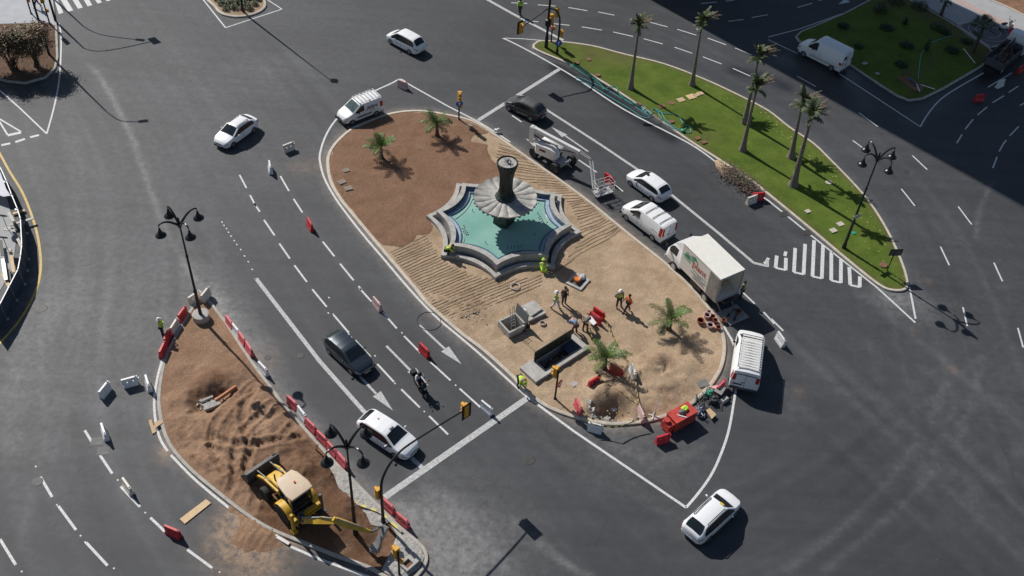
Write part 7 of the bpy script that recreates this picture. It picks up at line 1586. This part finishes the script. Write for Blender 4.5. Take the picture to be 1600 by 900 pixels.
for i in range(320):
    q = G(random.gauss(952, 26), random.gauss(643, 11), 0); d_ = (Vector((q.x, q.y, 0)) - Vector((pit1.x, pit1.y, 0))).length; s = random.uniform(.06, .28) * (1.7 if random.random() < .10 else .6)
    if inside(ci, q.x, q.y): m.box((q.x, q.y, .14 - .78 * math.exp(-(d_ / 1.25) ** 3) + .18 * math.exp(-((d_ - 1.6) / .5) ** 2)), (s, s * random.uniform(.5, 1), s * .6), M=Matrix.Rotation(random.uniform(0, 3), 3, 'Z') @ Matrix.Rotation(random.uniform(-.5, .5), 3, 'X'), taper=.8)
solid('rubble_pieces', m, 'rubble', 'broken concrete pieces around the dug hole by the bottom kerb', 'rubble', 0, kind='stuff')
m = MB()
for i in range(110):
    k_ = random.choice([(745, 492, 10, 5), (1010, 590, 20, 12), (870, 560, 9, 5), (1095, 560, 12, 12), (985, 640, 16, 8), (905, 500, 9, 5), (745, 500, 14, 5)]); q = G(random.gauss(k_[0], k_[2]), random.gauss(k_[1], k_[3]), .1); s = random.uniform(.04, .13)
    if inside(ci, q.x, q.y): m.box((q.x, q.y, .15), (s, s * .8, s * .6), rz=random.uniform(0, 3), taper=.7)
solid('loose_stones', m, 'rubble', 'small stones scattered over the sand of the round island', 'stones', 0, kind='stuff')
m = MB(); q = G(960, 641, -.55); m.ball((0, 0, .15), (.42, .3, .2), 10, 6); m.v = [(a + random.uniform(-.05, .05), b + random.uniform(-.05, .05), c + random.uniform(-.04, .05)) for a, b, c in m.v]; o = m.build('white_bag', 'cloth_pale', None, 0); o.location = q + Vector((0, 0, .1)); tag(o, 'crumpled white bag at the bottom of the dug hole by the kerb', 'bag')
# flat covers in soil and lawn
def cover(px, py, s, m_, label, rz=.6, z=.16, round_=False, th=.03):
    m = MB(); 
    if round_: m.lathe([(s * .5, 0), (s * .5, th), (s * .42, th + .005)], (0, 0, 0), 20)
    else: m.box((0, 0, th / 2), (s, s * .8, th)); m.box((0, 0, th), (s * .8, s * .62, .012))
    o = m.build('manhole_cover', m_, None, 0); o.location = G(px, py, z); o.rotation_euler.z = rz; return tag(o, label, 'manhole cover', 'utility covers set in soil and lawn')
cover(541, 266, .5, 'cover_dusty', 'small square cover in the brown soil, topmost of the three near the left kerb', .5, .2)
cover(534, 284, .62, 'cover_dusty', 'square cover in the brown soil, middle of the three near the left kerb', .7, .2)
cover(544.5, 294, .62, 'cover_dusty', 'square cover in the brown soil, lowest of the three near the left kerb', .5, .2)
cover(733, 196, .5, 'cover_dusty', 'small square cover next to the traffic light at the top of the round island', .5, .14)
cover(736.5, 184, .01, 'concrete', 'x', .5) if False else None
cover(897, 600, .45, 'concrete', 'small pale cover on the sand right of the pit traffic light', .7, .13)
cover(1098, 599, .75, 'concrete_dark', 'dark square cover near the curved lower kerb', .4, .14)
cover(1084, 580, .6, 'concrete', 'pale broken cover on the sand below the long palm shadow', .9, .14)
cover(1063, 610, .7, 'concrete_dark', 'grey flat slab on the sand, right of the narrower one', .8, .14)
cover(1047, 608, .5, 'concrete_dark', 'narrow grey slab on the sand, left of the wider one', .8, .14)
for px, py, s, mm, lb, rd in [(1295,285,.55,'kerb_pale','round cover on the lawn below the right-hand palms',1),(1262,330,.45,'kerb_pale','small square cover on the lawn near its lower kerb',0),(1313,350,.55,'kerb_pale','square cover on the lawn, right one of the pair by the lamp',0),(1302,360,.55,'kerb_pale','square cover on the lawn, left one of the pair by the lamp',0),(1333.5,364,.35,'hose_green','small green cover on the lawn beside the lamp foot',0),(1380,414,.6,'rust','sandy round patch cover behind the dark sign board',1),
        (920,93,.45,'rust','brown cover on the lawn near its tip, right one',1),(901,98,.5,'rust','brown dug cover on the lawn near its tip, left one',1),(934,117,.5,'rust','round rusty cover on the lawn by the lower kerb',1),(998,163,.5,'rust','brown cover at the lower kerb under the first palm shadow',0),(1034,166,.6,'rust','square brown cover left of the group of four on the lawn',0),(1049,161,.6,'rust','round rusty manhole beside the group of four on the lawn',1),(1064,156,.7,'cardboard','tan plate, leftmost of the group of four on the lawn',0),(1080,151,.85,'wood','large tan plate in the middle of the group of four on the lawn',0),(1087,149,.5,'cardboard','tan plate right of the large one on the lawn',0),(1094,146,.6,'cardboard','tan plate, rightmost of the group of four on the lawn',0),(1049,190,.5,'rust','brown cover among the hoses on the lawn',0),(1090,216,.5,'rust','brown cover at the lower kerb below the hoses',0),(1100,222,.5,'rust','brown cover nearest the road below the hoses',0),(1351,99,.5,'concrete','grey cover on the dark lawn beside the delivery van',0),(1371,115,.4,'concrete','grey cover on the dark lawn nearest its lower kerb',0)]: cover(px, py, s, mm, lb, .55, .185, bool(rd))
# manholes in the road
for px, py, s, lb in [(827,719,.72,'round manhole in the asphalt below the round island'),(66,482,.75,'round manhole in the asphalt beside the yellow line'),(59,753,.62,'round patched manhole on the lower left dashes'),(416,569,.0,''),(470,556,.45,'small round cover in the road opposite the dark blue car'),(1416,268,.6,'round manhole in the asphalt right of the lawn lamp'),(1090,308,.6,'round manhole in the roadway by the heap of branches'),(418,559,.5,'round black cover next to the lone white barrier')]:
    if s: o = cover(px, py, s, 'iron', lb, 0, -.018, True); o['group'] = 'manholes in the roads'
for px, py, lb in [(152,690,'square patched manhole on the left dashes, upper of the two'),(162,705,'square patched manhole on the left dashes, lower of the two'),(1224,335,'square grate in the road just under the lawn kerb'),(1260,364,'square grate in the road between the kerb and the hatching')]: o = cover(px, py, .75, 'iron' if px > 1000 else 'concrete_dark', lb, .2, -.018); o['group'] = 'manholes in the roads'
# litter-like white block etc.
m = MB(); m.box((0, 0, .1), (.3, .2, .2)); m.ball((.2, .05, .16), (.16, .12, .14), 8, 5); o = m.build('white_sack', 'barrier_white'); o.location = G(775, 205, .14); tag(o, 'white sack on the kerb right of the upper traffic light', 'sack')
board([(917,498),(923,493),(932,505),(927,509)], .45, .04, 'sign_white', 'white board beside the bending worker in grey', 'white_board', 'board')
m = MB(); q = G(1289, 0)
# caution tape between barriers: posts of sag
def tape(L, z, label):
    P = [G(a, b, z) for a, b in L]; m1 = MB(); m2 = m1; k_ = 0
    for a, b in zip(P, P[1:]):
        n = max(2, int((b - a).length / .22)); 
        for j in range(n):
            s0, s1 = j / n, (j + 1) / n; sag = lambda t: -.25 * 4 * t * (1 - t) * min(1, (b - a).length / 4); p, q = a.lerp(b, s0) + Vector((0, 0, sag(s0))) - P[0], a.lerp(b, s1) + Vector((0, 0, sag(s1))) - P[0]; p.z = max(p.z, .16 - z); q.z = max(q.z, .16 - z); (m1 if k_ % 2 else m2).bar(p, q, .012, .09); k_ += 1
    o = m1.build('caution_tape', ['tape_yellow', 'post_black'], None, 0); o.location = P[0]; tag(o, label, 'tape', 'striped caution tapes')
    for f_ in o.data.polygons: f_.material_index = (f_.index // 6) % 2
tape([(942,487),(964,537),(988,572),(1000,634)], .8, 'striped tape from the red barrier pair down to the pink barrier')
tape([(936,590),(970,612),(1000,634)], .8, 'striped tape from the red barrier left of the palm to the pink barrier')
tape([(910,498),(920,514),(931,537)], .8, 'short striped tape beside the bending worker in grey')
tape([(905,636),(925,662),(960,668),(1004,652)], .8, 'striped tape along the bottom kerb between barriers')
m = MB(); P = Gs([(553,786),(565,791),(580,796),(596,803),(612,818),(628,832)], .2); stripe(m, P, .16, .26); m.v = [(a, b, .24 + .02 * math.sin(a * 3)) for a, b, c in m.v]
SL = smooth_line(P, False, 6); mm = MB()
for j in range(len(SL) - 1): mm.bar(Vector((SL[j].x, SL[j].y, .30)), Vector((SL[j + 1].x, SL[j + 1].y, .30)), .15, .02)
o = mm.build('caution_tape', ['tape_yellow', 'rubble'], None, 0); tag(o, 'wide yellow tape lying on the rubble at the tip of the dug-up island', 'tape', 'striped caution tapes')
for f_ in o.data.polygons: f_.material_index = (f_.index // 18) % 2
# concrete junction box at the tip
jb = thing('junction_box', G(641, 880, .2), math.radians(50), 'open concrete junction box at the tip of the dug-up island', 'junction box'); m = MB()
for c, s in (((0, .27, .12), (1.1, .12, .2)), ((0, -.27, .12), (1.1, .12, .2)), ((.3, 0, .12), (.5, .42, .2)), ((-.48, 0, .12), (.14, .42, .2))): m.box(c, s)
m.build('box_wall', 'concrete', jb, smooth=0); m = MB(); m.box((-.18, 0, .05), (.46, .42, .03)); m.build('opening', 'rust', jb, smooth=0)
m = MB(); P = Gs([(430,838),(446,846),(452,851)], .02)
st = thing('steel_profile', P[0], 0, 'grey steel profile lying along the kerb below the digger', 'profile'); m.bar(Vector((0, 0, .06)), P[2] - P[0] + Vector((0, 0, .06)), .18, .1); m.build('beam', 'lift_grey', st, smooth=0)
m = MB(); q = G(494, 703, .2); o = MB().bar((0, 0, .0), (.18, -.1, .75), .10).build('survey_stake', 'wood', None, 0); o.location = q; tag(o, 'wooden stake stuck in the soil beside the long barrier chain', 'stake')
# clay pots
def pot(px, py, r, h, m_, label, name='clay_pot', fill=None):
    r *= .66; h *= .8
    t_ = thing(name, G(px, py, .13 if px < 1128 else .0), 0, label, 'pot', 'round clay pots by the kerb'); m = MB(); m.lathe([(r * .6, 0), (r * .95, h * .5), (r, h), (r * .82, h), (r * .72, h * .5), (r * .5, h * .35)], (0, 0, 0), 18); m.build('pot', m_, t_)
    m = MB(); m.lathe([(.01, h * .55), (r * .74, h * .55)], (0, 0, 0), 14); m.build('soil', 'stone_dark', t_)
pot(1094, 504, .42, .35, 'terracotta', 'wide dark red pot, leftmost of the cluster at the kerb'); pot(1104, 496, .38, .4, 'barrier_pink', 'pale pink round pot in the middle of the cluster'); pot(1109, 511, .40, .35, 'barrier_pink', 'pale pink round pot at the bottom of the cluster'); pot(1113, 497, .3, .3, 'terracotta', 'dark red pot right of the pale middle one'); pot(1117, 503, .3, .3, 'terracotta', 'small dark red pot touching the kerb'); pot(1107, 490, .28, .3, 'barrier_pink', 'pale pot at the top of the cluster'); pot(1130, 504, .26, .4, 'terracotta', 'bright red pot alone on the road side of the kerb'); pot(1122, 514, .28, .3, 'terracotta', 'reddish pot at the lower right of the cluster')
q = at_local(tr, -1.15, .15, .1); t_ = thing('hand_truck', q, 1.0, 'black hand truck lying on the lowered tail lift', 'hand truck'); m = MB(); m.tube([(-.3, -.2, .1), (.4, -.2, .3)], .03, 6); m.tube([(-.3, .2, .1), (.4, .2, .3)], .03, 6); m.bar((.4, -.22, .3), (.4, .22, .3), .05); m.build('frame', 'post_black', t_)
for s in (-1, 1): m = MB(); m.lathe([(.03, -.04), (.14, -.04), (.14, .04), (.03, .04)], (-.25, s * .27, .14), 12, 'y'); m.build('wheel', 'rubber', t_)
q = at_local(tr, -1.1, -.35, .1); t_ = thing('clay_pot', q, 0, 'brown pot standing on the lowered tail lift', 'pot', 'round clay pots by the kerb'); m = MB(); m.lathe([(.16, 0), (.22, .3), (.2, .3), (.15, .1)], (0, 0, 0), 14); m.build('pot', 'rust', t_)
# red container with things on it
a_, b_ = G(1047, 655, 1.0), G(1085, 634, 1.0); p_ = (a_ + b_) / 2; ang2 = math.atan2((b_ - a_).y, (b_ - a_).x); q = Vector((p_.x, p_.y, 0)); sk = thing('red_container', q, ang2, 'red steel tool container on the road at the lower kerb', 'container')
Lk = 1.75; m = MB(); m.box((0, 0, .52), (Lk, .95, .9)); m.box((0, 0, .99), (Lk + .06, 1.0, .06)); m.build('container_box', 'skip_red', sk, smooth=0)
m = MB(); m.box((-Lk / 2 - .25, 0, .45), (.48, .7, .6)); m.lathe([(.2, -.0), (.2, .2)], (-Lk / 2 - .3, .1, .76), 14); m.build('end_housing', 'skip_red', sk)
m = MB()
for i in range(6): m.box((-.7 + i * .28, -.485, .5), (.04, .03, .8))
m.box((0, -.49, .2), (Lk, .02, .06)); m.build('side_ribs', 'terracotta', sk, smooth=0); m = MB(); m.box((0, 0, .04), (Lk, .8, .08)); m.build('skid', 'post_black', sk)
def on_c(x, y, z): c, s = math.cos(ang2), math.sin(ang2); return Vector((q.x + c * x - s * y, q.y + s * x + c * y, z))
t_ = thing('safety_vest', on_c(.25, .1, 1.02), .4, 'crumpled yellow-green safety vest on top of the red container', 'vest'); m = MB(); m.ball((0, 0, .1), (.26, .2, .11), 10, 6); m.v = [(a + random.uniform(-.04, .04), b + random.uniform(-.04, .04), c + random.uniform(-.02, .04)) for a, b, c in m.v]; m.build('vest', 'hi_vis', t_, smooth=0)
t_ = thing('grey_bag', on_c(-.1, -.02, 1.02), 0, 'grey tool bag on top of the red container', 'bag'); m = MB(); m.ball((0, 0, .12), (.22, .17, .13), 10, 6); m.build('bag', 'cloth_grey', t_)
o = MB().bar((-.3, 0, .03), (.3, 0, .03), .06).build('white_strip', 'sign_white', None, 0); o.location = on_c(-.25, -.25, 1.02); o.rotation_euler.z = ang2 - .9; tag(o, 'white strip lying on top of the red container', 'strip')
# tools and debris right of it
board([(1103,641),(1109,638),(1119,648),(1112,655)], .22, .03, 'cardboard', 'brown cardboard panel leaning by the debris right of the red container', 'cardboard_sheet', 'cardboard')
random.seed(12)
for i, (px, py, mm, lb, nm) in enumerate([(1094,646,'tarp','dark crumpled tarp directly right of the red container','tarp'), (1107,619,'hose_green','green generator frame beside the kerb debris','generator'), (1113,628,'digger_steel','dark compressor among the kerb debris','compressor_unit'), (1122,618,'worn_steel','grey wheelbarrow by the pink barrier','wheelbarrow'), (1131,627,'concrete','grey concrete kerb piece lying on the road','kerb_piece'), (1117,609,'barrier_pink','pale box next to the pink barrier behind the van','pale_box')]):
    t_ = thing(nm, G(px, py), random.uniform(0, 3), lb, nm.replace('_', ' '))
    m = MB()
    if nm == 'tarp':
        m.ball((0, 0, .15), (.5, .3, .22), 12, 7); m.v = [(a + random.uniform(-.08, .08), b + random.uniform(-.08, .08), c + random.uniform(-.05, .08)) for a, b, c in m.v]; m.build('folded_sheet', mm, t_, smooth=0)
        m = MB(); [m.bar((random.uniform(-.5, .5), random.uniform(-.3, .3), .2), (random.uniform(-.5, .5), random.uniform(-.3, .3), .4), .04) for _ in range(8)]; m.build('scraps', 'cloth_pale', t_)
    elif nm == 'wheelbarrow':
        m.loft([[Vector((x, y, .55)) for x, y in ((-.3, -.3), (.45, -.22), (.45, .22), (-.3, .3))], [Vector((x, y, .3)) for x, y in ((-.15, -.18), (.25, -.14), (.25, .14), (-.15, .18))]]); m.build('tray', mm, t_, smooth=0)
        m = MB(); m.lathe([(.04, -.04), (.17, -.04), (.17, .04), (.04, .04)], (.5, 0, .17), 14, 'y'); m.build('wheel', 'rubber', t_)
        m = MB(); [m.tube([(.5, s * .06, .17), (-.1, s * .22, .3), (-.75, s * .26, .5)], .02, 6) for s in (-1, 1)]; [m.tube([(-.15, s * .2, .3), (-.2, s * .22, .0)], .018, 6) for s in (-1, 1)]; m.build('frame', 'post_black', t_)
    elif nm in ('generator', 'compressor_unit'):
        m.box((0, 0, .25), (.5, .35, .3)); m.lathe([(.1, .4), (.12, .48), (.06, .5)], (.05, 0, 0), 10); m.build('engine', mm, t_)
        m = MB()
        for s in (-1, 1): m.tube([(-.32, s * .22, .03), (-.32, s * .22, .5), (.32, s * .22, .5), (.32, s * .22, .03), (-.32, s * .22, .03)], .02, 6)
        m.bar((-.32, -.22, .5), (-.32, .22, .5), .03); m.bar((.32, -.22, .5), (.32, .22, .5), .03); m.build('frame', 'post_black', t_)
    else:
        m.box((0, 0, .14), (.6, .32, .26), taper=.92); m.box((0, 0, .28), (.5, .24, .03)); m.build('block', mm, t_, smooth=0)
m = MB()
for i in range(45):
    px, py = random.gauss(1100, 9), random.gauss(633, 8); p = G(px, py); a = random.uniform(0, 3.1); l = random.uniform(.1, .6)
    if not inside(cen, p.x, p.y): m.bar((p.x, p.y, random.uniform(.03, .2)), (p.x + l * math.cos(a), p.y + l * math.sin(a), random.uniform(.03, .3)), random.uniform(.02, .07))
solid('scrap_pieces', m, 'digger_steel', 'scrap bars and offcuts between the red container and the pink barrier', 'scrap', 0, kind='stuff')
m = MB(); q0_ = G(1021, 650, .14); t_ = thing('tripod_stand', q0_, 0, 'thin white stand with crossed feet right of the pink barrier', 'stand'); m.tube([(0, 0, .03), (.25, .45, 1.6)], .03, 6); m.build('pole', 'lift_white', t_); m = MB(); m.bar((-.4, .1, .03), (.35, -.1, .03), .06); m.bar((.1, .35, .03), (-.1, -.3, .03), .06); m.build('feet', 'lift_white', t_)
# crossed boards near the patch on the dark lawn
board([(1400,120),(1417,119),(1445,136),(1440,143),(1425,141)], .19, .02, 'mulch', 'brown sheet on the disturbed soil of the dark lawn', 'ground_sheet', 'sheet')
for L, mm, lb in [([(1439,132),(1461,139.5)],'sign_white','white pipe on the disturbed soil, longer one'), ([(1432,131),(1437,143)],'sign_white','short white pipe on the disturbed soil'), ([(1419,122),(1426,125)],'sign_blue','blue plastic piece on the disturbed soil'), ([(1505.5,76),(1523.5,98.5)],'sign_white','white pole lying on the dark lawn below the fan palm'), ([(1422,125),(1432,135)],'tarp','dark board across the disturbed soil')]:
    P = Gs(L, .24); o = MB().bar(P[0], P[1], .14 if mm != 'sign_white' else .07, .05).build('pipe' if mm == 'sign_white' else 'board_piece', mm, None, 0); tag(o, lb, 'pipe' if mm == 'sign_white' else 'board')
# ================================================================== SITE FENCE at the left edge
FT = [(-14,240),(0,261),(10,283),(18,304),(27,326),(32,342),(34,382),(32,400),(28,421),(15,446),(0,475),(-16,500)]
fz = 1.5; FP = [G(a, b, fz) for a, b in FT]; fr = thing('site_fence', Vector((FP[5].x, FP[5].y, 0)), 0, 'curved site fence with a dark blue cloth and pale top rail at the left edge', 'fence')
FL = [Vector((p.x, p.y, 0)) - Vector((FP[5].x, FP[5].y, 0)) for p in FP]
for i in range(len(FL) - 1):
    m = MB(); m.bar(FL[i] + Vector((0, 0, fz / 2)), FL[i + 1] + Vector((0, 0, fz / 2)), .05, fz - .06); m.build('cloth_panel', 'tarp', fr, smooth=0)
m = MB()
for a, b in zip(FL, FL[1:]): m.bar(a + Vector((0, 0, fz)), b + Vector((0, 0, fz)), .06, .06)
m.build('top_rail', 'sign_white', fr, smooth=0)
for p in FL: m = MB(); m.cyl(p, p + Vector((0, 0, fz + .08)), .03, None, 8); m.box(p + Vector((0, 0, .05)), (.3, .2, .1), rz=.5); m.build('post', 'lift_grey', fr)
SG_ = Gs([(-30,235),(0,275),(14,320),(26,370),(20,420),(0,455),(-30,490)])
pv = MB(); pv.prism([(p.x, p.y) for p in SG_], -.02, .03); pv.build('site_ground', 'pavement', smooth=0)['kind'] = 'structure'
random.seed(15)
pv = MB(); YL = Gs([(-14,215),(3,246),(15,268),(35.6,302),(53,347),(62,388),(63,425),(53,461),(30,501),(-4,540)]); pl_ = smooth_line([p + Vector((0, 0, 0)) for p in YL], False, 4); pl2 = offset_line(pl_, -.55)
for i in range(10):
    a, b = G(random.uniform(-2, 22), random.uniform(335, 440)), G(0, 0); an = random.choice([-.9, -1.1, .6]); l = random.uniform(.8, 2.6); o = MB().bar(a + Vector((0, 0, .15 + .05 * i)), a + Vector((l * math.cos(an), l * math.sin(an), .15 + .05 * i)), .22, .06).build('stacked_board', ('wood', 'worn_steel', 'concrete_dark', 'lift_grey')[i % 4], None, 0); tag(o, ('pale wooden','rusty steel','dark grey','light grey metal')[i % 4] + ' board lying loose behind the site fence', 'board', 'boards behind the site fence')
for i, (px, py) in enumerate([(9, 336), (10, 370)]):  # dark discs on added posts in place of lamp bells lying on the ground
    t_ = thing('round_disc', G(px + 3, py + 22), 0, ('dark disc standing in for a lamp bell behind the site fence, upper one', 'dark disc standing in for a lamp bell behind the site fence, lower one')[i], 'sign', 'dark discs behind the site fence'); m = MB(); m.cyl((0, 0, 0), (0, 0, 1.25), .025, None, 6); m.box((0, 0, .03), (.4, .4, .06)); m.build('post', 'worn_steel', t_)
    m = MB(); m.cyl((0, -.02, 1.28), (0, .03, 1.32), .32, None, 20); m.build('disc', 'digger_steel', t_)
board([(-16,262),(1,270),(10,296),(17,306),(6,308),(-16,300)], .7, .05, 'cloth_white', 'white sheet spread behind the top of the site fence', 'white_sheet', 'sheet')
# ================================================================== TOWER that shades the far corner
n1 = Vector((.7059, .7083, 0)); n2 = Vector((-.709, .706, 0)); c0 = G(1017, 0) + n2 * 10
tw = thing('apartment_tower', c0, math.atan2(n1.y, n1.x), 'tall apartment tower beyond the top edge, seen only by its shadow', 'building')
TWd, TDp, TH = 25.2, 16.0, 78.0
m = MB(); m.box((TWd / 2, TDp / 2, TH / 2), (TWd, TDp, TH)); m.build('wall', 'facade', tw, smooth=0)
m = MB(); m.box((TWd / 2, TDp / 2, TH + .3), (TWd + .2, TDp + .2, .6)); m.build('roof', 'concrete', tw, smooth=0)
pr_ = None
for f_ in range(1, 24):
    for cx in range(4):
        if pr_ is None:
            m = MB(); m.box((0, 0, 0), (3.2, .1, 1.6)); pr_ = m.build('window', 'glass', tw, smooth=0); pr_.location = (3.4 + cx * 6.1, -.03, f_ * 3.2 + 1)
        else: o = pr_.copy(); COL.objects.link(o); o.parent = tw; o.location = (3.4 + cx * 6.1, -.03, f_ * 3.2 + 1)
# lamp standards and signal masts outside the frame whose shadows fall into it
def far_lamp(p, h, arm, label, head=(.75, .3, .12)):
    t_ = thing('street_light', p, 0, label, 'street light', 'tall street lights at the edge of the square'); m = MB(); m.lathe([(.12, 0), (.11, 1), (.06, h * .87)], (0, 0, 0), 10); 
    A = Vector(arm); d = A.normalized(); m.tube(smooth_line([Vector((0, 0, h * .86)), d * A.length * .04 + Vector((0, 0, h * .94)), d * A.length * .18 + Vector((0, 0, h + .25)), d * A.length * .5 + Vector((0, 0, h + .6)), A + Vector((0, 0, h + .75))], False, 5), .05, 7); m.build('pole', 'post_black', t_)
    m = MB(); m.box(A + d * .3 + Vector((0, 0, h + .75)), head, rz=math.atan2(d.y, d.x)); m.build('lamp_head', 'lamp_metal', t_)
def from_shadow(px, py, z): p = G(px, py); k_ = z / math.tan(SUN_EL); return Vector((p.x - math.cos(SUN_AZ) * k_, p.y - math.sin(SUN_AZ) * k_, 0))
def mast_by_shadow(base_px, head_px, h, label, sig=False):
    """post whose shadow starts at the knee and ends with the head at the two given ground points"""
    kn_ = from_shadow(*base_px, h); hd = from_shadow(*head_px, h + .75); arm = hd - kn_
    far_lamp(kn_, h, arm, label, (.75, .3, .12) if not sig else (.7, .15, 1.0))
mast_by_shadow((140, 50), (214, 62), 8.5, 'tall curved street light outside the top left corner')
mast_by_shadow((178, 186), (218, 190), (G(178, 186) - G(64, 92)).length * math.tan(SUN_EL), 'tall curved street light outside the left edge behind the rusty trees')
mast_by_shadow((138, 82), (236, 65), (G(138, 82) - G(77, 38)).length * math.tan(SUN_EL), 'tall signal mast beside the zebra crossing, cut off by the top edge', True)
q = G(517, 126); p = G(386, 18); h_ = (q - p).length * math.tan(SUN_EL); p = from_shadow(517, 126, h_); far_lamp(p, h_ - .75, (.01, .0, 0), 'straight tall lamp post standing in the gravel planter at the top', (.5, .5, .25))
